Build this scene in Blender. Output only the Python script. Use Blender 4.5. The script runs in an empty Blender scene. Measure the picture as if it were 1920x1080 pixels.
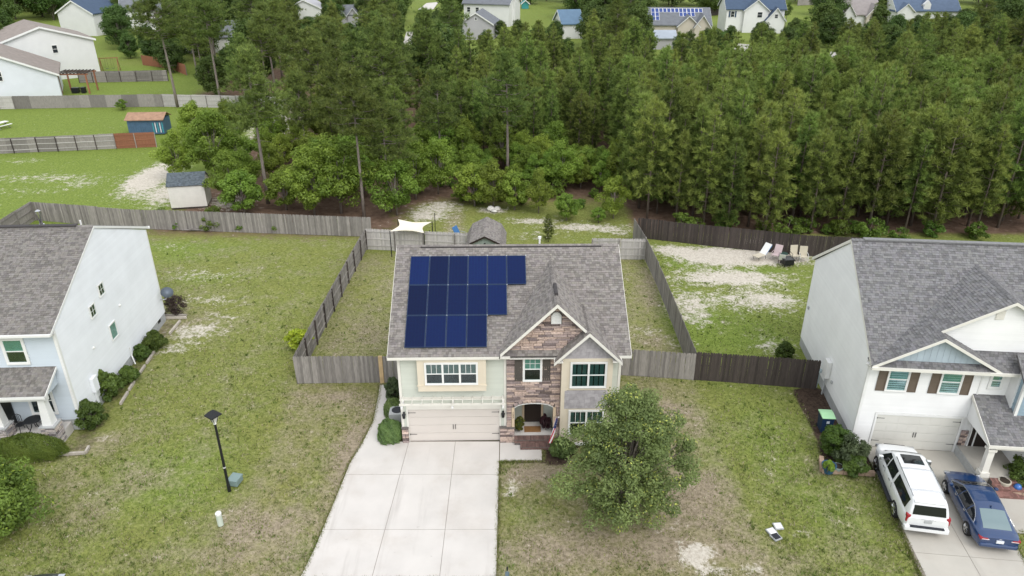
import bpy, bmesh, math, random
import numpy as np
from mathutils import Vector, Matrix

R = math.radians
scene = bpy.context.scene
random.seed(7); rng = np.random.default_rng(7)

# ------------------------------------------------------------------ camera, sky, sun, exposure
CAM_H, PITCH, FPX = 25.1, R(26.2), 1390.0
cam_d = bpy.data.cameras.new('camera'); cam = bpy.data.objects.new('camera', cam_d)
scene.collection.objects.link(cam); scene.camera = cam
cam.location = (0, 0, CAM_H); cam.rotation_euler = (R(90) - PITCH, 0, 0)
cam_d.sensor_width = 36.0; cam_d.lens = 36.0 * FPX / 1920.0
cam_d.clip_start = 0.5; cam_d.clip_end = 3000.0

SUN_EL, SUN_AZ = R(50), R(28)          # azimuth measured from -Y (behind the camera) towards +X
world = bpy.data.worlds.new('World'); scene.world = world; world.use_nodes = True
wn = world.node_tree; wn.nodes.clear()
sky = wn.nodes.new('ShaderNodeTexSky'); sky.sky_type = 'NISHITA'; sky.sun_disc = False
sky.sun_elevation = SUN_EL; sky.sun_rotation = R(180) - SUN_AZ
sky.air_density = 1.0; sky.dust_density = 3.0; sky.ozone_density = 1.0
bw = wn.nodes.new('ShaderNodeRGBToBW')
mixs = wn.nodes.new('ShaderNodeMix'); mixs.data_type = 'RGBA'; mixs.inputs[0].default_value = 0.72   # cloud cover greys the sky
bg = wn.nodes.new('ShaderNodeBackground'); bg.inputs[1].default_value = 0.15
wo = wn.nodes.new('ShaderNodeOutputWorld')
wn.links.new(sky.outputs[0], bw.inputs[0]); wn.links.new(sky.outputs[0], mixs.inputs[6])
wn.links.new(bw.outputs[0], mixs.inputs[7])
cloud = wn.nodes.new('ShaderNodeMix'); cloud.data_type = 'RGBA'; cloud.inputs[0].default_value = 0.6   # an even cloud deck over most of the sky
cloud.inputs[7].default_value = (5.6, 5.8, 6.1, 1); wn.links.new(mixs.outputs[2], cloud.inputs[6]); wn.links.new(cloud.outputs[2], bg.inputs[0])
wn.links.new(bg.outputs[0], wo.inputs[0])
sun_d = bpy.data.lights.new('sun', 'SUN'); sun = bpy.data.objects.new('sun', sun_d)
scene.collection.objects.link(sun)
sun_d.energy = 0.6; sun_d.angle = R(32); sun_d.color = (1.0, 0.975, 0.94)
sdir = Vector((math.sin(SUN_AZ) * math.cos(SUN_EL), -math.cos(SUN_AZ) * math.cos(SUN_EL), math.sin(SUN_EL)))
sun.rotation_euler = sdir.to_track_quat('Z', 'Y').to_euler()
sun.location = (0, 0, 60)
vs = scene.view_settings
vs.view_transform = 'Standard'; vs.look = 'None'; vs.exposure = 0.92; vs.gamma = 1.0; vs.use_curve_mapping = False
scene.cycles.max_bounces = 6; scene.cycles.transparent_max_bounces = 8
scene.cycles.diffuse_bounces = 3; scene.cycles.glossy_bounces = 3; scene.cycles.transmission_bounces = 4

# ------------------------------------------------------------------ helpers
C = scene.collection
def G(px, py, z=0.0):
    """ground (or height z) point under a position measured on the 1920x1080 photograph"""
    a = (px - 960) / FPX; b = -(py - 540) / FPX
    dy = math.cos(PITCH) + b * math.sin(PITCH); dz = -math.sin(PITCH) + b * math.cos(PITCH)
    t = (z - CAM_H) / dz
    return (t * a, t * dy)
def PJ(x, y, z):
    d = y * math.cos(PITCH) - (z - CAM_H) * math.sin(PITCH)
    u = y * math.sin(PITCH) + (z - CAM_H) * math.cos(PITCH)
    return (960 + FPX * x / d, 540 - FPX * u / d)

def tag(o, label=None, cat=None, group=None, kind=None):
    if label: o['label'] = label
    if cat: o['category'] = cat
    if group: o['group'] = group
    if kind: o['kind'] = kind
    return o
def empty(name, loc=(0, 0, 0), rz=0.0):
    o = bpy.data.objects.new(name, None); C.objects.link(o)
    o.location = loc; o.rotation_euler = (0, 0, rz); o.empty_display_size = 0.3
    return o
def thing(name, label, cat, loc=(0, 0, 0), rz=0.0, group=None):
    return tag(empty(name, loc, rz), label, cat, group)
def put(name, mesh, parent=None, loc=(0, 0, 0), rot=(0, 0, 0), sc=(1, 1, 1)):
    o = bpy.data.objects.new(name, mesh); C.objects.link(o)
    o.location = loc; o.rotation_euler = rot; o.scale = sc
    if parent: o.parent = parent
    return o
def copy_tree(o, parent=None):
    c = o.copy(); C.objects.link(c); c.parent = parent
    for ch in o.children: copy_tree(ch, c)
    return c

class Fr:
    """a plane: origin, axis a along it, axis b up it, n out of it"""
    def __init__(s, o, a=(1, 0, 0), b=(0, 0, 1)):
        s.o = Vector(o); s.a = Vector(a).normalized(); s.b = Vector(b).normalized(); s.n = s.a.cross(s.b).normalized()
    def p(s, a, b, d=0.0): return s.o + s.a * a + s.b * b + s.n * d
def front(x=0, y=0, z=0): return Fr((x, y, z), (1, 0, 0))
def right(x=0, y=0, z=0): return Fr((x, y, z), (0, 1, 0))
def left(x=0, y=0, z=0): return Fr((x, y, z), (0, -1, 0))

class MB:
    def __init__(s): s.v = []; s.f = []; s.m = []; s.col = []
    def face(s, pts, m=0):
        i = len(s.v); s.v += [tuple(p) for p in pts]; s.f.append(tuple(range(i, i + len(pts)))); s.m.append(m)
    def box(s, x0, x1, y0, y1, z0, z1, m=0):
        i = len(s.v)
        s.v += [(x0, y0, z0), (x1, y0, z0), (x1, y1, z0), (x0, y1, z0), (x0, y0, z1), (x1, y0, z1), (x1, y1, z1), (x0, y1, z1)]
        for q in ((0, 3, 2, 1), (4, 5, 6, 7), (0, 1, 5, 4), (1, 2, 6, 5), (2, 3, 7, 6), (3, 0, 4, 7)):
            s.f.append(tuple(i + k for k in q)); s.m.append(m)
        return s
    def fbox(s, fr, a0, a1, b0, b1, d0, d1, m=0):
        return s.prism(fr, [(a0, b0), (a1, b0), (a1, b1), (a0, b1)], d0, d1, m)
    def prism(s, fr, poly, d0, d1, m=0):
        n = len(poly); i = len(s.v)
        s.v += [tuple(fr.p(a, b, d0)) for a, b in poly] + [tuple(fr.p(a, b, d1)) for a, b in poly]
        s.f.append(tuple(i + n + k for k in range(n))); s.m.append(m)
        s.f.append(tuple(i + k for k in reversed(range(n)))); s.m.append(m)
        for k in range(n):
            j = (k + 1) % n
            s.f.append((i + k, i + j, i + n + j, i + n + k)); s.m.append(m)
        return s
    def tube(s, pts, radii, n=8, m=0, cap=True):
        pts = [Vector(p) for p in pts]
        if not hasattr(radii, '__len__'): radii = [radii] * len(pts)
        base = len(s.v)
        for k, p in enumerate(pts):
            d = (pts[min(k + 1, len(pts) - 1)] - pts[max(k - 1, 0)]).normalized()
            u = d.orthogonal().normalized() if abs(d.z) < 0.99 else Vector((1, 0, 0))
            if abs(d.z) < 0.99: u = d.cross(Vector((0, 0, 1))).normalized()
            w = d.cross(u).normalized()
            for j in range(n):
                t = 2 * math.pi * j / n
                s.v.append(tuple(p + (u * math.cos(t) + w * math.sin(t)) * radii[k]))
        for k in range(len(pts) - 1):
            for j in range(n):
                j2 = (j + 1) % n; a = base + k * n
                s.f.append((a + j, a + j2, a + n + j2, a + n + j)); s.m.append(m)
        if cap:
            s.f.append(tuple(base + j for j in reversed(range(n)))); s.m.append(m)
            s.f.append(tuple(base + (len(pts) - 1) * n + j for j in range(n))); s.m.append(m)
        return s
    def lathe(s, prof, n=16, c=(0, 0, 0), m=0):
        i = len(s.v)
        for r, z in prof:
            for j in range(n):
                t = 2 * math.pi * j / n
                s.v.append((c[0] + r * math.cos(t), c[1] + r * math.sin(t), c[2] + z))
        for k in range(len(prof) - 1):
            for j in range(n):
                j2 = (j + 1) % n; a = i + k * n
                s.f.append((a + j, a + j2, a + n + j2, a + n + j)); s.m.append(m)
        s.f.append(tuple(i + j for j in reversed(range(n)))); s.m.append(m)
        s.f.append(tuple(i + (len(prof) - 1) * n + j for j in range(n))); s.m.append(m)
        return s
    def mesh(s, name, mats, smooth=False):
        me = bpy.data.meshes.new(name); me.from_pydata(s.v, [], s.f)
        if not isinstance(mats, (list, tuple)): mats = [mats]
        for m in mats: me.materials.append(m)
        if len(mats) > 1: me.polygons.foreach_set('material_index', s.m)
        if smooth: me.polygons.foreach_set('use_smooth', [True] * len(me.polygons))
        me.update(); return me
    def build(s, name, mats, parent=None, smooth=False, bevel=0.0, loc=(0, 0, 0), rot=(0, 0, 0)):
        o = put(name, s.mesh(name, mats, smooth), parent, loc, rot)
        if bevel:
            b = o.modifiers.new('bevel', 'BEVEL'); b.width = bevel; b.segments = 2; b.limit_method = 'ANGLE'; b.angle_limit = R(40)
        return o

def quads_mesh(name, P, col, mat, tri=False):
    """P: (N,4,3) or (N,3,3) numpy -> one mesh, one colour per piece"""
    n, k, _ = P.shape
    me = bpy.data.meshes.new(name)
    me.vertices.add(n * k); me.vertices.foreach_set('co', P.reshape(-1).astype(np.float32))
    me.loops.add(n * k); me.loops.foreach_set('vertex_index', np.arange(n * k, dtype=np.int32))
    me.polygons.add(n); me.polygons.foreach_set('loop_start', np.arange(0, n * k, k, dtype=np.int32))
    me.polygons.foreach_set('loop_total', np.full(n, k, dtype=np.int32))
    at = me.color_attributes.new('Col', 'FLOAT_COLOR', 'POINT')
    cc = np.ones((n, k, 4), np.float32); cc[:, :, :3] = col[:, None, :]
    at.data.foreach_set('color', cc.reshape(-1))
    me.materials.append(mat); me.update(); me.validate()
    return me

def clip(poly, a, b, c):
    """keep the side a*x+b*y<=c of a convex polygon"""
    out = []
    for i in range(len(poly)):
        p, q = poly[i], poly[(i + 1) % len(poly)]
        dp, dq = a * p[0] + b * p[1] - c, a * q[0] + b * q[1] - c
        if dp <= 0: out.append(p)
        if dp * dq < 0:
            t = dp / (dp - dq); out.append((p[0] + t * (q[0] - p[0]), p[1] + t * (q[1] - p[1])))
    return out
def clip_poly(poly, by):
    n = len(by)
    for i in range(n):
        p, q = by[i], by[(i + 1) % n]
        nx, ny = q[1] - p[1], -(q[0] - p[0])
        poly = clip(poly, nx, ny, nx * p[0] + ny * p[1])
        if len(poly) < 3: return []
    return poly
def band(poly, z0, z1):
    q = clip(poly, 0, -1, -z0)
    return clip(q, 0, 1, z1) if len(q) > 2 else []
def area(p): return 0.5 * abs(sum(p[i][0] * p[(i + 1) % len(p)][1] - p[(i + 1) % len(p)][0] * p[i][1] for i in range(len(p))))

# ------------------------------------------------------------------ materials
def nd(nt, t, **kw):
    n = nt.nodes.new(t)
    for k, v in kw.items(): setattr(n, k, v)
    return n
def newmat(name):
    m = bpy.data.materials.new(name); m.use_nodes = True; nt = m.node_tree
    return m, nt, nt.nodes['Principled BSDF'], nt.links
def scale_by(nt, colsock, valsock):
    v = nd(nt, 'ShaderNodeVectorMath', operation='SCALE')
    nt.links.new(colsock, v.inputs[0]); nt.links.new(valsock, v.inputs['Scale']); return v.outputs[0]
def maprange(nt, sock, a, b, c, d, smooth=False):
    n = nd(nt, 'ShaderNodeMapRange'); n.interpolation_type = 'SMOOTHSTEP' if smooth else 'LINEAR'
    nt.links.new(sock, n.inputs[0])
    for i, v in zip((1, 2, 3, 4), (a, b, c, d)): n.inputs[i].default_value = v
    return n.outputs[0]
def noise(nt, pos, scale, detail=4, rough=0.55, stretch=None):
    if stretch:
        mp = nd(nt, 'ShaderNodeMapping'); mp.inputs['Scale'].default_value = stretch
        nt.links.new(pos, mp.inputs[0]); pos = mp.outputs[0]
    n = nd(nt, 'ShaderNodeTexNoise'); n.inputs['Scale'].default_value = scale
    n.inputs['Detail'].default_value = detail; n.inputs['Roughness'].default_value = rough
    nt.links.new(pos, n.inputs['Vector']); return n.outputs['Fac']
def M(name, col, rough=0.7, var=0.12, scale=3.0, rand=0.0, spec=0.3, metal=0.0, bump=0.0, bscale=40.0, attr=False, stretch=None, stain=0.0, stain_col=(0.2, 0.17, 0.13), coat=0.0):
    m, nt, bs, L = newmat(name)
    pos = nd(nt, 'ShaderNodeNewGeometry').outputs['Position']
    rgb = nd(nt, 'ShaderNodeRGB'); rgb.outputs[0].default_value = (*col, 1); c = rgb.outputs[0]
    if attr:
        a = nd(nt, 'ShaderNodeVertexColor'); a.layer_name = 'Col'
        mm = nd(nt, 'ShaderNodeVectorMath', operation='MULTIPLY'); L.new(c, mm.inputs[0]); L.new(a.outputs[0], mm.inputs[1]); c = mm.outputs[0]
    if var: c = scale_by(nt, c, maprange(nt, noise(nt, pos, scale, stretch=stretch), 0.25, 0.75, 1 - var, 1 + var))
    if rand:
        oi = nd(nt, 'ShaderNodeObjectInfo'); c = scale_by(nt, c, maprange(nt, oi.outputs['Random'], 0, 1, 1 - rand, 1 + rand))
    if stain:
        st = maprange(nt, noise(nt, pos, scale * 0.37, 6, 0.65), 0.5, 0.75, 0, stain, True)
        mx = nd(nt, 'ShaderNodeMix', data_type='RGBA'); L.new(st, mx.inputs[0]); L.new(c, mx.inputs[6]); mx.inputs[7].default_value = (*stain_col, 1); c = mx.outputs[2]
    L.new(c, bs.inputs['Base Color'])
    bs.inputs['Roughness'].default_value = rough; bs.inputs['Specular IOR Level'].default_value = spec
    bs.inputs['Metallic'].default_value = metal
    if coat: bs.inputs['Coat Weight'].default_value = coat; bs.inputs['Coat Roughness'].default_value = 0.04
    if bump:
        b = nd(nt, 'ShaderNodeBump'); b.inputs['Strength'].default_value = bump; b.inputs['Distance'].default_value = 0.02
        L.new(noise(nt, pos, bscale, 3), b.inputs['Height']); L.new(b.outputs[0], bs.inputs['Normal'])
    return m
def leafmat(name, col, trans=0.25, rand=0.18, hue=0.0):
    """thin leaves: diffuse plus some light passing through, colour varied per leaf (attribute) and per plant"""
    m, nt, bs, L = newmat(name)
    nt.nodes.remove(bs); out = nt.nodes['Material Output']
    a = nd(nt, 'ShaderNodeVertexColor'); a.layer_name = 'Col'
    rgb = nd(nt, 'ShaderNodeRGB'); rgb.outputs[0].default_value = (*col, 1)
    mm = nd(nt, 'ShaderNodeVectorMath', operation='MULTIPLY'); L.new(rgb.outputs[0], mm.inputs[0]); L.new(a.outputs[0], mm.inputs[1])
    oi = nd(nt, 'ShaderNodeObjectInfo')
    c = scale_by(nt, mm.outputs[0], maprange(nt, oi.outputs['Random'], 0, 1, 1 - rand, 1 + rand))
    if hue:
        hs = nd(nt, 'ShaderNodeHueSaturation'); L.new(c, hs.inputs['Color'])
        w = nd(nt, 'ShaderNodeMath', operation='FRACT'); mu = nd(nt, 'ShaderNodeMath', operation='MULTIPLY'); mu.inputs[1].default_value = 7.31
        L.new(oi.outputs['Random'], mu.inputs[0]); L.new(mu.outputs[0], w.inputs[0])
        L.new(maprange(nt, w.outputs[0], 0, 1, 0.5 - hue, 0.5 + hue * 0.6), hs.inputs['Hue']); c = hs.outputs[0]
    df = nd(nt, 'ShaderNodeBsdfDiffuse'); tr = nd(nt, 'ShaderNodeBsdfTranslucent'); gl = nd(nt, 'ShaderNodeBsdfGlossy')
    L.new(c, df.inputs[0]); L.new(scale_by(nt, c, maprange(nt, oi.outputs['Random'], 0, 1, 1.2, 1.2)), tr.inputs[0])
    gl.inputs['Roughness'].default_value = 0.5; gl.inputs[0].default_value = (0.6, 0.65, 0.6, 1)
    mx = nd(nt, 'ShaderNodeMixShader'); mx.inputs[0].default_value = trans; L.new(df.outputs[0], mx.inputs[1]); L.new(tr.outputs[0], mx.inputs[2])
    m2 = nd(nt, 'ShaderNodeMixShader'); m2.inputs[0].default_value = 0.03; L.new(mx.outputs[0], m2.inputs[1]); L.new(gl.outputs[0], m2.inputs[2])
    L.new(m2.outputs[0], out.inputs[0]); return m

WHITE = M('white_trim', (0.74, 0.74, 0.72), 0.5, 0.05, 2)
OFFWHITE = M('offwhite_trim', (0.70, 0.68, 0.62), 0.55, 0.06, 2)
CREAM = M('cream_panel', (0.66, 0.59, 0.47), 0.6, 0.06, 1.5, stain=0.12, stain_col=(0.45, 0.4, 0.32))
TAN = M('tan_trim', (0.60, 0.48, 0.34), 0.6, 0.06, 2)
SAGE = M('sage_siding', (0.53, 0.555, 0.49), 0.55, 0.05, 1.2, rand=0.03)
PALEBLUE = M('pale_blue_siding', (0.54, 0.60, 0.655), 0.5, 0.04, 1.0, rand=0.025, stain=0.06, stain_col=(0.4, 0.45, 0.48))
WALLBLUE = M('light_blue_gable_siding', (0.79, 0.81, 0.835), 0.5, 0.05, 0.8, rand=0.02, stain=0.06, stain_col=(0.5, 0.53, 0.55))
WHITESIDE = M('white_siding', (0.78, 0.78, 0.77), 0.5, 0.05, 0.8, rand=0.02, stain=0.10, stain_col=(0.52, 0.52, 0.49))
BLUEBOARD = M('blue_boards', (0.38, 0.45, 0.50), 0.55, 0.06, 2, rand=0.04)
BLUESHAKE = M('blue_shakes', (0.27, 0.36, 0.42), 0.6, 0.1, 3, rand=0.08)
GREYSHAKE = M('grey_shakes', (0.37, 0.35, 0.36), 0.7, 0.15, 6, rand=0.12)
SHINGLE = M('roof_shingles', (0.215, 0.197, 0.183), 0.85, 0.18, 9, attr=True, spec=0.15, bump=0.3, bscale=60)
SHINGLE_R = M('grey_roof_shingles', (0.180, 0.177, 0.179), 0.85, 0.18, 9, attr=True, spec=0.15, bump=0.3, bscale=60)
SHINGLE_L = M('brown_roof_shingles', (0.192, 0.179, 0.166), 0.85, 0.18, 9, attr=True, spec=0.15, bump=0.3, bscale=60)
DECK = M('roof_deck', (0.13, 0.12, 0.12), 0.9, 0.2, 5)
DARKVENT = M('dark_ridge_vent', (0.055, 0.05, 0.05), 0.8, 0.2, 6)
MORTAR = M('mortar', (0.14, 0.125, 0.115), 0.95, 0.2, 12)
def stonemat(name='ledge_stone', col=(0.44, 0.375, 0.345)):
    m = M(name, col, 0.85, 0.28, 11, rand=0.0, bump=0.6, bscale=35)
    nt = m.node_tree; L = nt.links; bs = nt.nodes['Principled BSDF']
    oi = nd(nt, 'ShaderNodeObjectInfo'); rp = nd(nt, 'ShaderNodeValToRGB'); L.new(oi.outputs['Random'], rp.inputs[0])
    e = rp.color_ramp.elements; e[0].color = (0.30, 0.27, 0.27, 1); e[1].color = (1.3, 1.2, 1.12, 1)
    for p, c in ((0.12, (0.46, 0.43, 0.45)), (0.3, (0.72, 0.68, 0.70)), (0.5, (0.92, 0.84, 0.82)), (0.7, (1.02, 0.92, 0.84)), (0.85, (1.12, 1.0, 0.9))):
        x = e.new(p); x.color = (*c, 1)
    src = bs.inputs['Base Color'].links[0].from_socket
    mm = nd(nt, 'ShaderNodeVectorMath', operation='MULTIPLY'); L.new(src, mm.inputs[0]); L.new(rp.outputs[0], mm.inputs[1]); L.new(mm.outputs[0], bs.inputs['Base Color'])
    return m
STONE = stonemat()
BRICK = M('brown_brick', (0.17, 0.105, 0.09), 0.85, 0.25, 8, rand=0.3)
BRICK_R = M('red_brown_brick', (0.24, 0.13, 0.11), 0.85, 0.25, 8, rand=0.35)
CMU = M('foundation_block', (0.40, 0.41, 0.41), 0.9, 0.12, 3, stain=0.2, stain_col=(0.28, 0.27, 0.24))
def concmat(name, col, tint):
    m = M(name, col, 0.9, 0.07, 0.7, stain=0.3, stain_col=tint, bump=0.15, bscale=30); nt = m.node_tree; L = nt.links; bs = nt.nodes['Principled BSDF']
    pos = nd(nt, 'ShaderNodeNewGeometry').outputs['Position']; src = bs.inputs['Base Color'].links[0].from_socket
    for sc, st, lo, hi, amt, colr in ((1.0, (1.5, .16, 1), .54, .74, .30, (.30, .27, .24)), (2.6, (1, 1, 1), .66, .78, .45, (.24, .21, .18)), (.45, (1, 1, 1), .5, .72, .22, (.36, .30, .24))):
        f = maprange(nt, noise(nt, pos, sc, 6, .62, st), lo, hi, 0, amt, True); mx = nd(nt, 'ShaderNodeMix', data_type='RGBA'); L.new(f, mx.inputs[0]); L.new(src, mx.inputs[6]); mx.inputs[7].default_value = (*colr, 1); src = mx.outputs[2]
    L.new(src, bs.inputs['Base Color']); return m
CONC = concmat('concrete', (0.57, 0.54, 0.505), (0.40, 0.35, 0.30))
CONC_R = concmat('concrete_tan', (0.45, 0.425, 0.375), (0.34, 0.30, 0.25))
JOINT = M('joint', (0.24, 0.21, 0.18), 0.95, 0.15, 4)
GARAGE = M('garage_door', (0.59, 0.545, 0.50), 0.5, 0.03, 1)
GARAGE_W = M('garage_door_white', (0.62, 0.61, 0.56), 0.5, 0.03, 1)
BLACK = M('black_metal', (0.015, 0.016, 0.018), 0.4, 0.1, 5)
DARKBROWN = M('dark_door', (0.028, 0.02, 0.017), 0.4, 0.1, 2)
SHUTTER = M('shutter', (0.085, 0.075, 0.066), 0.6, 0.08, 3)
SHUTTER_R = M('brown_shutter', (0.135, 0.105, 0.08), 0.6, 0.08, 3)
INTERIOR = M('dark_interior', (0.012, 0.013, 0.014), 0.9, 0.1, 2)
BLIND = M('blind', (0.42, 0.47, 0.44), 0.8, 0.05, 3)
BLIND_G = M('green_blind', (0.30, 0.50, 0.40), 0.8, 0.12, 1.5)
CURTAIN = M('teal_curtain', (0.09, 0.15, 0.135), 0.9, 0.15, 4)
STRIPED = M('grey_curtain', (0.19, 0.20, 0.18), 0.9, 0.1, 4)
def glassmat(name, refl=0.09, tint=(0.75, 0.85, 0.85)):
    m, nt, bs, L = newmat(name); nt.nodes.remove(bs); out = nt.nodes['Material Output']
    t = nd(nt, 'ShaderNodeBsdfTransparent'); t.inputs[0].default_value = (*tint, 1)
    g = nd(nt, 'ShaderNodeBsdfGlossy'); g.inputs['Roughness'].default_value = 0.03; g.inputs[0].default_value = (0.9, 0.95, 1, 1)
    lw = nd(nt, 'ShaderNodeLayerWeight'); lw.inputs[0].default_value = 0.35
    mx = nd(nt, 'ShaderNodeMixShader'); L.new(maprange(nt, lw.outputs['Fresnel'], 0, 1, refl * 0.5, min(1, refl * 3)), mx.inputs[0])
    L.new(t.outputs[0], mx.inputs[1]); L.new(g.outputs[0], mx.inputs[2]); L.new(mx.outputs[0], out.inputs[0]); return m
GLASS = glassmat('window_glass')
CARGLASS = M('car_glass', (0.012, 0.014, 0.016), 0.05, 0.0, 1, spec=0.6)
CARGLASS2 = M('car_glass_pale', (0.16, 0.22, 0.23), 0.06, 0.0, 1, spec=0.6)
CHROME = M('chrome', (0.62, 0.63, 0.65), 0.2, 0.0, 1, metal=1.0)
TYRE = M('tyre', (0.02, 0.02, 0.02), 0.85, 0.1, 10)
REDLAMP = M('red_lamp', (0.30, 0.012, 0.02), 0.15, 0.0, 1, spec=0.5)
PALELAMP = M('pale_lamp', (0.75, 0.6, 0.6), 0.15, 0.0, 1, spec=0.5)
WHITEPAINT = M('white_car_paint', (0.74, 0.75, 0.75), 0.3, 0.02, 2, spec=0.5, coat=0.8)
BLUEPAINT = M('blue_car_paint', (0.006, 0.034, 0.115), 0.28, 0.02, 2, spec=0.5, coat=1.0)
DARKPAINT = M('dark_car_paint', (0.03, 0.035, 0.045), 0.28, 0.02, 2, spec=0.5, coat=1.0)
PLATE = M('number_plate', (0.7, 0.72, 0.75), 0.4, 0.1, 20)
PLASTIC = M('black_plastic', (0.022, 0.024, 0.03), 0.55, 0.1, 5)
WOOD_GREY = M('weathered_wood', (0.24, 0.222, 0.205), 0.9, 0.3, 3, rand=0.3, stretch=(9, 9, 0.7), bump=0.3, bscale=30, stain=0.35, stain_col=(0.14, 0.13, 0.12))
WOOD_LIGHT = M('pale_weathered_wood', (0.43, 0.41, 0.39), 0.9, 0.2, 3, rand=0.16, stretch=(9, 9, 0.7), stain=0.25, stain_col=(0.25, 0.23, 0.21))
WOOD_DARK = M('dark_stained_wood', (0.058, 0.047, 0.042), 0.85, 0.25, 3, rand=0.28, stretch=(9, 9, 0.7))
WOOD_RED = M('red_brown_wood', (0.28, 0.12, 0.07), 0.9, 0.2, 3, rand=0.18, stretch=(9, 9, 0.7))
WOOD_NEW = M('new_wood', (0.50, 0.36, 0.2), 0.8, 0.15, 3, rand=0.1)
BARK = M('grey_bark', (0.21, 0.18, 0.155), 0.95, 0.35, 3, stretch=(3, 3, 0.6), bump=0.8, bscale=14)
BARK_D = M('brown_bark', (0.13, 0.105, 0.085), 0.95, 0.35, 3, stretch=(3, 3, 0.6), bump=0.8, bscale=14)
# ------------------------------------------------------------------ ground
def axis(lo, hi, step, far_lo, far_hi):
    mid = list(np.arange(lo, hi + 1e-6, step)); a, s = [], step
    x = lo
    while x > far_lo: s *= 1.35; x -= s; a.append(x)
    b, s, x = [], step, hi
    while x < far_hi: s *= 1.35; x += s; b.append(x)
    return np.array(a[::-1] + mid + b)
gx = axis(-82, 74, 0.55, -2200, 2200); gy = axis(18, 124, 0.55, -300, 2600)
XX, YY = np.meshgrid(gx, gy); nxg, nyg = len(gx), len(gy)
def sstep(v, a, b): t = np.clip((v - a) / (b - a), 0, 1); return t * t * (3 - 2 * t)
def zone(x0, x1, y0, y1, soft=1.5):
    return sstep(XX, x0 - soft, x0 + soft) * (1 - sstep(XX, x1 - soft, x1 + soft)) * sstep(YY, y0 - soft, y0 + soft) * (1 - sstep(YY, y1 - soft, y1 + soft))
def blob(px, py, rx, ry, w):
    x, y = G(px, py); x1, _ = G(px + rx, py); _, y1 = G(px, py - ry); _, y2 = G(px, py + ry)
    q = ((XX - x) / (x1 - x)) ** 2 + ((YY - y) / (0.5 * (y1 - y2))) ** 2
    return w * np.exp(-q * 0.9)
sand = np.zeros_like(XX); dry = np.zeros_like(XX); straw = np.zeros_like(XX); lush = np.full_like(XX, 0.6); mulch = np.zeros_like(XX)
# lushness and dryness of each yard
lush = 0.42 * zone(-90, -13.2, -50, 62) + 0.22 * zone(-13.2, 11.2, -50, 38, 0.5) + 0.35 * zone(-13, 11.2, 38, 70, 0.6) + 0.46 * zone(11.2, 90, -50, 38) + 0.58 * zone(11.2, 90, 38, 62) \
    + 0.92 * zone(-200, -31, 63, 150) + 0.75 * zone(-3000, 3000, 150, 3000, 8)
dry = 0.22 * zone(-90, -13.2, -50, 62) + 0.38 * zone(-13.2, 11.2, -50, 38, 0.5) + 0.36 * zone(-13, 11.2, 38, 58, 0.6) + 0.2 * zone(11.2, 90, -50, 38) + 0.1 * zone(11.2, 90, 38, 62)
straw = zone(11.5, 140, 62.5, 150, 1.2) + 0.75 * zone(-11, 11.5, 71, 150, 3.5) + 0.8 * zone(-33, -10, 62, 118, 3.0) + 0.7 * zone(-52, -10, 116, 150, 5.0)
for b in ((365, 620, 46, 14, .85), (330, 652, 44, 12, .7), (400, 562, 55, 12, .5), (390, 512, 70, 12, .5), (420, 590, 40, 10, .4), (320, 462, 70, 8, .3), (285, 330, 34, 30, 1.2), (318, 362, 40, 22, 1.0), (430, 378, 46, 16, .8),
          (520, 235, 46, 28, 1.0), (90, 332, 110, 9, .5), (40, 300, 50, 6, .35), (60, 357, 70, 7, .4), (490, 197, 26, 9, .6), (150, 345, 30, 8, .4), (20, 265, 20, 4, .5), (560, 262, 30, 10, .5),
          (1420, 480, 110, 14, 1.25), (1330, 478, 60, 14, .7), (1330, 515, 80, 14, .55), (1400, 520, 90, 12, .6), (1450, 560, 60, 25, .55), (1300, 590, 40, 22, .5), (1370, 560, 70, 20, .4), (1450, 650, 40, 18, .5), (1280, 560, 40, 20, .4),
          (1255, 465, 34, 7, .8), (1410, 450, 40, 5, .9), (1470, 455, 40, 5, .6), (1560, 452, 60, 6, .4), (800, 402, 36, 12, .95), (830, 384, 40, 9, .8), (925, 393, 26, 5, 1.1), (1000, 412, 50, 5, .9), (1090, 424, 70, 6, 1.0), (1160, 434, 30, 8, .6),
          (850, 425, 22, 26, .35), (1000, 440, 60, 8, .4), (1310, 1030, 26, 13, 1.25), (1300, 1052, 24, 12, .9), (1345, 1070, 30, 9, .8), (1412, 1066, 24, 9, .6), (955, 918, 10, 12, .8), (962, 900, 10, 8, .5),
          (195, 815, 10, 12, .5), (175, 925, 12, 10, .45), (220, 952, 14, 9, .5), (130, 855, 12, 8, .4), (80, 875, 20, 6, .35), (1260, 640, 30, 10, .4), (1215, 620, 34, 10, .35), (1250, 985, 30, 10, .3), (1455, 870, 10, 8, .3), (1500, 1000, 30, 20, .2), (150, 545, 0.1, .1, 0)):
    sand += blob(*b) * (0.86 if b[4] < 1.2 and b[0] < 1200 else 1.06)
for b in ((660, 850, 34, 70, .45), (500, 985, 110, 34, .35), (1235, 775, 60, 36, .45), (1300, 930, 70, 60, .5), (1010, 885, 60, 16, .5), (1160, 1030, 220, 40, .45), (620, 742, 70, 10, .4), (200, 830, 60, 30, .3), (250, 900, 60, 30, .25), (160, 960, 60, 30, .3), (120, 900, 50, 30, .3), (400, 1050, 160, 24, .3),
          (330, 600, 80, 40, .25), (1230, 640, 30, 20, .3), (1220, 560, 20, 30, .3), (850, 425, 24, 40, .6), (700, 620, 60, 20, .25), (1230, 520, 20, 20, .3), (1550, 900, 60, 50, .15), (1600, 1020, 50, 40, .2), (1480, 1060, 40, 20, .3)):
    dry += blob(*b)
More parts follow.
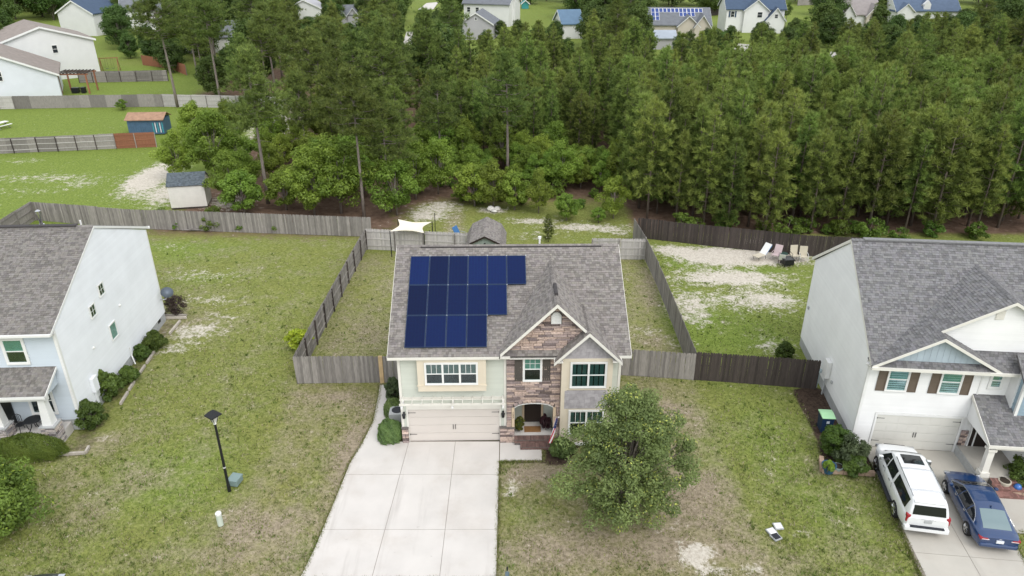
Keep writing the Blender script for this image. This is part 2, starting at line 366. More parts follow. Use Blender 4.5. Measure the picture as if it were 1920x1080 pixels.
for b in ((100, 230, 160, 16, .6), (140, 215, 120, 12, .4), (200, 310, 120, 20, .4), (330, 460, 120, 12, .5), (330, 480, 60, 10, .4), (380, 520, 60, 10, .3), (1350, 620, 90, 40, .5), (1240, 570, 20, 40, .4), (1400, 505, 60, 4, 1.0), (1290, 490, 40, 12, .4),
          (330, 870, 120, 40, .35), (300, 930, 100, 30, .35), (1450, 830, 60, 90, .3), (1570, 960, 50, 60, .35), (940, 1060, 16, 40, .9), (590, 880, 14, 100, .3), (570, 1040, 30, 40, .6), (1330, 850, 30, 90, .4), (950, 885, 20, 30, .5), (980, 960, 50, 30, .4)):
    lush += blob(*b)
# beds: bark mulch beside the right house, behind the edging of the left one and by the middle house's porch
def quadzone(pts, soft=0.25):
    w = np.ones_like(XX); n = len(pts)
    for i in range(n):
        (x0, y0), (x1, y1) = pts[i], pts[(i + 1) % n]
        ex, ey = x1 - x0, y1 - y0; l = math.hypot(ex, ey)
        d = (ex * (YY - y0) - ey * (XX - x0)) / l
        w *= sstep(d, -soft, soft)
    return w
mulch = np.maximum(quadzone([G(1488, 728), G(1556, 880), G(1660, 880), G(1585, 760), G(1530, 720)][0:5]), 0)
mulch = np.maximum(mulch, quadzone([G(105, 852), G(165, 852), G(340, 600), G(300, 600)]) * 0.42)
mulch = np.maximum(mulch, quadzone([G(1016, 868), G(1060, 872), G(1120, 800), G(1030, 800)]) * 0.9)
mulch = np.maximum(mulch, quadzone([G(1890, 905), G(1940, 930), G(1960, 860), G(1900, 860)]) * 0.9)
mulch = np.maximum(mulch, 0.4 * np.clip(blob(1250, 640, 16, 50, 1), 0, 1))
co = np.zeros((nyg, nxg, 3), np.float32); co[..., 0] = XX; co[..., 1] = YY
nz = 0.02 * np.sin(XX * 1.7 + YY * 0.6) * np.cos(YY * 1.3) + 0.03 * np.sin(XX * 0.31) * np.sin(YY * 0.27)
co[..., 2] = (nz - 0.06) * (np.abs(XX) < 120) - 0.03
idx = np.arange(nxg * nyg).reshape(nyg, nxg)
F4 = np.stack([idx[:-1, :-1], idx[:-1, 1:], idx[1:, 1:], idx[1:, :-1]], -1).reshape(-1, 4).astype(np.int32)
gm = bpy.data.meshes.new('ground'); gm.vertices.add(nxg * nyg); gm.vertices.foreach_set('co', co.reshape(-1))
gm.loops.add(F4.size); gm.loops.foreach_set('vertex_index', F4.reshape(-1))
gm.polygons.add(len(F4)); gm.polygons.foreach_set('loop_start', np.arange(0, F4.size, 4, dtype=np.int32)); gm.polygons.foreach_set('loop_total', np.full(len(F4), 4, np.int32))
gm.polygons.foreach_set('use_smooth', np.ones(len(F4), bool))
for nm, ch in (('W1', (sand, dry, straw)), ('W2', (lush, mulch, mulch * 0))):
    at = gm.color_attributes.new(nm, 'FLOAT_COLOR', 'POINT'); cc = np.ones((nyg, nxg, 4), np.float32)
    for k in range(3): cc[..., k] = ch[k]
    at.data.foreach_set('color', cc.reshape(-1))
gm.update(); gm.validate()
def groundmat():
    m, nt, bs, L = newmat('lawn_and_soil')
    pos = nd(nt, 'ShaderNodeNewGeometry').outputs['Position']
    def att(n):
        a = nd(nt, 'ShaderNodeVertexColor'); a.layer_name = n; s = nd(nt, 'ShaderNodeSeparateColor'); L.new(a.outputs[0], s.inputs[0]); return s.outputs
    w1, w2 = att('W1'), att('W2')
    def mix(f, a, b):
        x = nd(nt, 'ShaderNodeMix', data_type='RGBA'); L.new(f, x.inputs[0])
        for i, v in ((6, a), (7, b)):
            if isinstance(v, tuple): x.inputs[i].default_value = (*v, 1)
            else: L.new(v, x.inputs[i])
        return x.outputs[2]
    def add(a, b, k=1.0):
        x = nd(nt, 'ShaderNodeMath', operation='MULTIPLY_ADD'); L.new(b, x.inputs[0]); x.inputs[1].default_value = k; L.new(a, x.inputs[2]); return x.outputs[0]
    nA = noise(nt, pos, 0.32, 6, 0.62); nB = noise(nt, pos, 1.5, 6, 0.68); nC = noise(nt, pos, 6.5, 4, 0.7); nD = noise(nt, pos, 0.9, 5, 0.6, (1, 1, 1))
    # three grass tones: dull olive, yellow green, fresh green
    g = mix(maprange(nt, nC, 0.32, 0.68, 0, 1), (0.118, 0.13, 0.038), (0.275, 0.272, 0.088))
    g2 = mix(maprange(nt, nC, 0.32, 0.68, 0, 1), (0.098, 0.146, 0.027), (0.228, 0.288, 0.062))
    lushf = maprange(nt, add(add(w2[0], nA, 0.9), nB, 0.35), 0.72, 1.5, 0, 1)
    g = mix(lushf, g, g2)
    # dry, mauve-brown dead grass
    dcol = mix(maprange(nt, nC, 0.3, 0.7, 0, 1), (0.17, 0.135, 0.095), (0.40, 0.33, 0.25))
    dryf = maprange(nt, add(add(add(w1[1], nA, 0.9), nB, 0.9), nC, 0.6), 1.38, 1.95, 0, 0.92)
    c = mix(dryf, g, dcol)
    # pine straw and leaf litter
    scol = mix(maprange(nt, nB, 0.3, 0.7, 0, 1), (0.10, 0.062, 0.042), (0.20, 0.135, 0.098))
    c = mix(maprange(nt, add(add(w1[2], nB, 0.7), nA, 0.8), 0.95, 1.4, 0, 1), c, scol)
    # bare white sand
    wcol = mix(maprange(nt, nC, 0.3, 0.7, 0, 1), (0.40, 0.35, 0.285), (0.66, 0.62, 0.54))
    sf = maprange(nt, add(add(add(w1[0], nB, 1.7), nC, 1.3), nA, 0.4), 2.0, 2.42, 0, 1)
    c = mix(sf, c, wcol)
    mcol = mix(maprange(nt, nC, 0.3, 0.7, 0, 1), (0.035, 0.024, 0.018), (0.105, 0.075, 0.056))
    c = mix(maprange(nt, add(w2[1], nB, 0.5), 0.6, 0.85, 0, 1), c, mcol)
    L.new(c, bs.inputs['Base Color']); bs.inputs['Roughness'].default_value = 0.95; bs.inputs['Specular IOR Level'].default_value = 0.1
    b = nd(nt, 'ShaderNodeBump'); b.inputs['Strength'].default_value = 0.6; b.inputs['Distance'].default_value = 0.08
    L.new(add(nC, nB, 1.0), b.inputs['Height']); L.new(b.outputs[0], bs.inputs['Normal'])
    return m
gm.materials.append(groundmat())
ground = put('ground', gm); tag(ground, kind='structure')

# short grass: blades rising from the near lawns, thinned where the soil is bare
def wsample(W, x, y):
    i = np.clip(np.searchsorted(gx, x) - 1, 0, nxg - 2); j = np.clip(np.searchsorted(gy, y) - 1, 0, nyg - 2); return W[j, i]
NB = 200000
px = rng.uniform(-150, 2070, NB); v = rng.uniform(0, 1, NB) ** 0.8; py = 470 + v * 640
b_ = -(py - 540) / FPX; dyv = math.cos(PITCH) + b_ * math.sin(PITCH); dzv = -math.sin(PITCH) + b_ * math.cos(PITCH); tt = -CAM_H / dzv
bx = tt * (px - 960) / FPX; by = tt * dyv
bare = wsample(sand, bx, by) * 1.1 + wsample(dry, bx, by) * 0.55 + wsample(mulch, bx, by) * 2 + wsample(straw, bx, by)
clump = np.sin(bx * 2.1 + 3 * np.sin(by * 0.7)) * np.sin(by * 1.9 + 2 * np.sin(bx * 0.6))
keep = (rng.uniform(0, 1, NB) > bare + 0.25 - 0.25 * clump)
drive_poly = [G(*p) for p in ((565, 1085), (590, 1030), (613, 975), (640, 910), (655, 870), (680, 830), (700, 790), (711, 745), (712, 722), (740, 722), (757, 829), (1018, 829), (1018, 864), (936, 866), (930, 1085))]
def inpoly(x, y, P):
    r = np.zeros(len(x), bool); n = len(P)
    for i in range(n):
        (x0, y0), (x1, y1) = P[i], P[(i + 1) % n]
        c = ((y0 > y) != (y1 > y)) & (x < (x1 - x0) * (y - y0) / (y1 - y0 + 1e-9) + x0); r ^= c
    return r
RH_O, RH_A = (18.05, 31.85), R(-5.5)
LH_O, LH_A = (-23.7, 33.4), R(3.0)
rdrive = [(17.2, 20.5), (18.42, 29.0), (18.9, 32.3), (24.2, 31.4), (24.0, 29.2), (25.4, 28.8), (24.8, 25.6), (22.75, 25.6), (21.9, 20.5)]
keep &= ~inpoly(bx, by, drive_poly) & ~inpoly(bx, by, rdrive)
keep &= ~((bx > -6.5) & (bx < 6) & (by > 31.8) & (by < 44)) & ~((bx > 17.8) & (by > 31) & (by < 43)) & ~((bx < -23.4) & (by > 32) & (by < 47))
bx, by = bx[keep], by[keep]
ex, ey = [], []                                      # tufts creeping over the edges of the concrete
for poly in (drive_poly, rdrive):
    for (x0, y0), (x1, y1) in zip(poly, poly[1:] + poly[:1]):
        k = int(math.hypot(x1 - x0, y1 - y0) * 260); u = rng.uniform(0, 1, k); q = np.sin(u * 37) * .03
        ex.append(x0 + (x1 - x0) * u + rng.normal(0, .045, k) + q); ey.append(y0 + (y1 - y0) * u + rng.normal(0, .045, k))
ex, ey = np.concatenate(ex), np.concatenate(ey); ok = (ey < 31.6) | (ex < -6.3); ok &= ~((ex > 17) & (ey > 30.5)); bx = np.concatenate([bx, ex[ok]]); by = np.concatenate([by, ey[ok]]); n_edge = ok.sum()
cx_ = rng.choice(len(bx) - n_edge, 700); wx = np.repeat(bx[cx_], 7) + rng.normal(0, .07, 700 * 7); wy = np.repeat(by[cx_], 7) + rng.normal(0, .07, 700 * 7)     # broad-bladed weed clumps
bx = np.concatenate([wx, bx]); by = np.concatenate([wy, by]); n = len(bx); n_weed = len(wx)
h = rng.uniform(0.03, 0.085, n) * (0.7 + 0.6 * np.clip(wsample(lush, bx, by), 0, 1)); w = rng.uniform(0.012, 0.03, n) * (1 + (by - 25) / 40)
h[:n_weed] *= 1.4; w[:n_weed] *= 1.5; ang = rng.uniform(0, 2 * math.pi, n); lean = rng.normal(0, 0.05, (n, 2))
bz = np.full(n, -0.09); bz[n - n_edge:] = -0.03
P3 = np.zeros((n, 3, 3)); P3[:, 0] = np.stack([bx - w * np.cos(ang), by - w * np.sin(ang), bz], 1); P3[:, 1] = np.stack([bx + w * np.cos(ang), by + w * np.sin(ang), bz], 1)
P3[:, 2] = np.stack([bx + lean[:, 0], by + lean[:, 1], bz + h + 0.05], 1)
lu = np.clip(wsample(lush, bx, by) + rng.normal(0, 0.25, n), 0, 1)[:, None]
gc = np.array([0.20, 0.20, 0.07]) * (1 - lu) + np.array([0.15, 0.215, 0.038]) * lu
gc = gc * rng.uniform(0.6, 1.35, (n, 1)); d_ = rng.uniform(0, 1, n) < 0.22; gc[d_] = np.array([0.33, 0.28, 0.19]) * rng.uniform(0.7, 1.3, (d_.sum(), 1))
gc[:n_weed] = np.array([.125, .175, .04]) * rng.uniform(.7, 1.3, (n_weed, 1))
GRASSM = leafmat('grass_blades', (1, 1, 1), 0.15, 0.0)
go = put('grass', quads_mesh('grass', P3, gc, GRASSM)); tag(go, 'short patchy lawn grass growing on the house lots', 'grass', kind='stuff')

# ------------------------------------------------------------------ driveways and walks
def slab(name, pts, mat, z=0.03, kind='structure', parent=None, depth=0.12):
    m = MB(); m.prism(Fr((0, 0, 0), (1, 0, 0), (0, 1, 0)), pts, z - depth, z); return tag(m.build(name, mat, parent), kind=kind if not parent else None)
# the middle driveway: slabs cast in bays, each its own piece with a joint between
dl = [G(*p) for p in ((548, 1110), (565, 1080), (590, 1030), (613, 975), (640, 910), (656, 870), (680, 832))]
drv = tag(empty('driveway'), kind='structure')
base_pts = [G(548, 1110), G(565, 1080), G(590, 1030), G(613, 975), G(640, 910), G(656, 870), G(668, 846), G(678, 830), G(757, 829.5), G(768, 827), G(937, 827), G(936, 866), G(932, 1000), G(929, 1110)]
slab('joint_bed', base_pts, JOINT, 0.018, None, drv)
def lx(y):   # left edge x for a given y
    for (x0, y0), (x1, y1) in zip(dl, dl[1:]):
        if y0 <= y <= y1: return x0 + (x1 - x0) * (y - y0) / (y1 - y0)
    return dl[-1][0] if y > dl[-1][1] else dl[0][0]
xj1 = lambda y: -5.55 - 0.085 * (32.3 - y) * 0.55; xj2 = lambda y: -3.05 - 0.005 * (32.3 - y); xr = lambda y: -0.68
rows = [20.9, 22.3, 25.75, 29.55, 32.2]
for i in range(4):
    y0, y1 = rows[i] + 0.012, rows[i + 1] - 0.012
    for k, (fa, fb) in enumerate(((lx, xj1), (xj1, xj2), (xj2, xr))):
        ys = [y0] + [y for _, y in dl if y0 < y < y1] + [y1] if k == 0 else [y0, y1]
        lft = [(fa(y) + (0 if k == 0 else 0.011), y) for y in ys]; rgt = [(fb(y) - (0 if k == 2 else 0.011), y) for y in ys]
        slab('concrete_slab', rgt + lft[::-1], CONC, 0.03 + 0.003 * ((i * 3 + k) % 2), None, drv, 0.05)
slab('front_walk', [(-0.64, 30.66), (1.56, 30.66), (1.56, 31.45), (1.56, 32.1), (-0.64, 32.1)], CONC, 0.034)
slab('side_walk', [G(681, 829), G(700, 790), G(709, 745), G(712, 722), G(742, 722), G(741, 745), G(727, 780), G(716, 829)][::-1], CONC, 0.032)
# the right neighbour's driveway
rd = tag(empty('driveway'), kind='structure')
slab('joint_bed', rdrive[::-1], JOINT, 0.018, None, rd)
ud = Vector((0.115, 0.993)); pc = lambda t, s: (20.05 + s * 0.993 + t * 0.115 + 0.0, 23.0 + t * 0.993 - s * 0.115)
for t0, t1 in ((-2.6, 1.1), (1.1, 5.0), (5.0, 9.3)):
    for s0, s1 in ((-2.32, 0.0), (0.0, 2.35)):
        slab('concrete_slab', [pc(t0 + 0.012, s0 + 0.011), pc(t0 + 0.012, s1 - 0.011), pc(t1 - 0.012, s1 - 0.011), pc(t1 - 0.012, s0 + 0.011)], CONC_R, 0.03, None, rd, 0.05)
slab('concrete_slab', [pc(2.9, 2.37), pc(2.9, 4.6), pc(5.6, 4.6), pc(5.6, 2.37)], CONC_R, 0.034, None, rd, 0.05)
for nm, pts in (('road', ((752, 95), (762, 60), (775, 60), (770, 95))), ('road', ((784, 18), (800, 6), (822, 4), (812, 18))), ('driveway', ((1375, 93), (1385, 82), (1405, 84), (1398, 97))), ('driveway', ((1555, 105), (1558, 97), (1574, 100), (1566, 108)))):
    slab(nm, [G(*p) for p in pts][::1], CONC, 0.05)
# ------------------------------------------------------------------ house kit
def siding(parent, fr, poly, mat, e=0.128, d=0.0, name='siding_board'):
    z0 = min(p[1] for p in poly); z1 = max(p[1] for p in poly); z = z0
    while z < z1 - 0.01:
        q = band(poly, z, min(z + e, z1))
        if len(q) > 2 and area(q) > 0.004:
            m = MB(); n = len(q); zt = z + e
            f = [fr.p(a, b, d + 0.006 + 0.022 * (zt - b) / e) for a, b in q]; k = [fr.p(a, b, d - 0.004) for a, b in q]
            m.face(f); m.face(k[::-1])
            for i in range(n): j = (i + 1) % n; m.face([k[i], k[j], f[j], f[i]])
            m.build(name, mat, parent)
        z += e
def shingles(parent, fr, poly, mat, e=0.145, name='shingles', seed=0):
    """courses of separate tabs, each with its own butt edge and shade, clipped to the roof plane"""
    rg = random.Random(seed + int(area(poly) * 100)); V, F, cols = [], [], []
    b0 = min(p[1] for p in poly); b1 = max(p[1] for p in poly); a0 = min(p[0] for p in poly); a1 = max(p[0] for p in poly)
    b = b0
    while b < b1:
        a = a0 - rg.uniform(0, 0.4); row = rg.uniform(0.94, 1.06)
        while a < a1:
            w = rg.uniform(0.10, 0.26)
            q = clip_poly([(a, b), (a + w - 0.008, b), (a + w - 0.008, b + e * 1.02), (a, b + e * 1.02)], poly)
            if len(q) > 2 and area(q) > 0.0015:
                th = rg.choice((0.010, 0.012, 0.022)); s = (0.80 if rg.random() < 0.33 else 1.08) * rg.uniform(0.93, 1.07) * row
                i = len(V); n = len(q)
                V += [tuple(fr.p(x, y, 0.004 + th * max(0, 1 - (y - b) / e))) for x, y in q] + [tuple(fr.p(x, y, -0.012)) for x, y in q]
                F.append(tuple(range(i, i + n)))
                for k in range(n): j = (k + 1) % n; F.append((i + n + k, i + n + j, i + j, i + k))
                cols += [(s, s * rg.uniform(0.98, 1.02), s * rg.uniform(0.96, 1.03), 1)] * (2 * n)
            a += w
        b += e
    me = bpy.data.meshes.new(name); me.from_pydata(V, [], F); me.materials.append(mat)
    at = me.color_attributes.new('Col', 'FLOAT_COLOR', 'POINT'); at.data.foreach_set('color', np.array(cols, np.float32).reshape(-1))
    o = put(name, me, parent); o['kind'] = 'stuff'; return o
def roof_plane(roof, fr, poly, mat, th=0.14, seed=0, tabs=True):
    m = MB(); m.prism(fr, poly, -th, -0.013); o = m.build('roof_deck', DECK, roof)
    if tabs: shingles(roof, fr, poly, mat, seed=seed)
    return o
def capline(roof, p0, p1, mat, w=0.15, step=0.2):
    """overlapping cap shingles along a ridge"""
    p0, p1 = Vector(p0), Vector(p1); L_ = (p1 - p0).length; n = int(L_ / step); d = (p1 - p0).normalized(); s = d.cross(Vector((0, 0, 1))).normalized()
    V, F, cols = [], [], []
    for i in range(n):
        a = p0 + d * (i * step); b = p0 + d * ((i + 1.08) * step); i0 = len(V); t = random.uniform(0.8, 1.15)
        V += [tuple(a + s * w + Vector((0, 0, -0.05))), tuple(a + Vector((0, 0, 0.045))), tuple(a - s * w + Vector((0, 0, -0.05))),
              tuple(b + s * w + Vector((0, 0, -0.065))), tuple(b + Vector((0, 0, 0.025))), tuple(b - s * w + Vector((0, 0, -0.065))), tuple(a + Vector((0, 0, -0.06)))]
        F += [(i0, i0 + 1, i0 + 4, i0 + 3), (i0 + 1, i0 + 2, i0 + 5, i0 + 4), (i0, i0 + 6, i0 + 1), (i0 + 6, i0 + 2, i0 + 1)]; cols += [(t, t, t, 1)] * 7
    me = bpy.data.meshes.new('ridge_caps'); me.from_pydata(V, [], F); me.materials.append(mat)
    at = me.color_attributes.new('Col', 'FLOAT_COLOR', 'POINT'); at.data.foreach_set('color', np.array(cols, np.float32).reshape(-1))
    o = put('ridge_caps', me, roof); o['kind'] = 'stuff'; return o
def window(parent, fr, a0, a1, b0, b1, n=1, trim=0.07, tmat=None, fmat=None, grid=(0, 0), dress=None, hung=True, d=0.02, fw=0.05):
    """window > frame pieces, panes, what hangs behind the glass"""
    fmat = fmat or WHITE; tmat = tmat or WHITE
    m = MB()
    if trim:
        m.fbox(fr, a0 - trim, a1 + trim, b1, b1 + trim, d - 0.02, d + 0.045); m.fbox(fr, a0 - trim, a1 + trim, b0 - trim, b0, d - 0.02, d + 0.06)
        m.fbox(fr, a0 - trim, a0, b0, b1, d - 0.02, d + 0.045); m.fbox(fr, a1, a1 + trim, b0, b1, d - 0.02, d + 0.045)
    win = m.build('window', tmat, parent) if trim else empty('window')
    if not trim: win.parent = parent
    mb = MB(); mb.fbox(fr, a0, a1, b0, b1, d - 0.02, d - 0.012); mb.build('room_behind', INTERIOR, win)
    uw = (a1 - a0) / n
    for k in range(n):
        x0, x1 = a0 + k * uw, a0 + (k + 1) * uw; bm_ = (b0 + b1) / 2 if hung else None
        f = MB()
        for (p0, p1, q0, q1) in ((x0, x0 + fw, b0, b1), (x1 - fw, x1, b0, b1), (x0 + fw, x1 - fw, b0, b0 + fw), (x0 + fw, x1 - fw, b1 - fw, b1)): f.fbox(fr, p0, p1, q0, q1, d - 0.011, d + 0.034)
        if hung: f.fbox(fr, x0 + fw, x1 - fw, bm_ - 0.028, bm_ + 0.028, d - 0.011, d + 0.03)
        f.build('sash', fmat, win)
        for (q0, q1, up) in (((b0 + fw, bm_ - 0.028, 0), (bm_ + 0.028, b1 - fw, 1)) if hung else ((b0 + fw, b1 - fw, 1),)):
            g = MB(); g.fbox(fr, x0 + fw, x1 - fw, q0, q1, d + 0.012, d + 0.016); g.build('pane', GLASS, win)
            if up and (grid[0] > 1 or grid[1] > 1):
                gm_ = MB()
                for i in range(1, grid[0]): xx = x0 + fw + (x1 - x0 - 2 * fw) * i / grid[0]; gm_.fbox(fr, xx - 0.012, xx + 0.012, q0, q1, d + 0.010, d + 0.020)
                for i in range(1, grid[1]): zz = q0 + (q1 - q0) * i / grid[1]; gm_.fbox(fr, x0 + fw, x1 - fw, zz - 0.012, zz + 0.012, d + 0.0105, d + 0.0195)
                gm_.build('muntin', fmat, win)
            if dress and (up or dress[2]):
                c = MB(); kind, cm, _ = dress
                if kind == 'blind': c.fbox(fr, x0 + fw, x1 - fw, q0, q1, d - 0.010, d - 0.002)
                else:
                    nn = max(4, int((x1 - x0) / 0.07))
                    for i in range(nn):
                        if kind == 'drapes' and i % 4 == 3: continue
                        u0 = x0 + fw + (x1 - x0 - 2 * fw) * i / nn; u1 = u0 + (x1 - x0 - 2 * fw) / nn * 0.9
                        c.prism(fr, [(u0, q0), (u1, q0), (u1, q1), (u0, q1)], d - 0.011, d - 0.002 - 0.006 * (i % 2))
                c.build('curtain' if kind != 'blind' else 'blind', cm, win)
    return win
STONE_MESH, STONE_MESH_G = [], []; STONE_G = stonemat('grey_ledge_stone', (0.43, 0.42, 0.41))
for k in range(6):
    m = MB(); r_ = random.Random(k); j = lambda s: r_.uniform(-s, s)
    ring = [(-.5, -.5), (.5, -.5), (.5, .5), (-.5, .5)]
    b0 = [(x, 0, z) for x, z in ring]; b1 = [(x * 0.985, -0.6 + j(.1), z * 0.95) for x, z in ring]; b2 = [(x * (0.9 + j(.05)), -1 + j(.25), z * (0.72 + j(.1))) for x, z in ring]
    for A, B in ((b0, b1), (b1, b2)):
        for i in range(4): m.face([A[i], A[(i + 1) % 4], B[(i + 1) % 4], B[i]])
    m.face(b2); STONE_MESH.append(m.mesh('stone', STONE)); STONE_MESH_G.append(m.mesh('stone', STONE_G))
def stones(parent, fr, poly_fn, z0, z1, cap=300, hole=None, seed=1, hmin=0.085, hmax=0.16, lmin=0.25, lmax=0.75, meshes=None):
    meshes = meshes or STONE_MESH
    """ledge stones course by course between the limits poly_fn(z)->[(a0,a1),...]; past the cap they join one mesh"""
    rg = random.Random(seed); z = z0; extra = MB(); rz = math.atan2(fr.a.y, fr.a.x)
    placed = []
    while z < z1 - 0.03:
        h = min(rg.uniform(hmin, hmax), z1 - z)
        for a0, a1 in poly_fn(z + h / 2):
            a = a0
            while a < a1 - 0.02:
                w = rg.uniform(lmin, lmax)
                if a1 - (a + w) < lmin * 0.6: w = a1 - a
                placed.append((a, w, z, h)); a += w
        z += h
    big = sorted(placed, key=lambda s: -s[1] * s[3])[:cap]; bigset = set(big)
    for s in placed:
        a, w, zz, h = s; dp = rg.uniform(0.035, 0.085); c = fr.p(a + w / 2, zz + h / 2, 0.004)
        if s in bigset: put('stone', rg.choice(meshes), parent, c, (0, 0, rz), (w - 0.008, dp, h - 0.008))
        else: extra.fbox(fr, a, a + w - 0.01, zz, zz + h - 0.01, 0, dp * 0.7)
    if extra.v: o = extra.build('small_stones', STONE, parent); o['kind'] = 'stuff'
def garage_door(parent, fr, a0, a1, b0, b1, mat, d=-0.08):
    g = MB(); g.fbox(fr, a0, a1, b0, b1, d - 0.05, d); door = g.build('garage_door', mat, parent)
    nr, nc = 4, 8; hh = (b1 - b0) / nr; ww = (a1 - a0) / nc
    for i in range(nr):
        p = MB(); p.fbox(fr, a0 + 0.01, a1 - 0.01, b0 + i * hh + 0.008, b0 + (i + 1) * hh - 0.008, d + 0.001, d + 0.022)
        for k in range(nc): p.fbox(fr, a0 + k * ww + 0.07, a0 + (k + 1) * ww - 0.07, b0 + i * hh + 0.09, b0 + (i + 1) * hh - 0.09, d + 0.023, d + 0.029)
        p.build('door_panel', mat, door)
    for s, zz in ((a0 + 0.03, b0 + 0.45), (a0 + 0.03, b1 - 0.22), (a1 - 0.40, b0 + 0.45), (a1 - 0.40, b1 - 0.22)):
        h = MB(); h.prism(fr, [(s, zz - 0.012), (s + 0.37, zz - 0.012), (s + 0.37, zz + 0.012), (s, zz + 0.012)], d + 0.03, d + 0.042)
        e = s if s < (a0 + a1) / 2 else s + 0.37
        h.fbox(fr, e - 0.012, e + 0.012, zz - 0.04, zz + 0.04, d + 0.03, d + 0.045); h.build('hinge', BLACK, door)
    for s in (-0.07, 0.05):
        h = MB(); c = (a0 + a1) / 2; zz = b0 + 0.78
        h.fbox(fr, c + s, c + s + 0.025, zz, zz + 0.3, d + 0.03, d + 0.06); h.build('handle', BLACK, door)
    return door
def lantern(parent, fr, a, b, d=0.0):
    m = MB(); m.fbox(fr, a - 0.05, a + 0.05, b + 0.02, b + 0.22, d, d + 0.03); c = fr.p(a, b, d + 0.14)
    m.lathe([(0.03, -0.10), (0.075, -0.09), (0.095, 0.12), (0.11, 0.13), (0.05, 0.22), (0.015, 0.26)], 8, c)
    m.fbox(fr, a - 0.015, a + 0.015, b + 0.14, b + 0.17, d, d + 0.12)
    return m.build('wall_lantern', BLACK, parent)
def shutter(parent, fr, a0, a1, b0, b1, mat, d=0.02, style='plank'):
    m = MB(); m.fbox(fr, a0, a1, b0, b1, d, d + 0.02)
    if style == 'plank':
        n = 4; w = (a1 - a0) / n
        for i in range(n): m.fbox(fr, a0 + i * w + 0.006, a0 + (i + 1) * w - 0.006, b0, b1, d + 0.02, d + 0.032)
        for z in (b0 + 0.2, b1 - 0.3): m.fbox(fr, a0, a1, z, z + 0.09, d + 0.033, d + 0.05)
    else:
        mid = (b0 + b1) / 2; w = 0.05
        m.fbox(fr, a0, a0 + w, b0, b1, d + 0.02, d + 0.04); m.fbox(fr, a1 - w, a1, b0, b1, d + 0.02, d + 0.04)
        for z0, z1 in ((b0, b0 + w), (mid - w / 2, mid + w / 2), (b1 - w, b1)): m.fbox(fr, a0 + w, a1 - w, z0, z1, d + 0.02, d + 0.04)
    return m.build('shutter', mat, parent)
def shakes(parent, fr, poly, mat, e=0.2, d=0.0):
    rg = random.Random(3); z0 = min(p[1] for p in poly); z1 = max(p[1] for p in poly); a0 = min(p[0] for p in poly); a1 = max(p[0] for p in poly); z = z0
    while z < z1 - 0.02:
        a = a0 - rg.uniform(0, 0.15)
        while a < a1:
            w = rg.uniform(0.16, 0.3); q = clip_poly([(a, z), (a + w - 0.008, z), (a + w - 0.008, z + e), (a, z + e)], poly)
            if len(q) > 2 and area(q) > 0.002:
                m = MB(); f = [fr.p(x, y, d + 0.006 + 0.02 * max(0, 1 - (y - z) / e)) for x, y in q]; k = [fr.p(x, y, d - 0.003) for x, y in q]; n = len(q)
                m.face(f); [m.face([k[i], k[(i + 1) % n], f[(i + 1) % n], f[i]]) for i in range(n)]; m.build('shake', mat, parent)
            a += w
        z += e
def bricks(parent, fr, a0, a1, b0, b1, mat, rowlock=False, d=0.0, names='brick'):
    mesh = None; w, h = (0.075, b1 - b0) if rowlock else (0.215, 0.075); rz = math.atan2(fr.a.y, fr.a.x)
    m = MB(); m.box(-.5, .5, -1, 0, -.5, .5); me = m.mesh('brick', mat)
    z = b0; r = 0
    while z < b1 - 0.02:
        a = a0 - (0 if rowlock or r % 2 == 0 else w / 2)
        while a < a1 - 0.01:
            x0, x1 = max(a, a0), min(a + w - 0.012, a1)
            if x1 - x0 > 0.02: put(names, me, parent, fr.p((x0 + x1) / 2, z + h / 2, d), (0, 0, rz), (x1 - x0, 0.02, h - 0.012))
            a += w
        z += h; r += 1

# ------------------------------------------------------------------ the middle house
mh = thing('suburban_house', 'sage two-storey house with stone gable entry and blue solar panels on its roof', 'house', (-5.85, 32.25, 0), R(1.0))
W_, D_ = 11.45, 11.2; K = 0.583; EZ, EY = 5.56, -0.42                     # main roof: z = EZ + K*(y-EY)
zr = lambda y: EZ + K * (y - EY)
RY = 5.62; RZ = zr(RY)
m = MB(); m.box(0.0, 5.56, 0.03, D_, 0, 5.5); m.box(8.36, W_, 0.03, D_, 0, 5.5); m.box(5.56, 8.36, 1.15, D_, 0, 5.5); m.box(5.56, 8.36, 0.03, 1.15, 2.75, 5.5)
m.prism(Fr((0.0, 0, 0), (0, 1, 0)), [(0.05, 5.45), (D_, 5.45), (D_, 5.55), (RY, RZ - 0.2), (0.05, zr(0.05) - 0.2)], -W_ , 0.0)
m.v = [(x + (W_ if False else 0), y, z) for x, y, z in m.v]
wall = m.build('wall', SAGE, mh)
for v_ in wall.data.vertices:
    if v_.co.x < -0.5: v_.co.x += W_
    elif v_.index >= len(wall.data.vertices) - 5: v_.co.x += W_
F0 = front(0, 0.03)
siding(wall, F0, [(0.13, 2.35), (5.42, 2.35), (5.42, 5.52), (0.13, 5.52)], SAGE)
siding(wall, F0, [(0.13, 0.98), (0.32, 0.98), (0.32, 2.35), (0.13, 2.35)], SAGE); siding(wall, F0, [(5.22, 0.98), (5.42, 0.98), (5.42, 2.35), (5.22, 2.35)], SAGE)
siding(wall, F0, [(10.98, 0.1), (11.33, 0.1), (11.33, 5.52), (10.98, 5.52)], SAGE)
siding(wall, left(0, 0, 0), [(-D_, 0.1), (-0.03, 0.1), (-0.03, 5.5), (-D_, 5.5)], SAGE, e=0.256); siding(wall, right(W_, 0, 0), [(0.03, 0.1), (D_, 0.1), (D_, 5.5), (0.03, 5.5)], SAGE, e=0.256)
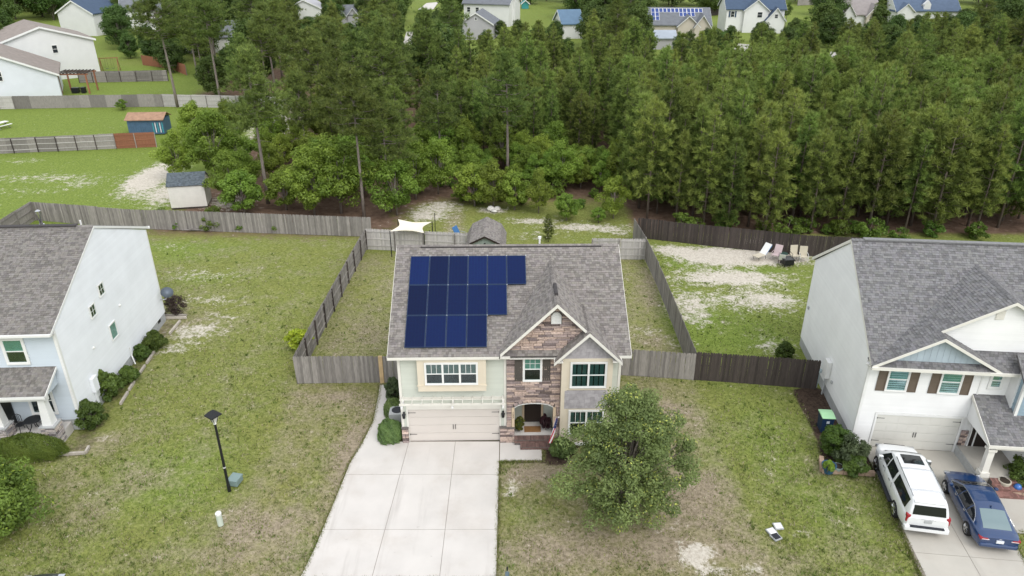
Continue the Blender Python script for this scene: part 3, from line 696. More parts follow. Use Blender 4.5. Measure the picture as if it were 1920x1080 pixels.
for x0, x1, z0, z1 in ((-0.02, 0.12, 0.95, 5.5), (5.43, 5.56, 0.95, 5.5), (11.34, 11.47, 0, 5.5)):
    t = MB(); t.fbox(F0, x0, x1, z0, z1, 0.0, 0.045); t.build('corner_trim', OFFWHITE, mh)
# main roof
roof = empty('roof'); roof.parent = mh
sl = math.sqrt(1 + K * K); Lf = (RY - EY) * sl
FRf = Fr((-0.42, EY, EZ), (1, 0, 0), (0, 1, K)); RW = W_ + 0.84
roof_plane(roof, FRf, [(0, 0), (RW, 0), (RW, Lf), (0, Lf)], SHINGLE, seed=1)
FRb = Fr((-0.42 + RW, 2 * RY - EY, EZ), (-1, 0, 0), (0, -1, K)); roof_plane(roof, FRb, [(0, 0), (RW, 0), (RW, Lf), (0, Lf)], SHINGLE, seed=2)
capline(roof, (-0.42, RY, RZ + 0.01), (RW - 0.42, RY, RZ + 0.01), SHINGLE)
v = MB(); v.box(0.9, 10.9, RY - 0.17, RY - 0.09, RZ - 0.11, RZ - 0.02); v.build('ridge_vent', DARKVENT, roof)
f = MB(); f.box(-0.42, 5.2, EY - 0.025, EY, EZ - 0.17, EZ - 0.015); f.box(11.2, RW - 0.42, EY - 0.025, EY, EZ - 0.17, EZ - 0.015); f.box(-0.42, RW - 0.42, EY, 0.04, EZ - 0.19, EZ - 0.165)
f.build('fascia', OFFWHITE, roof)
for xx in (-0.445, RW - 0.42):
    f = MB(); f.prism(Fr((xx, 0, 0), (0, 1, 0)), [(EY, EZ - 0.19), (RY, RZ - 0.19), (2 * RY - EY, EZ - 0.19), (2 * RY - EY, EZ - 0.01), (RY, RZ - 0.01), (EY, EZ - 0.01)], 0, 0.025); f.build('rake_board', OFFWHITE, roof)
p = MB(); p.lathe([(0.05, 0), (0.05, 0.45), (0.09, 0.46), (0.09, 0.6)], 10, (7.5, RY + 0.35, RZ - 0.25)); p.build('vent_pipe', WHITE, roof)
# stone gable roof (12:12) and the smaller gable in front of it
def gable_roof(cx, pz, hw, yf, mat, seed, back_z=None, k=1.0, yback=None, name_roof=None):
    r = name_roof or roof
    ez = pz - hw * k; yb = EY + (pz - EZ) / K + 0.05; y0 = EY + (ez - EZ) / K + 0.05
    if yback is not None: yb = yback; y0 = yback
    s = math.sqrt(1 + k * k)
    fl = Fr((cx - hw, y0, ez), (0, -1, 0), (1, 0, k)); polyl = [(0, 0), (y0 - yf, 0), (y0 - yf, hw * s), (y0 - yb, hw * s)]
    roof_plane(r, fl, polyl, mat, 0.12, seed)
    fr_ = Fr((cx + hw, yf, ez), (0, 1, 0), (-1, 0, k)); polyr = [(0, 0), (y0 - yf, 0), (yb - yf, hw * s), (0, hw * s)]
    roof_plane(r, fr_, polyr, mat, 0.12, seed + 1)
    capline(r, (cx, yf, pz + 0.012), (cx, yb - 0.1, pz + 0.012), mat, 0.13)
    # rake boards and soffit
    rb = MB(); F_ = front(0, yf)
    rb.prism(F_, [(cx - hw - 0.02, ez - 0.19), (cx, pz - 0.20), (cx, pz - 0.01), (cx - hw - 0.02, ez - 0.02)], 0.0, 0.03)
    rb.prism(F_, [(cx, pz - 0.20), (cx + hw + 0.02, ez - 0.19), (cx + hw + 0.02, ez - 0.02), (cx, pz - 0.01)], 0.0, 0.03)
    rb.build('rake_board', OFFWHITE, r)
    return ez
gable_roof(8.05, 8.56, 2.78, -0.55, SHINGLE, 11)
gable_roof(9.66, 7.08, 1.70, -0.80, SHINGLE, 21)
v = MB(); v.tube([(8.05, 0.35, 8.63), (8.05, 1.5, 8.63)], 0.1, 8); v.build('ridge_vent', DARKVENT, roof)
rt = MB(); rt.box(5.25, 5.75, -0.54, 0.03, 5.48, 5.56); rt.box(7.95, 8.40, -0.79, -0.02, 5.34, 5.42); rt.box(10.9, 11.37, -0.79, 0.02, 5.34, 5.42); rt.build('eave_return', OFFWHITE, roof)
# stone veneer with the arched entry
SF = front(0, -0.06); AX0, AX1, ASP, ATOP = 5.98, 8.02, 2.18, 2.50; ac = (AX0 + AX1) / 2
def archz(a):
    t = (a - ac) / (AX1 - ac); return ASP + (ATOP - ASP) * math.sqrt(max(0, 1 - t * t * 0.98)) if abs(t) < 1 else 0
m = MB(); m.fbox(SF, 5.56, AX0, 0, 2.6, -0.09, 0); m.fbox(SF, AX1, 8.36, 0, 2.6, -0.09, 0)
na = 10
for i in range(na):
    u0 = AX0 + (AX1 - AX0) * i / na; u1 = AX0 + (AX1 - AX0) * (i + 1) / na
    m.prism(SF, [(u0, archz(u0 + 1e-3)), (u1, archz(u1 - 1e-3)), (u1, 2.6), (u0, 2.6)], -0.09, 0)
m.prism(SF, [(5.56, 2.6), (8.36, 2.6), (8.36, 5.4), (10.6, 5.9), (8.05, 8.4), (5.56, 5.95)], -0.09, 0)
sv = m.build('stone_veneer', MORTAR, mh)
VENT = (7.80, 8.30, 7.22, 7.86)
def slim(z):
    if z < 2.6:
        if z < 0.36: return [(5.56, AX0), (AX1 + 0.1, 8.36)]
        best = [(5.56, AX0 - 0.16), (AX1 + 0.16, 8.36)]
        if z > ASP - 0.02:
            if z > ATOP + 0.2: return [(5.56, 8.36)]
            t = math.sqrt(max(0, 1 - ((z - 0.19 - ASP) / (ATOP - ASP)) ** 2)) if z - 0.19 > ASP else 1.05
            hwid = (AX1 - ac) * min(1.08, t + 0.06); return [(5.56, ac - hwid), (ac + hwid, 8.36)]
        return best
    lim0 = 5.56 if z < 5.9 else 8.05 - (8.42 - z) * 1.0
    lim1 = 8.36 if z < 5.45 else 8.05 + (8.42 - z) * 1.0
    if VENT[2] - 0.06 < z < VENT[3]: return [(lim0, VENT[0] - 0.03), (VENT[1] + 0.03, lim1)]
    if 3.80 < z < 5.68: return [(lim0, 6.42), (7.38, lim1)] if z < 5.45 else [(lim0, 6.42), (7.38, lim1)]
    return [(lim0, lim1)]
stones(sv, SF, slim, 0.0, 8.35, cap=300, seed=5)
for i in range(9):                                                        # voussoirs over the arch
    u = AX0 - 0.04 + (AX1 - AX0 + 0.08) * (i + 0.5) / 9; z = archz(min(max(u, AX0 + 0.02), AX1 - 0.02)); slope = -0.62 * (u - ac) / (AX1 - ac) * 0.75
    put('arch_stone', STONE_MESH[i % 6], sv, SF.p(u, z + 0.105, 0.006), (0, -slope, 0), (0.205, 0.09, 0.17))
t = MB()
for i in range(14):
    u0 = AX0 + (AX1 - AX0) * i / 14; u1 = AX0 + (AX1 - AX0) * (i + 1) / 14
    t.prism(SF, [(u0, archz(u0 + 1e-3) - 0.035), (u1, archz(u1 - 1e-3) - 0.035), (u1, archz(u1 - 1e-3)), (u0, archz(u0 + 1e-3))], -0.12, 0.085)
t.build('arch_trim', WHITE, mh)
for a0, a1 in ((AX0 - 0.15, AX0), (AX1, AX1 + 0.15)):
    t = MB(); t.fbox(SF, a0, a1, 0.98, ASP + 0.02, -0.2, 0.09); t.build('entry_post', TAN, mh)
for i, ch in enumerate('137'):
    cu = bpy.data.curves.new('house_number', 'FONT'); cu.body = ch; cu.size = 0.17; cu.extrude = 0.006; cu.align_x = 'CENTER'; cu.materials.append(BLACK)
    tmp = put('house_number', cu); dg = bpy.context.evaluated_depsgraph_get(); me = bpy.data.meshes.new_from_object(tmp.evaluated_get(dg)); bpy.data.objects.remove(tmp)
    put('house_number', me, mh, SF.p(AX0 - 0.075, 1.86 - i * 0.16, 0.098), (R(90), 0, 0))
# round-headed gable vent
m = MB(); cx = 8.05; pts = [(VENT[0], VENT[2]), (VENT[1], VENT[2]), (VENT[1], 7.62)] + [(cx + 0.25 * math.cos(t), 7.62 + 0.25 * math.sin(t)) for t in np.linspace(0.2, math.pi - 0.2, 9)] + [(VENT[0], 7.62)]
m.prism(SF, pts, -0.02, 0.05); gv = m.build('gable_vent', WHITE, mh)
m = MB()
for i in range(6): m.fbox(SF, VENT[0] + 0.06, VENT[1] - 0.06, VENT[2] + 0.07 + i * 0.085, VENT[2] + 0.12 + i * 0.085, 0.051, 0.07)
m.build('louver', WHITE, gv)
# stone piers either side of the garage door
for x0, x1, yy, lx0 in ((-0.03, 0.32, -0.08, 0), (5.2, 5.98, -0.16, 1)):
    pf = front(0, yy); m = MB(); m.fbox(pf, x0, x1, 0, 0.94, -0.12, 0); m.fbox(pf, x0 - 0.02, x1 + 0.02, 0.94, 0.985, -0.12, 0.07); pr = m.build('stone_pier', MORTAR, mh)
    stones(pr, pf, lambda z, x0=x0, x1=x1: [(x0, x1)], 0.0, 0.93, cap=60, seed=9 + lx0, lmin=0.16, lmax=0.5)
# garage door with its header, lanterns, and the little trellis above
GF = front(0, 0.03)
garage_door(mh, GF, 0.36, 5.18, 0.03, 2.10, GARAGE, d=0.012)
t = MB(); t.fbox(GF, 0.28, 5.26, 2.10, 2.36, 0.0, 0.07); t.fbox(GF, 0.26, 0.36, 0.0, 2.10, 0.0, 0.06); t.fbox(GF, 5.18, 5.26, 0.0, 2.10, 0.0, 0.06); t.build('garage_trim', OFFWHITE, mh)
lantern(mh, GF, 0.14, 1.72, 0.03); lantern(mh, GF, 5.38, 1.74, 0.05)
tr = empty('trellis'); tr.parent = mh
b = MB(); b.box(0.02, 5.5, -0.62, -0.58, 2.74, 2.86); b.build('front_beam', OFFWHITE, tr); b = MB(); b.box(0.1, 5.42, -0.0, 0.0 + 0.01, 2.70, 2.86); b.build('ledger', OFFWHITE, tr)
b = MB(); b.box(0.0, 5.52, -0.40, -0.37, 2.941, 2.965); b.build('slat', OFFWHITE, tr)
for i in range(11):
    b = MB(); x = 0.16 + i * 0.52; b.box(x - 0.017, x + 0.017, -0.72, 0.0, 2.86, 2.94); b.build('rafter', OFFWHITE, tr)
for x in (0.14, 2.76, 5.38):
    b = MB(); b.box(x - 0.05, x + 0.05, -0.66, 0.0, 2.56, 2.70); b.box(x - 0.05, x + 0.05, -0.10, 0.0, 2.36, 2.56); b.build('bracket', WHITE, tr)
# boxed-out triple window
BF = front(0, -0.32); m = MB(); m.box(1.02, 4.52, -0.32, 0.03, 3.44, 5.40); bx_ = m.build('box_bay', CREAM, mh)
t = MB()
for q in ((1.02, 4.52, 5.22, 5.40), (1.02, 4.52, 3.44, 3.78), (1.02, 1.20, 3.78, 5.22), (4.34, 4.52, 3.78, 5.22)): t.fbox(BF, *q, 0.0, 0.022)
t.fbox(BF, 0.98, 4.56, 3.76, 3.82, 0.0, 0.05)
t.build('panel_trim', CREAM, bx_)
window(mh, BF, 1.44, 4.06, 3.90, 5.12, 3, trim=0.05, grid=(3, 1), dress=('blind', STRIPED, False))
# window with plank shutters in the stone wall
window(mh, SF, 6.46, 7.34, 3.90, 5.28, 1, trim=0.06, grid=(3, 2), dress=('blind', BLIND_G, False), d=0.035)
t = MB(); t.fbox(SF, 6.40, 7.40, 5.34, 5.62, 0.0, 0.085); t.build('window_head', WHITE, mh)
shutter(mh, SF, 5.98, 6.38, 3.90, 5.30, SHUTTER, 0.06); shutter(mh, SF, 7.42, 7.82, 3.90, 5.30, SHUTTER, 0.06)
# right bay: cream frame, shakes, two paired windows
YB = front(0, -0.45); m = MB(); m.box(8.37, 10.97, -0.45, 0.03, 0.0, 5.42); bay = m.build('bay_wall', CREAM, mh)
t = MB()
for q in ((8.37, 8.66, 0.0, 5.42), (10.70, 10.97, 0.0, 5.42), (8.66, 10.70, 5.24, 5.42), (8.66, 10.70, 3.52, 3.60)): t.fbox(YB, *q, 0.0, 0.03)
t.build('panel_trim', CREAM, bay)
window(mh, YB, 8.86, 10.62, 3.72, 5.16, 2, trim=0.06, dress=('drapes', CURTAIN, True), d=0.025)
window(mh, YB, 8.86, 10.62, 0.75, 2.22, 2, trim=0.06, dress=('drapes', CURTAIN, False), d=0.025, grid=(3, 1))
t = MB(); t.fbox(YB, 8.34, 11.0, 0.0, 0.16, 0.0, 0.05); t.build('base_trim', WHITE, mh)
sp = MB(); sp.fbox(YB, 8.60, 10.74, 2.42, 3.50, 0.0, 0.03); spo = sp.build('shake_panel', GREYSHAKE, mh); shakes(spo, YB, [(8.56, 2.40), (10.78, 2.40), (10.78, 3.50), (8.56, 3.50)], GREYSHAKE, 0.18, 0.035)
sp = MB(); sp.prism(front(0, -0.44), [(8.2, 5.42), (11.12, 5.42), (9.66, 6.86)], -0.3, 0); spo = sp.build('shake_gable', GREYSHAKE, mh); shakes(spo, front(0, -0.44), [(8.2, 5.42), (11.12, 5.42), (9.66, 6.86)], GREYSHAKE, 0.19, 0.004)
# recessed entry: floor, brick risers, door
en = MB(); en.box(5.98, 8.02, -0.06, 1.15, 0.0, 0.40); porch = en.build('porch_floor', CONC, mh)
e2 = MB(); e2.box(5.98, 7.95, -0.46, -0.06, 0.0, 0.36); e2.build('porch_step', MORTAR, mh); e3 = MB(); e3.box(6.28, 7.86, -0.84, -0.46, 0.0, 0.17); e3.build('lower_step', MORTAR, mh)
st = [o for o in mh.children if o.name.startswith(('porch_step', 'lower_step'))]
bricks(st[0], Fr((0, -0.46, 0.362), (1, 0, 0), (0, 1, 0)), 5.99, 7.94, 0.0, 0.38, BRICK, True, 0.0)
for o in list(st[0].children): o.rotation_euler = (R(-90), 0, 0); o.location.z = 0.362
bricks(st[0], front(0, -0.465), 5.98, 7.95, 0.18, 0.35, BRICK)
bricks(st[1], front(0, -0.845), 6.28, 7.86, 0.0, 0.165, BRICK)
n0 = len(st[1].children); bricks(st[1], Fr((0, -0.84, 0.172), (1, 0, 0), (0, 1, 0)), 6.29, 7.85, 0.0, 0.36, BRICK, True)
for o in list(st[1].children):
    if o.location.z > 0.169 and abs(o.location.y + 0.845) > 0.03: o.rotation_euler = (R(-90), 0, 0); o.location.z = 0.172
EF = front(0, 1.13)
siding(wall, EF, [(5.60, 0.42), (8.34, 0.42), (8.34, 2.72), (5.60, 2.72)], SAGE)
t = MB(); t.fbox(EF, 6.42, 6.54, 0.4, 2.6, 0.02, 0.08); t.fbox(EF, 7.46, 7.58, 0.4, 2.6, 0.02, 0.08); t.fbox(EF, 6.42, 7.58, 2.5, 2.62, 0.02, 0.081); t.build('door_frame', TAN, mh)
dd = MB(); dd.fbox(EF, 6.54, 7.46, 0.42, 2.5, 0.02, 0.06)
for z0, z1 in ((0.55, 1.2), (1.35, 2.35)):
    for a in (6.62, 7.04): dd.fbox(EF, a, a + 0.34, z0, z1, 0.06, 0.072)
door = dd.build('front_door', DARKBROWN, mh); h = MB(); h.fbox(EF, 7.36, 7.40, 1.35, 1.5, 0.06, 0.11); h.build('handle', CHROME, door)
# solar panels: 6 + 5 + 4 on the front roof slope
def solarmat():
    m, nt, bs, L = newmat('solar_cells')
    tc = nd(nt, 'ShaderNodeTexCoord'); br = nd(nt, 'ShaderNodeTexBrick'); br.offset = 0.0
    br.inputs['Scale'].default_value = 1.0; br.inputs['Brick Width'].default_value = 0.165; br.inputs['Row Height'].default_value = 0.083; br.inputs['Mortar Size'].default_value = 0.006
    br.inputs['Color1'].default_value = (0.0028, 0.0095, 0.058, 1); br.inputs['Color2'].default_value = (0.0035, 0.0105, 0.066, 1); br.inputs['Mortar'].default_value = (0.004, 0.022, 0.075, 1)
    L.new(tc.outputs['Object'], br.inputs['Vector'])
    oi = nd(nt, 'ShaderNodeObjectInfo'); L.new(scale_by(nt, br.outputs[0], maprange(nt, oi.outputs['Random'], 0, 1, 0.55, 1.15)), bs.inputs['Base Color'])
    bs.inputs['Roughness'].default_value = 0.22; bs.inputs['Specular IOR Level'].default_value = 0.16; return m
SOLAR = solarmat(); SFRAME = M('panel_frame', (0.008, 0.028, 0.075), 0.4, 0.05, 3, spec=0.5)
pw, ph = 1.045, 1.90
pmesh = MB(); pmesh.box(0, pw - 0.02, 0, ph - 0.02, 0, 0.035); pmesh = pmesh.mesh('solar_panel', SOLAR)
fm = MB(); t_ = 0.028; w_, h_ = pw - 0.02, ph - 0.02
for q in ((0, w_, 0, t_), (0, w_, h_ - t_, h_), (0, t_, t_, h_ - t_), (w_ - t_, w_, t_, h_ - t_)): fm.box(*q, -0.01, 0.041)
fm = fm.mesh('panel_frame', SFRAME)
ck = MB(); ck.box(-0.03, 0.03, -0.03, 0.03, 0.0, 0.05); ck = ck.mesh('clamp', CHROME)
rotp = (math.atan(K), 0, 0)
for row, (n, x0, s0) in enumerate(((6, 0.84, 5.56), (5, 0.84, 3.66), (4, 0.84, 1.76))):
    for i in range(n):
        o = put('solar_panel', pmesh, mh, FRf.p(x0 + i * pw + 0.0, s0 - ph + 0.62, 0.10), rotp)
        put('panel_frame', fm, o)
        put('clamp', ck, o, (w_ + 0.01, h_ + 0.01, -0.015))
# porch things: potted plants, mat, flag are separate things (built later)

# ------------------------------------------------------------------ the left house
lh = thing('suburban_house', 'pale blue two-storey house with broad gable end left of the middle house', 'house', (LH_O[0], LH_O[1], 0), LH_A)
LD, FZ = 12.6, 0.62; LEZ, LRY, LRZ, LBZ = 6.22, 6.35, 9.55, 6.9
m = MB(); m.box(-12, -0.03, 0.03, LD, FZ, 6.2); m.prism(right(-0.03, 0, 0), [(0.03, 6.2), (LD, 6.2), (LD, LBZ - 0.1), (LRY, LRZ - 0.16), (0.03, LEZ)], -11.97, 0); lw = m.build('wall', WALLBLUE, lh)
m = MB(); m.box(-11.95, -0.05, 0.06, LD - 0.05, -0.1, FZ - 0.002); fnd = m.build('foundation', CMU, lh)
for r in range(3):
    for i in range(31): b = MB(); y = 0.08 + i * 0.405 + (0.2 if r % 2 else 0); b.box(-0.05, -0.035, y, min(y + 0.39, LD - 0.06), r * 0.2 + 0.01, r * 0.2 + 0.19); b.build('block', CMU, fnd)
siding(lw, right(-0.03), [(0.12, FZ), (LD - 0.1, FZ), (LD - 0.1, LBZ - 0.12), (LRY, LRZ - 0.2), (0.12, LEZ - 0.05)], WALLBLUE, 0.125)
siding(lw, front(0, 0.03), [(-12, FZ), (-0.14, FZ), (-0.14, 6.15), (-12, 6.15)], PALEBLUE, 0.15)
for q in ((-0.03, -0.13, 0.0),):
    t = MB(); t.box(-0.14, 0.0, -0.015, 0.03, FZ, 6.15); t.box(-0.03, 0.0, 0.03, 0.14, FZ, 6.15); t.box(-0.03, 0.0, LD - 0.1, LD + 0.02, FZ, 6.8); t.build('corner_trim', WHITE, lh)
lr = empty('roof'); lr.parent = lh; KF = (LRZ - LEZ) / (LRY + 0.35); KB = (LRZ - LBZ) / (LD - LRY + 0.35)
ff = Fr((-12.2, -0.35, LEZ), (1, 0, 0), (0, 1, KF)); roof_plane(lr, ff, [(0, 0), (12.22, 0), (12.22, (LRY + 0.35) * math.sqrt(1 + KF * KF)), (0, (LRY + 0.35) * math.sqrt(1 + KF * KF))], SHINGLE_L, seed=31)
fb = Fr((0.02, LD + 0.35, LBZ), (-1, 0, 0), (0, -1, KB)); roof_plane(lr, fb, [(0, 0), (12.22, 0), (12.22, (LD - LRY + 0.35) * math.sqrt(1 + KB * KB)), (0, (LD - LRY + 0.35) * math.sqrt(1 + KB * KB))], SHINGLE_L, seed=32)
capline(lr, (-12.2, LRY, LRZ + 0.01), (0.02, LRY, LRZ + 0.01), SHINGLE_L); v = MB(); v.box(-12, -0.9, LRY - 0.15, LRY + 0.15, LRZ + 0.01, LRZ + 0.07); v.build('ridge_vent', DARKVENT, lr)
t = MB(); t.prism(right(0.0), [(-0.37, LEZ - 0.16), (LRY, LRZ - 0.17), (LRY, LRZ - 0.02), (-0.37, LEZ - 0.01)], 0.0, 0.04); t.prism(right(0.0), [(LRY, LRZ - 0.17), (LD + 0.4, LBZ - 0.18), (LD + 0.4, LBZ - 0.02), (LRY, LRZ - 0.02)], 0.0, 0.045); t.build('rake_board', WHITE, lr)
g = MB(); g.box(-12.2, 0.03, -0.47, -0.35, LEZ - 0.14, LEZ - 0.01); g.box(-12.2, 0.1, LD + 0.3, LD + 0.42, LBZ - 0.15, LBZ + 0.0); g.build('gutter', WHITE, lr)
g = MB(); g.box(-12.2, 0.03, -0.35, 0.04, LEZ - 0.16, LEZ - 0.141); g.build('soffit', WHITE, lr)
p = MB(); p.lathe([(0.16, 0), (0.16, 0.1), (0.09, 0.12), (0.09, 0.72), (0.15, 0.74), (0.15, 0.92), (0.05, 0.98)], 12, (-3.2, LRY + 0.6, LRZ - 0.2)); p.build('flue_pipe', CHROME, lr)
p = MB(); p.lathe([(0.05, 0), (0.05, 0.4)], 8, (-1.2, LRY + 1.0, LRZ - 0.45)); p.build('vent_pipe', WHITE, lr)
LR_ = right(0.0)
window(lh, LR_, 5.05, 5.65, 5.6, 6.3, 1, trim=0.04, hung=False, grid=(2, 2), fw=.035); window(lh, LR_, 3.62, 4.22, 4.95, 5.65, 1, trim=0.04, hung=False, grid=(2, 2), fw=.035)
window(lh, LR_, 5.1, 5.85, 2.65, 3.6, 1, trim=0.04, fw=.03, hung=False, dress=('blind', BLIND_G, False))
for y, z in ((6.9, 4.1), (3.0, 3.4)): v = MB(); v.lathe([(0.09, 0), (0.09, 0.05), (0.05, 0.1)], 10); v.build('dryer_vent', WHITE, lh, loc=(0.0, y, z), rot=(0, R(90), 0))
v = MB(); v.box(0, 0.22, 1.7, 2.2, 1.2, 2.1); v.box(0, 0.1, 1.85, 2.0, 0.3, 1.2); v.build('meter_box', WALLBLUE, lh, bevel=0.01)
v = MB(); v.tube([(0.06, 6.7, 1.2), (0.06, 6.7, 0.6), (0.25, 6.5, 0.1)], 0.04, 8); v.build('pipe', WHITE, lh)
for y in (9.3, 11.3): v = MB(); v.box(-0.04, -0.015, y, y + 0.4, 0.36, 0.56); v.build('crawlspace_vent', BLACK, lh)
window(lh, front(0, 0), -2.75, -1.75, 4.35, 5.75, 1, trim=0.1, dress=('blind', BLIND_G, False))
# porch: lean-to roof, columns on stone piers, window behind
po = empty('porch'); po.parent = lh; PD = 1.25
m = MB(); m.box(-6, -0.55, -PD, 0.0, -0.1, 0.5); m.build('porch_floor', CONC, po)
kp = 0.5; pf_ = Fr((-12, -PD - 0.35, 3.25), (1, 0, 0), (0, 1, kp)); pl = (PD + 0.35) * math.sqrt(1 + kp * kp)
roof_plane(po, pf_, [(0, 0), (11.55, 0), (11.55, pl), (0, pl)], SHINGLE_L, seed=41)
t = MB(); t.box(-12, -0.42, -PD - 0.39, -PD - 0.35, 3.08, 3.24); t.prism(right(-0.45), [(-PD - 0.39, 3.08), (0.0, 3.9), (0.0, 4.05), (-PD - 0.39, 3.24)], 0.0, 0.03); t.box(-6, -0.6, -PD - 0.05, -PD + 0.18, 2.75, 3.05); t.build('porch_beam', WHITE, po)
m = MB(); m.prism(right(-0.6), [(-PD, 3.0), (0.0, 3.0), (0.0, 3.75), (-PD, 3.1)], -0.05, 0.0); m.build('porch_cheek', PALEBLUE, po)
for x in (-0.95, -3.45):
    c = MB(); i0 = len(c.v); c.v += [(x - .26, -PD - .12, 1.2), (x + .26, -PD - .12, 1.2), (x + .26, -PD + .38, 1.2), (x - .26, -PD + .38, 1.2), (x - .17, -PD - .05, 2.78), (x + .17, -PD - .05, 2.78), (x + .17, -PD + .28, 2.78), (x - .17, -PD + .28, 2.78)]
    for q in ((0, 3, 2, 1), (4, 5, 6, 7), (0, 1, 5, 4), (1, 2, 6, 5), (2, 3, 7, 6), (3, 0, 4, 7)): c.f.append(tuple(i0 + k for k in q)); c.m.append(0)
    c.build('column', WHITE, po)
    s = MB(); s.box(x - .36, x + .36, -PD - .22, -PD + .48, 0, 1.16); s.box(x - .42, x + .42, -PD - .28, -PD + .54, 1.16, 1.22); pier = s.build('stone_pier', CMU, po)
    stones(pier, front(x, -PD - .22), lambda z: [(-.36, .36)], 0.0, 1.15, seed=int(50 + x), lmin=0.18, lmax=0.5, meshes=STONE_MESH_G); stones(pier, right(x + .36, 0), lambda z: [(-PD - .2, -PD + .46)], 0.0, 1.15, seed=int(60 + x), lmin=0.18, lmax=0.5, meshes=STONE_MESH_G)
window(lh, front(0, 0), -2.35, -1.15, 1.15, 2.75, 1, trim=0.1, d=0.03)
t = MB(); t.fbox(front(0, 0), -4.3, -3.4, 0.55, 2.75, 0.0, 0.06); t.build('front_door', BLACK, lh)
dsx = MB(); dsx.lathe([(0.0, 0.0), (0.16, 0.02), (0.3, 0.07), (0.41, 0.15)], 18); dsh = dsx.build('satellite_dish', M('dish_grey', (0.16, 0.19, 0.23), 0.5, 0.1, 3), lh, smooth=True, loc=(0.55, LD - 0.3, 2.2), rot=(R(35), R(25), 0))
v = MB(); v.tube([(0.0, LD - 0.3, 1.7), (0.4, LD - 0.3, 1.75), (0.53, LD - 0.3, 2.15)], 0.03, 6); v.build('dish_arm', CHROME, lh)

# ------------------------------------------------------------------ the right house
rh = thing('suburban_house', 'white two-storey house with grey shingle roof and blue gable right of the middle house', 'house', (RH_O[0], RH_O[1], 0), RH_A)
RD, REZ, RRY, RRZ, RBZ, RW_ = 10.9, 5.32, 5.7, 9.62, 6.1, 14.0; RFZ = 0.6
m = MB(); m.box(0.03, 6.9, 0.03, RD, RFZ, 5.3); m.box(0.03, RW_, 1.3, RD, RFZ, 5.3); m.prism(left(0.03), [(-RD, 5.3), (-0.03, 5.3), (-0.03, REZ + 0.1), (-RRY, RRZ - 0.16), (-RD, RBZ - 0.05)], -13.9, 0); rw = m.build('wall', WHITESIDE, rh)
m = MB(); m.box(0.05, RW_, 0.4, RD - 0.05, -0.1, RFZ - 0.002); fnd = m.build('foundation', CMU, rh)
siding(rw, left(0.03), [(-RD + 0.1, RFZ), (-0.12, RFZ), (-0.12, REZ), (-RRY, RRZ - 0.2), (-RD + 0.1, RBZ - 0.1)], WHITESIDE, 0.125)
RF = front(0, 0.03)
siding(rw, RF, [(0.12, 0.1), (0.9, 0.1), (0.9, 2.3), (0.12, 2.3)], WHITESIDE); siding(rw, RF, [(5.5, 0.1), (6.2, 0.1), (6.2, 2.3), (5.5, 2.3)], WHITESIDE); siding(rw, RF, [(0.12, 2.3), (6.85, 2.3), (6.85, 5.26), (0.12, 5.26)], WHITESIDE)
t = MB(); t.box(-0.01, 0.12, -0.012, 0.03, 0.1, 5.26); t.box(-0.01, 0.03, 0.03, 0.12, 0.1, 5.26); t.box(4.95 + .55, 5.02 + .55, -0.02, 0.03, 2.4, 5.26); t.build('corner_trim', WHITE, rh)
rr = empty('roof'); rr.parent = rh; KF = (RRZ - REZ) / (RRY + 0.3); KB = (RRZ - RBZ) / (RD - RRY + 0.3)
ff = Fr((-0.05, -0.3, REZ), (1, 0, 0), (0, 1, KF)); lf = (RRY + 0.3) * math.sqrt(1 + KF * KF); roof_plane(rr, ff, [(0, 0), (RW_, 0), (RW_, lf), (0, lf)], SHINGLE_R, seed=51)
fb = Fr((RW_ - 0.05, RD + 0.3, RBZ), (-1, 0, 0), (0, -1, KB)); lb = (RD - RRY + 0.3) * math.sqrt(1 + KB * KB); roof_plane(rr, fb, [(0, 0), (RW_, 0), (RW_, lb), (0, lb)], SHINGLE_R, seed=52)
capline(rr, (-0.05, RRY, RRZ + 0.01), (RW_ - 0.1, RRY, RRZ + 0.01), SHINGLE_R); v = MB(); v.box(0.6, 13.5, RRY - 0.15, RRY + 0.15, RRZ + 0.005, RRZ + 0.07); v.build('ridge_vent', SHINGLE_R if False else M('grey_vent', (0.2, 0.2, 0.2), 0.8, 0.2, 6), rr)
t = MB(); t.prism(left(-0.03), [(-RD - 0.35, RBZ - 0.2), (-RD - 0.35, RBZ - 0.01), (-RRY, RRZ - 0.02), (-RRY, RRZ - 0.2)][::-1], 0.0, 0.05); t.prism(left(-0.03), [(-RRY, RRZ - 0.2), (-RRY, RRZ - 0.02), (0.3, REZ - 0.02), (0.3, REZ - 0.2)][::-1], 0.0, 0.03); t.build('rake_board', OFFWHITE, rr)
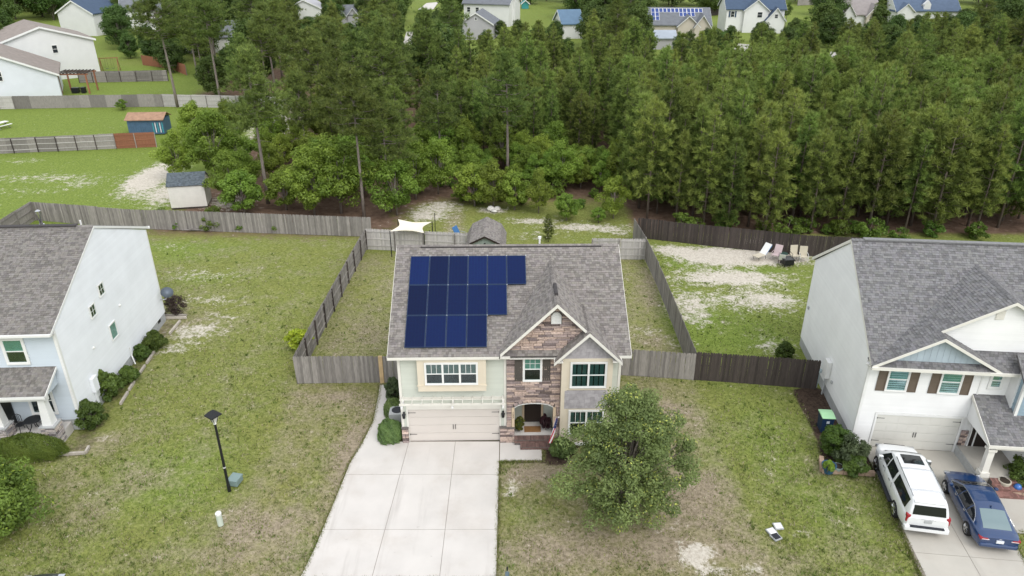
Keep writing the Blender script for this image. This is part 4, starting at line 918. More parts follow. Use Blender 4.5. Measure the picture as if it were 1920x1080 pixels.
# big front gable set back, small gable with blue boards in front; both share the left slope
KG = 0.565; BX, BZ = 6.15, 5.32 + 6.2 * 0.565
def rgable(cx, pz, hw, yf, seed, stop=None):
    ez = pz - hw * KG; s = math.sqrt(1 + KG * KG); yb = -0.3 + (pz - REZ) / KF + 0.05; y0 = -0.3 + (ez - REZ) / KF + 0.05
    yy = max(y0, yf + 0.05)
    if stop: yy = 0.24; yb = 0.24
    fl = Fr((cx - hw, yy, ez), (0, -1, 0), (1, 0, KG))
    roof_plane(rr, fl, [(0, 0), (yy - yf, 0), (yy - yf, hw * s), (yy - yb, hw * s)], SHINGLE_R, 0.12, seed)
    if stop: yy = yb = stop
    fr_ = Fr((cx + hw, yf, ez), (0, 1, 0), (-1, 0, KG)); roof_plane(rr, fr_, [(0, 0), (yy - yf, 0), (yb - yf, hw * s), (0, hw * s)], SHINGLE_R, 0.12, seed + 1)
    capline(rr, (cx, yf, pz + 0.012), (cx, yb - 0.1, pz + 0.012), SHINGLE_R, 0.13)
    rb = MB(); F_ = front(0, yf); rb.prism(F_, [(cx - hw, ez - 0.17), (cx, pz - 0.17), (cx, pz - 0.01), (cx - hw, ez - 0.01)], 0, 0.03); rb.prism(F_, [(cx, pz - 0.17), (cx + hw, ez - 0.17), (cx + hw, ez - 0.01), (cx, pz - 0.01)], 0, 0.03)
    rb.build('rake_board', OFFWHITE, rr)
rgable(BX, BZ, 6.2, 0.25, 61)
m = MB(); m.prism(front(0, 0.55), [(0.3, 5.3), (12.0, 5.3), (BX, BZ - 0.18)], -0.2, 0); bgw = m.build('gable_wall', WHITESIDE, rh); siding(bgw, front(0, 0.55), [(0.3, 5.3), (12.0, 5.3), (BX, BZ - 0.2)], WHITESIDE)
v = MB(); v.fbox(front(0, 0.55), BX - 0.62, BX - 0.22, BZ - 1.1, BZ - 0.6, 0.0, 0.05); gv = v.build('gable_vent', OFFWHITE, rh); v = MB(); [v.fbox(front(0, 0.55), BX - 0.59, BX - 0.25, BZ - 1.08 + i * 0.07, BZ - 1.04 + i * 0.07, 0.05, 0.065) for i in range(7)]; v.build('louver', OFFWHITE, gv)
SX, SZ = 3.02, 5.32 + 3.07 * 0.565
rgable(SX, SZ, 3.07, -0.45, 71, 0.5)
tri = [(0.35, 5.52), (5.7, 5.52), (SX, SZ - 0.2)]
m = MB(); m.prism(front(0, -0.1), tri, -0.3, 0); bb = m.build('blue_gable', BLUEBOARD, rh)
a = 0.3
while a < 5.75:
    q = clip_poly([(a + 0.006, 5.5), (a + 0.294, 5.5), (a + 0.294, 8), (a + 0.006, 8)], tri)
    if len(q) > 2 and area(q) > 0.004: b = MB(); b.prism(front(0, -0.1), q, 0.002, 0.02); b.build('board', BLUEBOARD, bb)
    a += 0.3
pent = Fr((-0.05, -0.45, 5.28), (1, 0, 0), (0, 1, 0.6)); roof_plane(rr, pent, [(0.12, 0), (7.0, 0), (7.0, 0.45), (0.12, 0.45)], SHINGLE_R, 0.06, 81)
g = MB(); g.box(-0.08, 7.0, -0.56, -0.45, 5.14, 5.28); g.box(-0.08, 7.0, -0.45, 0.03, 5.12, 5.145); g.build('gutter', OFFWHITE, rr)
for p_, in ((( -0.1, -0.3, 5.2),),): 
    v = MB(); v.lathe([(0.07, -0.05), (0.09, 0.0), (0.06, 0.08)], 10, (-0.06, 0.1, 5.1)); v.lathe([(0.07, -0.05), (0.09, 0.0), (0.06, 0.08)], 10, (0.3, -0.2, 5.05)); v.build('floodlight', WHITE, rh)
for a0 in (1.05, 3.62):
    window(rh, RF, a0, a0 + 0.98, 3.65, 5.02, 1, trim=0.05, dress=('blind', BLIND_G, False), d=0.025)
    shutter(rh, RF, a0 - 0.5, a0 - 0.06, 3.62, 5.05, SHUTTER_R, 0.025, 'panel'); shutter(rh, RF, a0 + 1.04, a0 + 1.48, 3.62, 5.05, SHUTTER_R, 0.025, 'panel')
window(rh, RF, 5.98, 6.5, 4.15, 4.98, 1, trim=0.09, dress=('blind', BLIND_G, False), d=0.025)
garage_door(rh, RF, 1.0, 5.2, 0.05, 2.15, GARAGE_W, 0.005)
t = MB(); t.fbox(RF, 0.9, 5.3, 2.15, 2.26, 0, 0.06); t.fbox(RF, 0.9, 1.0, 0, 2.15, 0, 0.06); t.fbox(RF, 5.2, 5.3, 0, 2.15, 0, 0.06); t.build('garage_trim', WHITE, rh)
# entry: blue bay upstairs, lean-to porch roof, column, door, brick steps
m = MB(); m.box(6.9, 7.0, -0.6, 1.3, RFZ, 5.3); m.build('wing_wall', WHITESIDE, rh)
m = MB(); m.box(7.0, 11.5, -0.95, 1.3, 2.9, 5.3); by_ = m.build('blue_bay', BLUESHAKE, rh); shakes(by_, front(0, -0.95), [(7.0, 3.0), (9.2, 3.0), (9.2, 5.25), (7.0, 5.25)], BLUESHAKE, 0.2, 0.003); shakes(by_, left(7.0), [(-1.3, 3.0), (0.95, 3.0), (0.95, 5.25), (-1.3, 5.25)], BLUESHAKE, 0.2, 0.003)
t = MB(); t.box(6.96, 7.1, -1.0, -0.95, 2.9, 5.25); t.box(6.96, 7.0, -0.95, -0.86, 2.9, 5.25); t.build('corner_trim', WHITE, rh)
pr = Fr((6.55, -1.35, 5.2), (1, 0, 0), (0, 1, KF)); roof_plane(rr, pr, [(0.2, 0), (5, 0), (5, 1.6), (0.2, 1.6)], SHINGLE_R, 0.1, 86)
t = MB(); t.box(6.7, 11.5, -1.42, -1.35, 5.05, 5.2); t.build('fascia', OFFWHITE, rr)
pr = Fr((5.35, -2.5, 2.42), (1, 0, 0), (0, 1, 0.5)); roof_plane(rr, pr, [(0, 0), (6, 0), (6, 2.9), (0, 2.9)], SHINGLE_R, 0.1, 88)
t = MB(); t.box(5.35, 11, -2.56, -2.5, 2.27, 2.42); t.prism(left(5.35), [(2.56, 2.25), (2.56, 2.42), (-0.1, 3.72), (-0.1, 3.5)], 0.0, 0.03); t.box(5.42, 11, -2.42, -2.25, 2.1, 2.3); t.build('porch_beam', OFFWHITE, rh)
m = MB(); m.prism(left(5.42), [(2.3, 2.2), (0.0, 2.2), (0.0, 3.4), (2.3, 2.32)], -0.08, 0); m.build('porch_cheek', WHITESIDE, rh)
c = MB(); c.box(5.45, 5.75, -2.45, -2.15, 0.55, 2.12); c.box(5.38, 5.82, -2.52, -2.08, 0.45, 0.72); c.box(5.4, 5.8, -2.5, -2.1, 2.0, 2.12); c.build('column', OFFWHITE, rh)
m = MB(); m.box(5.35, 7.6, -2.5, 0.0, -0.05, 0.5); m.build('porch_floor', CONC_R, rh)
m = MB(); m.box(5.3, 5.36, -2.55, 0.0, -0.05, 0.5); m.build('porch_side', CMU, rh)
m = MB(); m.box(7.45, 7.55, -2.3, 0.0, 0.5, 2.6); m.build('porch_wall', WHITESIDE, rh)
m = MB(); m.fbox(front(0, -2.28), 7.55, 11, -0.05, 2.2, -0.2, 0); svr = m.build('stone_veneer', MORTAR, rh); stones(svr, front(0, -2.28), lambda z: [(7.56, 9.4)], 0.0, 2.2, seed=77)
stones(svr, front(0, 0.0), lambda z: [(5.36, 5.72)], 0.5, 1.45, seed=78, lmin=0.15, lmax=0.36)
t = MB(); t.fbox(front(0, 0.0), 6.1, 6.95, 0.5, 2.4, 0.0, 0.05); t.fbox(front(0, 0.0), 5.85, 6.05, 0.5, 2.4, 0.0, 0.05); t.build('front_door', DARKBROWN, rh)
t = MB(); [t.fbox(front(0, 0.0), a, a + 0.06, 0.5, 2.46, 0.0, 0.08) for a in (5.79, 6.05, 6.95)]; t.build('door_frame', WHITE, rh)
for i, (y, z) in enumerate(((-2.82, 0.46), (-3.14, 0.31), (-3.46, 0.16))):
    s = MB(); s.box(5.85, 7.4, y, y + 0.33, -0.05, z - 0.015); so = s.build('brick_step', MORTAR, rh)
    bricks(so, front(0, y), 5.85, 7.4, z - 0.15, z - 0.015, BRICK_R)
    n0 = set(so.children); bricks(so, Fr((0, y, z), (1, 0, 0), (0, 1, 0)), 5.86, 7.39, 0.0, 0.31, BRICK_R, True)
    for o in so.children:
        if o not in n0: o.rotation_euler = (R(-90), 0, 0); o.location.z = z - 0.01
# services on the left wall
v = MB(); v.box(-0.26, 0.0, 4.6, 5.2, 1.25, 2.35); v.build('electric_panel', WHITE, rh, bevel=0.02); v = MB(); v.tube([(-0.12, 4.9, 1.25), (-0.12, 4.9, 0.0)], 0.05, 8); v.build('conduit', CMU, rh)
v = MB(); v.lathe([(0.13, 0), (0.13, 0.16), (0.1, 0.18)], 12, (-0.25, 5.6, 1.1)); v.tube([(-0.25, 5.6, 1.1), (-0.25, 5.6, 0.0)], 0.04, 6); v.build('gas_meter', M('gas_grey', (0.4, 0.48, 0.5), 0.5), rh)
for y, z in ((4.0, 1.3), (10.2, 2.9)): v = MB(); v.box(-0.08, 0.0, y, y + 0.16, z, z + 0.16); v.build('outlet_box', CMU, rh)
p = MB(); p.lathe([(0.14, 0), (0.14, 0.3), (0.2, 0.32), (0.2, 0.4), (0.05, 0.5)], 12, (10.6, RRY + 0.5, RRZ - 0.1)); p.build('flue_cap', CHROME, rr)
# ------------------------------------------------------------------ fences
PICK = {}
def picket_mesh(mat):
    if mat.name not in PICK:
        m = MB(); w = 0.0705; m.prism(Fr((0, 0, 0), (1, 0, 0), (0, 0, 1)), [(-w, 0), (w, 0), (w, 0.96), (w - 0.03, 1.0), (-w + 0.03, 1.0), (-w, 0.96)], -0.009, 0.009); PICK[mat.name] = m.mesh('picket', mat)
    return PICK[mat.name]
def fence(label, pts, mat, h=1.83, side=1, single=True, rails=True, post=WOOD_GREY, seed=0, bay=2.4, rmat=None, post_up=0.0, wob=0.012):
    """board fence: pickets nailed on one face, rails and posts on the other (side=+1: rails to the left of travel)"""
    rg = random.Random(seed); f = thing('board_fence', label, 'fence', (pts[0][0], pts[0][1], 0)); O = Vector((pts[0][0], pts[0][1], 0)); rmat = rmat or mat
    for p, q in zip(pts, pts[1:]):
        p, q = Vector((*p, 0)) - O, Vector((*q, 0)) - O; L_ = (q - p).length; d = (q - p).normalized(); nrm = Vector((-d.y, d.x, 0)) * side; rz = math.atan2(d.y, d.x)
        nb = max(1, round(L_ / bay)); bl = L_ / nb
        for i in range(nb + 1):
            c = p + d * (i * bl) + nrm * 0.06; m = MB(); m.box(-0.045, 0.045, -0.045, 0.045, -0.1, h - 0.08 + post_up + rg.uniform(-.03, .03)); m.build('post', post, f, loc=c, rot=(rg.uniform(-.02, .02), rg.uniform(-.02, .02), rz))
        if rails:
            for i in range(nb):
                for z in (0.28, h * 0.5, h - 0.28):
                    c0 = p + d * (i * bl); c1 = p + d * ((i + 1) * bl); m = MB(); jz = rg.uniform(-.02, .02)
                    F_ = Fr(c0, d, (0, 0, 1)); sg = 1 if F_.n.dot(nrm) > 0 else -1
                    m.prism(F_, [(0, z + jz), (bl, z - jz), (bl, z + 0.09 - jz), (0, z + 0.09 + jz)], sg * 0.011, sg * 0.048); m.build('rail', rmat, f)
        n = int(L_ / 0.14); me = picket_mesh(mat); V = MB()
        hb = h
        for i in range(n):
            a = (i + 0.5) * L_ / n; c = p + d * a - Vector((0, 0, 0.05)) + nrm * (0.003 * (i % 3))
            if i % 17 == 0: hb = h + rg.uniform(-.03, .03)
            hh = hb + rg.uniform(-wob, wob) + 0.05
            if single: put('picket', me, f, c, (rg.uniform(-.008, .008), rg.uniform(-.012, .012), rz), (rg.uniform(.985, 1.0), 1, hh))
            else:
                F_ = Fr(c, d, (0, 0, 1)); V.fbox(F_, -0.067, 0.067, 0, hh, -0.009, 0.009)
                if (i + 1) % 17 == 0 or i == n - 1: V.build('picket_panel', mat, f)['kind'] = 'stuff'; V = MB()
    return f
fence('grey board fence with posts and rails running back along the middle lot\'s left side', [(-13.1, 38.0), (-12.95, 45), (-12.75, 52), (-12.5, 58.6)], WOOD_GREY, side=-1, seed=1, post=WOOD_DARK)
fence('weathered board fence and gate joining the middle house\'s left wall', [(-13.05, 37.95), (-8.0, 38.05)], WOOD_GREY, seed=2, side=1)
fence('short board gate panel right of the pale timber post beside the middle house', [(-7.78, 38.05), (-6.2, 38.1)], WOOD_GREY, seed=3, side=1, bay=1.6)
m = MB(); m.box(-0.12, 0.12, -0.05, 0.05, -0.05, 1.86); m.box(-0.1, 0.1, -0.07, -0.05, 0.3, 0.42); tag(m.build('gate_post', WOOD_NEW, loc=(-7.9, 38.0, 0)), 'pale new timber post between the two grey fence panels', 'post')
fence('pale board fence with rails at the back left of the middle lot', [(-12.45, 58.65), (-7.5, 58.1), (-2.2, 57.6)], WOOD_LIGHT, seed=4, side=-1)
fence('short pale board fence behind the middle house\'s right roof end', [(6.6, 56.6), (11.1, 56.5)], WOOD_LIGHT, seed=5, side=-1)
fence('brown-grey board fence along the middle lot\'s right side', [(11.15, 38.5), (11.2, 46), (11.2, 52), (11.05, 57), (10.75, 61.2)], WOOD_GREY, seed=6, side=-1, rails=False)
fence('grey board fence joining the middle house\'s right wall', [(5.7, 39.0), (8.5, 38.7), (11.1, 38.35)], WOOD_GREY, seed=7, side=1)
fence('dark stained board fence beside the white right house', [(11.2, 38.35), (14.5, 37.9), (18.25, 37.35)], WOOD_DARK, seed=8, side=1, post=WOOD_DARK, h=1.95)
fence('dark stained fence at the back of the right yard before the pines', [(11.2, 61.3), (17.5, 59.3), (24.5, 57.3), (34, 56.0), (44, 55.0)], WOOD_DARK, seed=9, side=1, post=WOOD_DARK, rails=False)
fence('long weathered grey fence behind the left house\'s yard', [(-45.0, 65.6), (-34.8, 63.5), (-23.0, 62.4), (-12.6, 61.5)], WOOD_GREY, seed=10, side=1)
fence('grey fence running forward behind the left house\'s roof', [(-45.0, 65.6), (-44.6, 58), (-44.4, 50)], WOOD_GREY, seed=11, side=1, single=False)
fence('grey fence with posts and rails at the far side of the green yard', [(-66, 87.4), (-58, 88.9), (-49.2, 90.4)], WOOD_GREY, seed=12, side=-1, rmat=WOOD_LIGHT, post=WOOD_DARK, single=False)
fence('newer brown fence section beside the blue shed', [(-49.2, 90.4), (-44.5, 91.2)], WOOD_RED, seed=13, side=-1, single=False)
fence('weathered fence crossing the far lawn before the two white houses', [(-75.0, 112.4), (-64, 113.3), (-53.2, 113.9)], WOOD_GREY, seed=14, side=1, single=False)
fence('pale railed fence at the left edge before the white houses', [(-86, 111.5), (-75.0, 112.4)], WOOD_LIGHT, seed=15, side=-1, single=False)
fence('pale railed fence running into the woods behind the oaks', [(-53.2, 113.9), (-44, 113.2), (-37, 112.4), (-31.5, 111.8)], WOOD_LIGHT, seed=16, side=-1, single=False)
fence('far grey fence between the two white houses', [(-76, 132.9), (-69, 133.6), (-61.0, 134.4)], WOOD_GREY, seed=17, side=-1, single=False, post=WOOD_DARK)
fence('dark red stained fence behind the far white house', [(-73, 151), (-66, 147), (-60, 140)], WOOD_RED, seed=18, side=1, single=False)
def far_rail(label, a, b, mat, h, seed): return fence(label, [G(*a), G(*b)], mat, h=h, seed=seed, single=False, rails=False, post=mat)
far_rail('long white vinyl fence beyond the far blue-roofed house', (1632, 8), (1700, 4), WHITE, 1.9, 19)
far_rail('dark fence behind the distant blue-roofed two-storey house', (1325, 30), (1365, 26), WOOD_DARK, 1.8, 20)
far_rail('brown fence across the distant lawns', (1495, 10), (1545, 8), WOOD_GREY, 1.8, 21)

# ------------------------------------------------------------------ sheds, shade sail, yard things
def part(name, mat, parent, fn, **kw):
    m = MB(); fn(m); return m.build(name, mat, parent, **kw)
# grey-white shed leaning in the left back yard
s = thing('garden_shed', 'pale ribbed shed with dark shingle roof on bare sand in the left yard', 'shed', (*G(322, 392), 0), R(11))
m = MB(); m.box(0, 3.35, 0, 2.6, 0.1, 2.35); m.prism(right(0), [(0, 2.35), (2.6, 2.35), (1.3, 3.2)], 0, 3.35); sw = m.build('wall', OFFWHITE, s)
for i in range(14): m = MB(); m.box(i * 0.24 + 0.005, i * 0.24 + 0.225, -0.02, 0.0, 0.1, 2.35); m.build('wall_panel', OFFWHITE, sw)
ssl = math.sqrt(1 + 0.654 ** 2); SHR = M('dark_shed_shingles', (0.10, 0.12, 0.135), 0.85, 0.2, 6, attr=True)
sr = empty('roof'); sr.parent = s; roof_plane(sr, Fr((-0.1, -0.15, 2.3), (1, 0, 0), (0, 1, 0.654)), [(0, 0), (3.55, 0), (3.55, 1.45 * ssl), (0, 1.45 * ssl)], SHR, 0.06, 5); roof_plane(sr, Fr((3.45, 2.75, 2.3), (-1, 0, 0), (0, -1, 0.654)), [(0, 0), (3.55, 0), (3.55, 1.45 * ssl), (0, 1.45 * ssl)], SHR, 0.06, 6)
part('skid', WOOD_DARK, s, lambda m: [m.box(0.05, 3.3, y, y + 0.12, -0.08, 0.1) for y in (0.05, 2.4)][0])
# blue shed by the brown fence
s = thing('garden_shed', 'small blue shed with brown roof behind the far fence', 'shed', (*G(243, 252), 0), R(4))
BLUEW = M('blue_shed_paint', (0.07, 0.13, 0.21), 0.6, 0.15, 2)
part('wall', BLUEW, s, lambda m: (m.box(0, 4.6, 0, 2.6, 0, 1.9), [m.box(k * 0.3, k * 0.3 + 0.27, -0.02, 0, 0, 1.9) for k in range(15)]))
part('roof', M('brown_tin', (0.33, 0.20, 0.13), 0.7, 0.25, 2), s, lambda m: (m.prism(right(-0.2), [(-0.3, 1.85), (1.3, 2.55), (1.3, 2.62), (-0.3, 1.93)], 0, 5.0), m.prism(right(-0.2), [(1.3, 2.55), (2.9, 1.85), (2.9, 1.93), (1.3, 2.62)], 0, 5.0)))
for i in range(5): part('trim', WHITE if i % 2 else M('teal_toy', (0.05, 0.35, 0.38), 0.5), s, lambda m, i=i: m.box(3.2 + i * 0.3, 3.3 + i * 0.3, -0.05, -0.02, 0.2, 1.5))
# barn shed behind the middle house
gs = thing('barn_shed', 'gambrel-roofed sage barn shed standing behind the middle house', 'shed', (-3.75, 53.8, 0), R(-1)); gs.scale = (.92, .92, .92)
BW, BD = 3.5, 4.3; prof = [(0, 2.0), (0.45, 2.85), (1.75, 3.5), (3.05, 2.85), (3.5, 2.0)]
GREENS = M('shed_green', (0.27, 0.32, 0.285), 0.6, 0.08, 2)
m = MB(); m.prism(front(0, 0), [(0.05, 0), (BW - 0.05, 0)] + [(a, b - 0.06) for a, b in prof[::-1]], -BD, 0); gw = m.build('wall', GREENS, gs)
for i in range(12):
    q = clip_poly([(i * 0.29 + 0.02, 0.1), (i * 0.29 + 0.275, 0.1), (i * 0.29 + 0.275, 3.6), (i * 0.29 + 0.02, 3.6)], [(0.1, 0.1), (3.4, 0.1), (3.4, 2.0), (3.0, 2.78), (1.75, 3.4), (0.5, 2.78), (0.1, 2.0)])
    m = MB(); m.prism(front(0, 0), q, 0.002, 0.02); m.build('wall_board', GREENS, gw)
grf = empty('roof'); grf.parent = gs
for (a0, b0), (a1, b1) in zip(prof, prof[1:]):
    dx, dz = a1 - a0, b1 - b0; l = math.hypot(dx, dz); up = dz > 0
    lo, hi = ((a0, b0), (a1, b1)) if up else ((a1, b1), (a0, b0))
    fr_ = Fr((lo[0], BD + 0.15, lo[1]), (0, -1, 0), (hi[0] - lo[0], 0, hi[1] - lo[1])) if up else Fr((lo[0], -0.25, lo[1]), (0, 1, 0), (hi[0] - lo[0], 0, hi[1] - lo[1]))
    roof_plane(grf, fr_, [(0, 0), (BD + 0.4, 0), (BD + 0.4, l), (0, l)], SHINGLE, 0.05, seed=int(a0 * 10))
m = MB()
for (a0, b0), (a1, b1) in zip(prof, prof[1:]): m.prism(front(0, -0.25), [(a0, b0 - 0.14), (a1, b1 - 0.14), (a1, b1 + 0.02), (a0, b0 + 0.02)], 0, 0.03)
m.build('rake_board', DARKBROWN, grf); part('hook', BLACK, gs, lambda m: m.lathe([(0.08, 0), (0.08, 0.06)], 10, (1.75, -0.06, 2.75)))
# cream shade sail on four posts
cs = [(*G(746, 411, 2.5), 2.5), (*G(810, 416, 2.3), 2.3), (*G(795, 437, 2.0), 2.0), (*G(731, 434, 2.2), 2.2)]
sail = thing('shade_sail', 'cream shade sail stretched on posts behind the middle lot fence', 'shade sail', (cs[3][0], cs[3][1], 0)); O = Vector((cs[3][0], cs[3][1], 0)); cv = [Vector(c) - O for c in cs]; N_ = 12; g = MB(); ctr = sum(cv, Vector()) / 4
for top in (0, 1):
    gr = []
    for i in range(N_ + 1):
        for j in range(N_ + 1):
            u, v_ = i / N_, j / N_; p = (cv[3] * (1 - u) + cv[2] * u) * (1 - v_) + (cv[0] * (1 - u) + cv[1] * u) * v_
            pin = 1 - 0.30 * (4 * u * (1 - u)) * abs(2 * v_ - 1) ** 3 - 0.0; pin2 = 1 - 0.30 * (4 * v_ * (1 - v_)) * abs(2 * u - 1) ** 3
            p = ctr + (p - ctr) * pin * pin2; p.z += -0.25 * (16 * u * (1 - u) * v_ * (1 - v_)) * 0.6 + top * 0.006; gr.append(p)
    for i in range(N_):
        for j in range(N_):
            q = [gr[i * (N_ + 1) + j], gr[(i + 1) * (N_ + 1) + j], gr[(i + 1) * (N_ + 1) + j + 1], gr[i * (N_ + 1) + j + 1]]; g.face(q if top else q[::-1])
g.build('canopy', M('sail_cloth', (0.72, 0.67, 0.55), 0.8, 0.04, 1), sail, smooth=True)
for c in cv: part('post', BLACK, sail, lambda m, c=c: m.tube([(c.x * 1.0, c.y, -0.1), (c.x, c.y, c.z + 0.02)], 0.04, 8))
for px_, py_ in ((806, 455), (817, 452)):
    x, y = G(px_, py_); tag(part('thin_pole', BLACK, None, lambda m: m.tube([(0, 0, 0), (0.02, 0, 2.6 if px_ > 810 else 1.2)], 0.03, 6), loc=(x, y, 0)), 'thin dark tall pole right of the shade sail' if px_ > 810 else 'short dark stake right of the shade sail', 'pole')
# folded blue chair by the barn shed
BLUEF = M('blue_fabric', (0.05, 0.15, 0.33), 0.7, 0.15, 4); BLUEB = M('bright_blue', (0.02, 0.20, 0.5), 0.5, 0.05, 2)
def lawn_chair(label, loc, rz, seat, frame, w=0.55, cat='chair', group=None, recl=0.25, hgt=0.95):
    t = thing('lawn_chair', label, cat, (*loc, 0), rz, group)
    part('seat', seat, t, lambda m: m.prism(right(-w / 2), [(-0.28, 0.40), (0.25, 0.36), (0.25, 0.40), (-0.28, 0.44)], 0, w))
    part('backrest', seat, t, lambda m: m.prism(right(-w / 2), [(0.24, 0.38), (0.28, 0.38), (0.28 + recl, hgt), (0.24 + recl, hgt)], 0, w))
    for sx in (-1, 1):
        for y0, y1 in ((-0.27, 0.05), (0.24, 0.3)): part('leg', frame, t, lambda m: m.tube([(sx * (w / 2 - 0.02), y0, 0.40), (sx * (w / 2 + 0.01), y0 + (0.02 if y0 > 0 else -0.03), 0.0)], 0.017, 6))
        part('armrest', frame, t, lambda m: m.tube([(sx * (w / 2 + 0.02), -0.28, 0.38), (sx * (w / 2 + 0.02), -0.27, 0.62), (sx * (w / 2 + 0.02), 0.3, 0.64)], 0.02, 6))
    return t
lawn_chair('blue folding chair on grass left of the barn shed', G(864, 449), R(60), BLUEF, CHROME, 0.7, recl=0.4, hgt=1.1)
TANF = M('tan_fabric', (0.52, 0.47, 0.37), 0.8, 0.06, 3); PINKF = M('mauve_plastic', (0.50, 0.40, 0.40), 0.7, 0.08, 3)
lawn_chair('tan high-backed chair on white sand, left of the two by the dark fence', G(1489, 487), R(4), TANF, BLACK, 0.62, recl=0.16, hgt=1.15)
lawn_chair('tan high-backed chair on white sand beside the fence, nearest the right house', G(1505, 489), R(-10), TANF, WHITE, 0.62, recl=0.16, hgt=1.15)
lawn_chair('mauve slatted garden chair on white sand left of the fire pit', G(1454, 486), R(-35), PINKF, PINKF, 0.62, recl=0.35, hgt=1.1)
lawn_chair('pale low chair on white sand between mauve chair and fire pit', G(1465, 493), R(160), WHITE, BLACK, 0.5)
lo = thing('reclining_lounger', 'white and blue reclining lounger on sand by the dark fence', 'lounger', (*G(1425, 485), 0), R(-55))
part('seat', TANF, lo, lambda m: m.prism(right(-0.3), [(-0.7, 0.34), (0.25, 0.34), (0.25, 0.39), (-0.7, 0.39)], 0, 0.6)); part('backrest', WHITE, lo, lambda m: m.prism(right(-0.3), [(0.2, 0.35), (0.26, 0.35), (0.95, 1.15), (0.89, 1.18)], 0, 0.6)); part('back_cover', BLUEB, lo, lambda m: m.prism(right(-0.28), [(0.32, 0.35), (0.36, 0.35), (1.0, 1.05), (0.94, 1.07)], 0, 0.56))
for x, y in ((-.27, -.6), (.27, -.6), (-.27, .25), (.27, .25)): part('leg', BLACK, lo, lambda m: m.tube([(x, y, 0.35), (x, y + 0.12, 0)], 0.018, 6))
fp = thing('fire_pit', 'black square fire pit on white sand near the back fence', 'fire pit', (*G(1475, 496), 0), R(8))
part('bowl', BLACK, fp, lambda m: (m.box(-.4, .4, -.4, .4, .1, .5), m.box(-.46, .46, -.46, .46, .5, .56))); part('ash', M('ash', (0.08, 0.08, 0.08), 0.9), fp, lambda m: m.box(-.36, .36, -.36, .36, .561, .57))
for x, y in ((-.36, -.36), (.36, -.36), (.36, .36), (-.36, .36)): part('leg', BLACK, fp, lambda m: m.box(x - .03, x + .03, y - .03, y + .03, 0, .1))
gt = thing('patio_table', 'small dark green round table between the garden chairs', 'table', (*G(1468, 486), 0)); part('table_top', M('dark_green', (0.03, 0.06, 0.05), 0.5), gt, lambda m: m.lathe([(0.33, .5), (0.35, .52), (0.33, .54)], 14)); part('leg', BLACK, gt, lambda m: m.lathe([(0.2, 0), (0.05, 0.05), (0.04, 0.5)], 10))
# scrap boards against the long fence
sb = thing('board_pile', 'loose weathered boards lying before the long grey fence', 'boards', (*G(368, 432), 0))
for i in range(7): part('board', WOOD_GREY, sb, lambda m: m.box(-0.9, 0.9, -0.07, 0.07, 0.0, 0.03), loc=(random.uniform(-.3, .6), random.uniform(-.4, .5), 0.03 + i * 0.03), rot=(0, random.uniform(-.15, .1), random.uniform(-.5, .6)))
# lamp post, service boxes, mailbox
lp = thing('street_lamp', 'black post lamp standing in the left front lawn', 'lamp post', (-13.95, 28.42, 0))
part('pole', BLACK, lp, lambda m: m.tube([(0, 0, -0.1), (0, 0, 0.35), (0, 0, 0.4), (0, 0, 4.05)], [0.085, 0.085, 0.07, 0.055], 12)); part('band', M('silver_tape', (0.6, 0.6, 0.6), 0.4), lp, lambda m: m.tube([(0, 0, 1.40), (0, 0, 1.46)], 0.071, 12))
part('collar', WHITE, lp, lambda m: m.tube([(0, 0, 4.0), (0, 0, 4.12)], 0.07, 10))
part('lamp_glass', M('lamp_glass', (0.62, 0.62, 0.58), 0.25, 0.1, 5), lp, lambda m: m.lathe([(0.09, 4.12), (0.23, 4.5)], 4), rot=(0, 0, R(12)))
part('lamp_cap', BLACK, lp, lambda m: m.lathe([(0.40, 4.49), (0.40, 4.54), (0.16, 4.72), (0.04, 4.78)], 4), rot=(0, 0, R(12))); part('lamp_frame', BLACK, lp, lambda m: [m.tube([(0.1 * math.cos(t), 0.1 * math.sin(t), 4.1), (0.24 * math.cos(t), 0.24 * math.sin(t), 4.5)], 0.015, 4) for t in np.arange(4) * math.pi / 2], rot=(0, 0, R(12)))
x, y = G(442, 905); ub = thing('utility_box', 'low green utility box on the lawn beside the lamp post', 'utility box', (x, y, 0), R(-12))
UG = M('utility_green', (0.19, 0.26, 0.25), 0.5, 0.1, 2); part('box', UG, ub, lambda m: m.box(-.26, .26, -.3, .3, 0, .3), bevel=0.03); part('lid', UG, ub, lambda m: m.box(-.28, .28, -.32, .32, .31, .36), bevel=0.02)
x, y = G(414, 984); pd = thing('cable_pedestal', 'pale green cable pedestal at the lawn corner near the driveway', 'pedestal', (x, y, 0)); part('post', M('pale_green', (0.52, 0.58, 0.50), 0.5, 0.06, 3), pd, lambda m: m.lathe([(0.13, 0), (0.13, 0.62), (0.14, 0.63)], 14)); part('cap', WHITE, pd, lambda m: m.lathe([(0.14, 0.63), (0.14, 0.72), (0.09, 0.77)], 14))
for (px_, py_, rz, lab, mt) in ((1447, 996, 20, 'white square meter lid in the right front lawn, lower left of the pair', WHITE), (1459, 986, 5, 'white square meter lid in the right front lawn, upper right of the pair', WHITE), (1455, 1006, 25, 'dark square lid in the lawn below the white meter lids', PLASTIC)):
    x, y = G(px_, py_); lid = thing('meter_lid', lab, 'lid', (x, y, 0), R(rz)); part('lid', mt, lid, lambda m: m.box(-.16, .16, -.16, .16, -.05, .03), bevel=0.01); part('rim', CMU, lid, lambda m: m.box(-.2, .2, -.2, .2, -.06, .012))
mbx = thing('mailbox', 'black mailbox with grey rounded top beside the driveway at the bottom edge', 'mailbox', (*G(951, 1086, 1.0), 0))
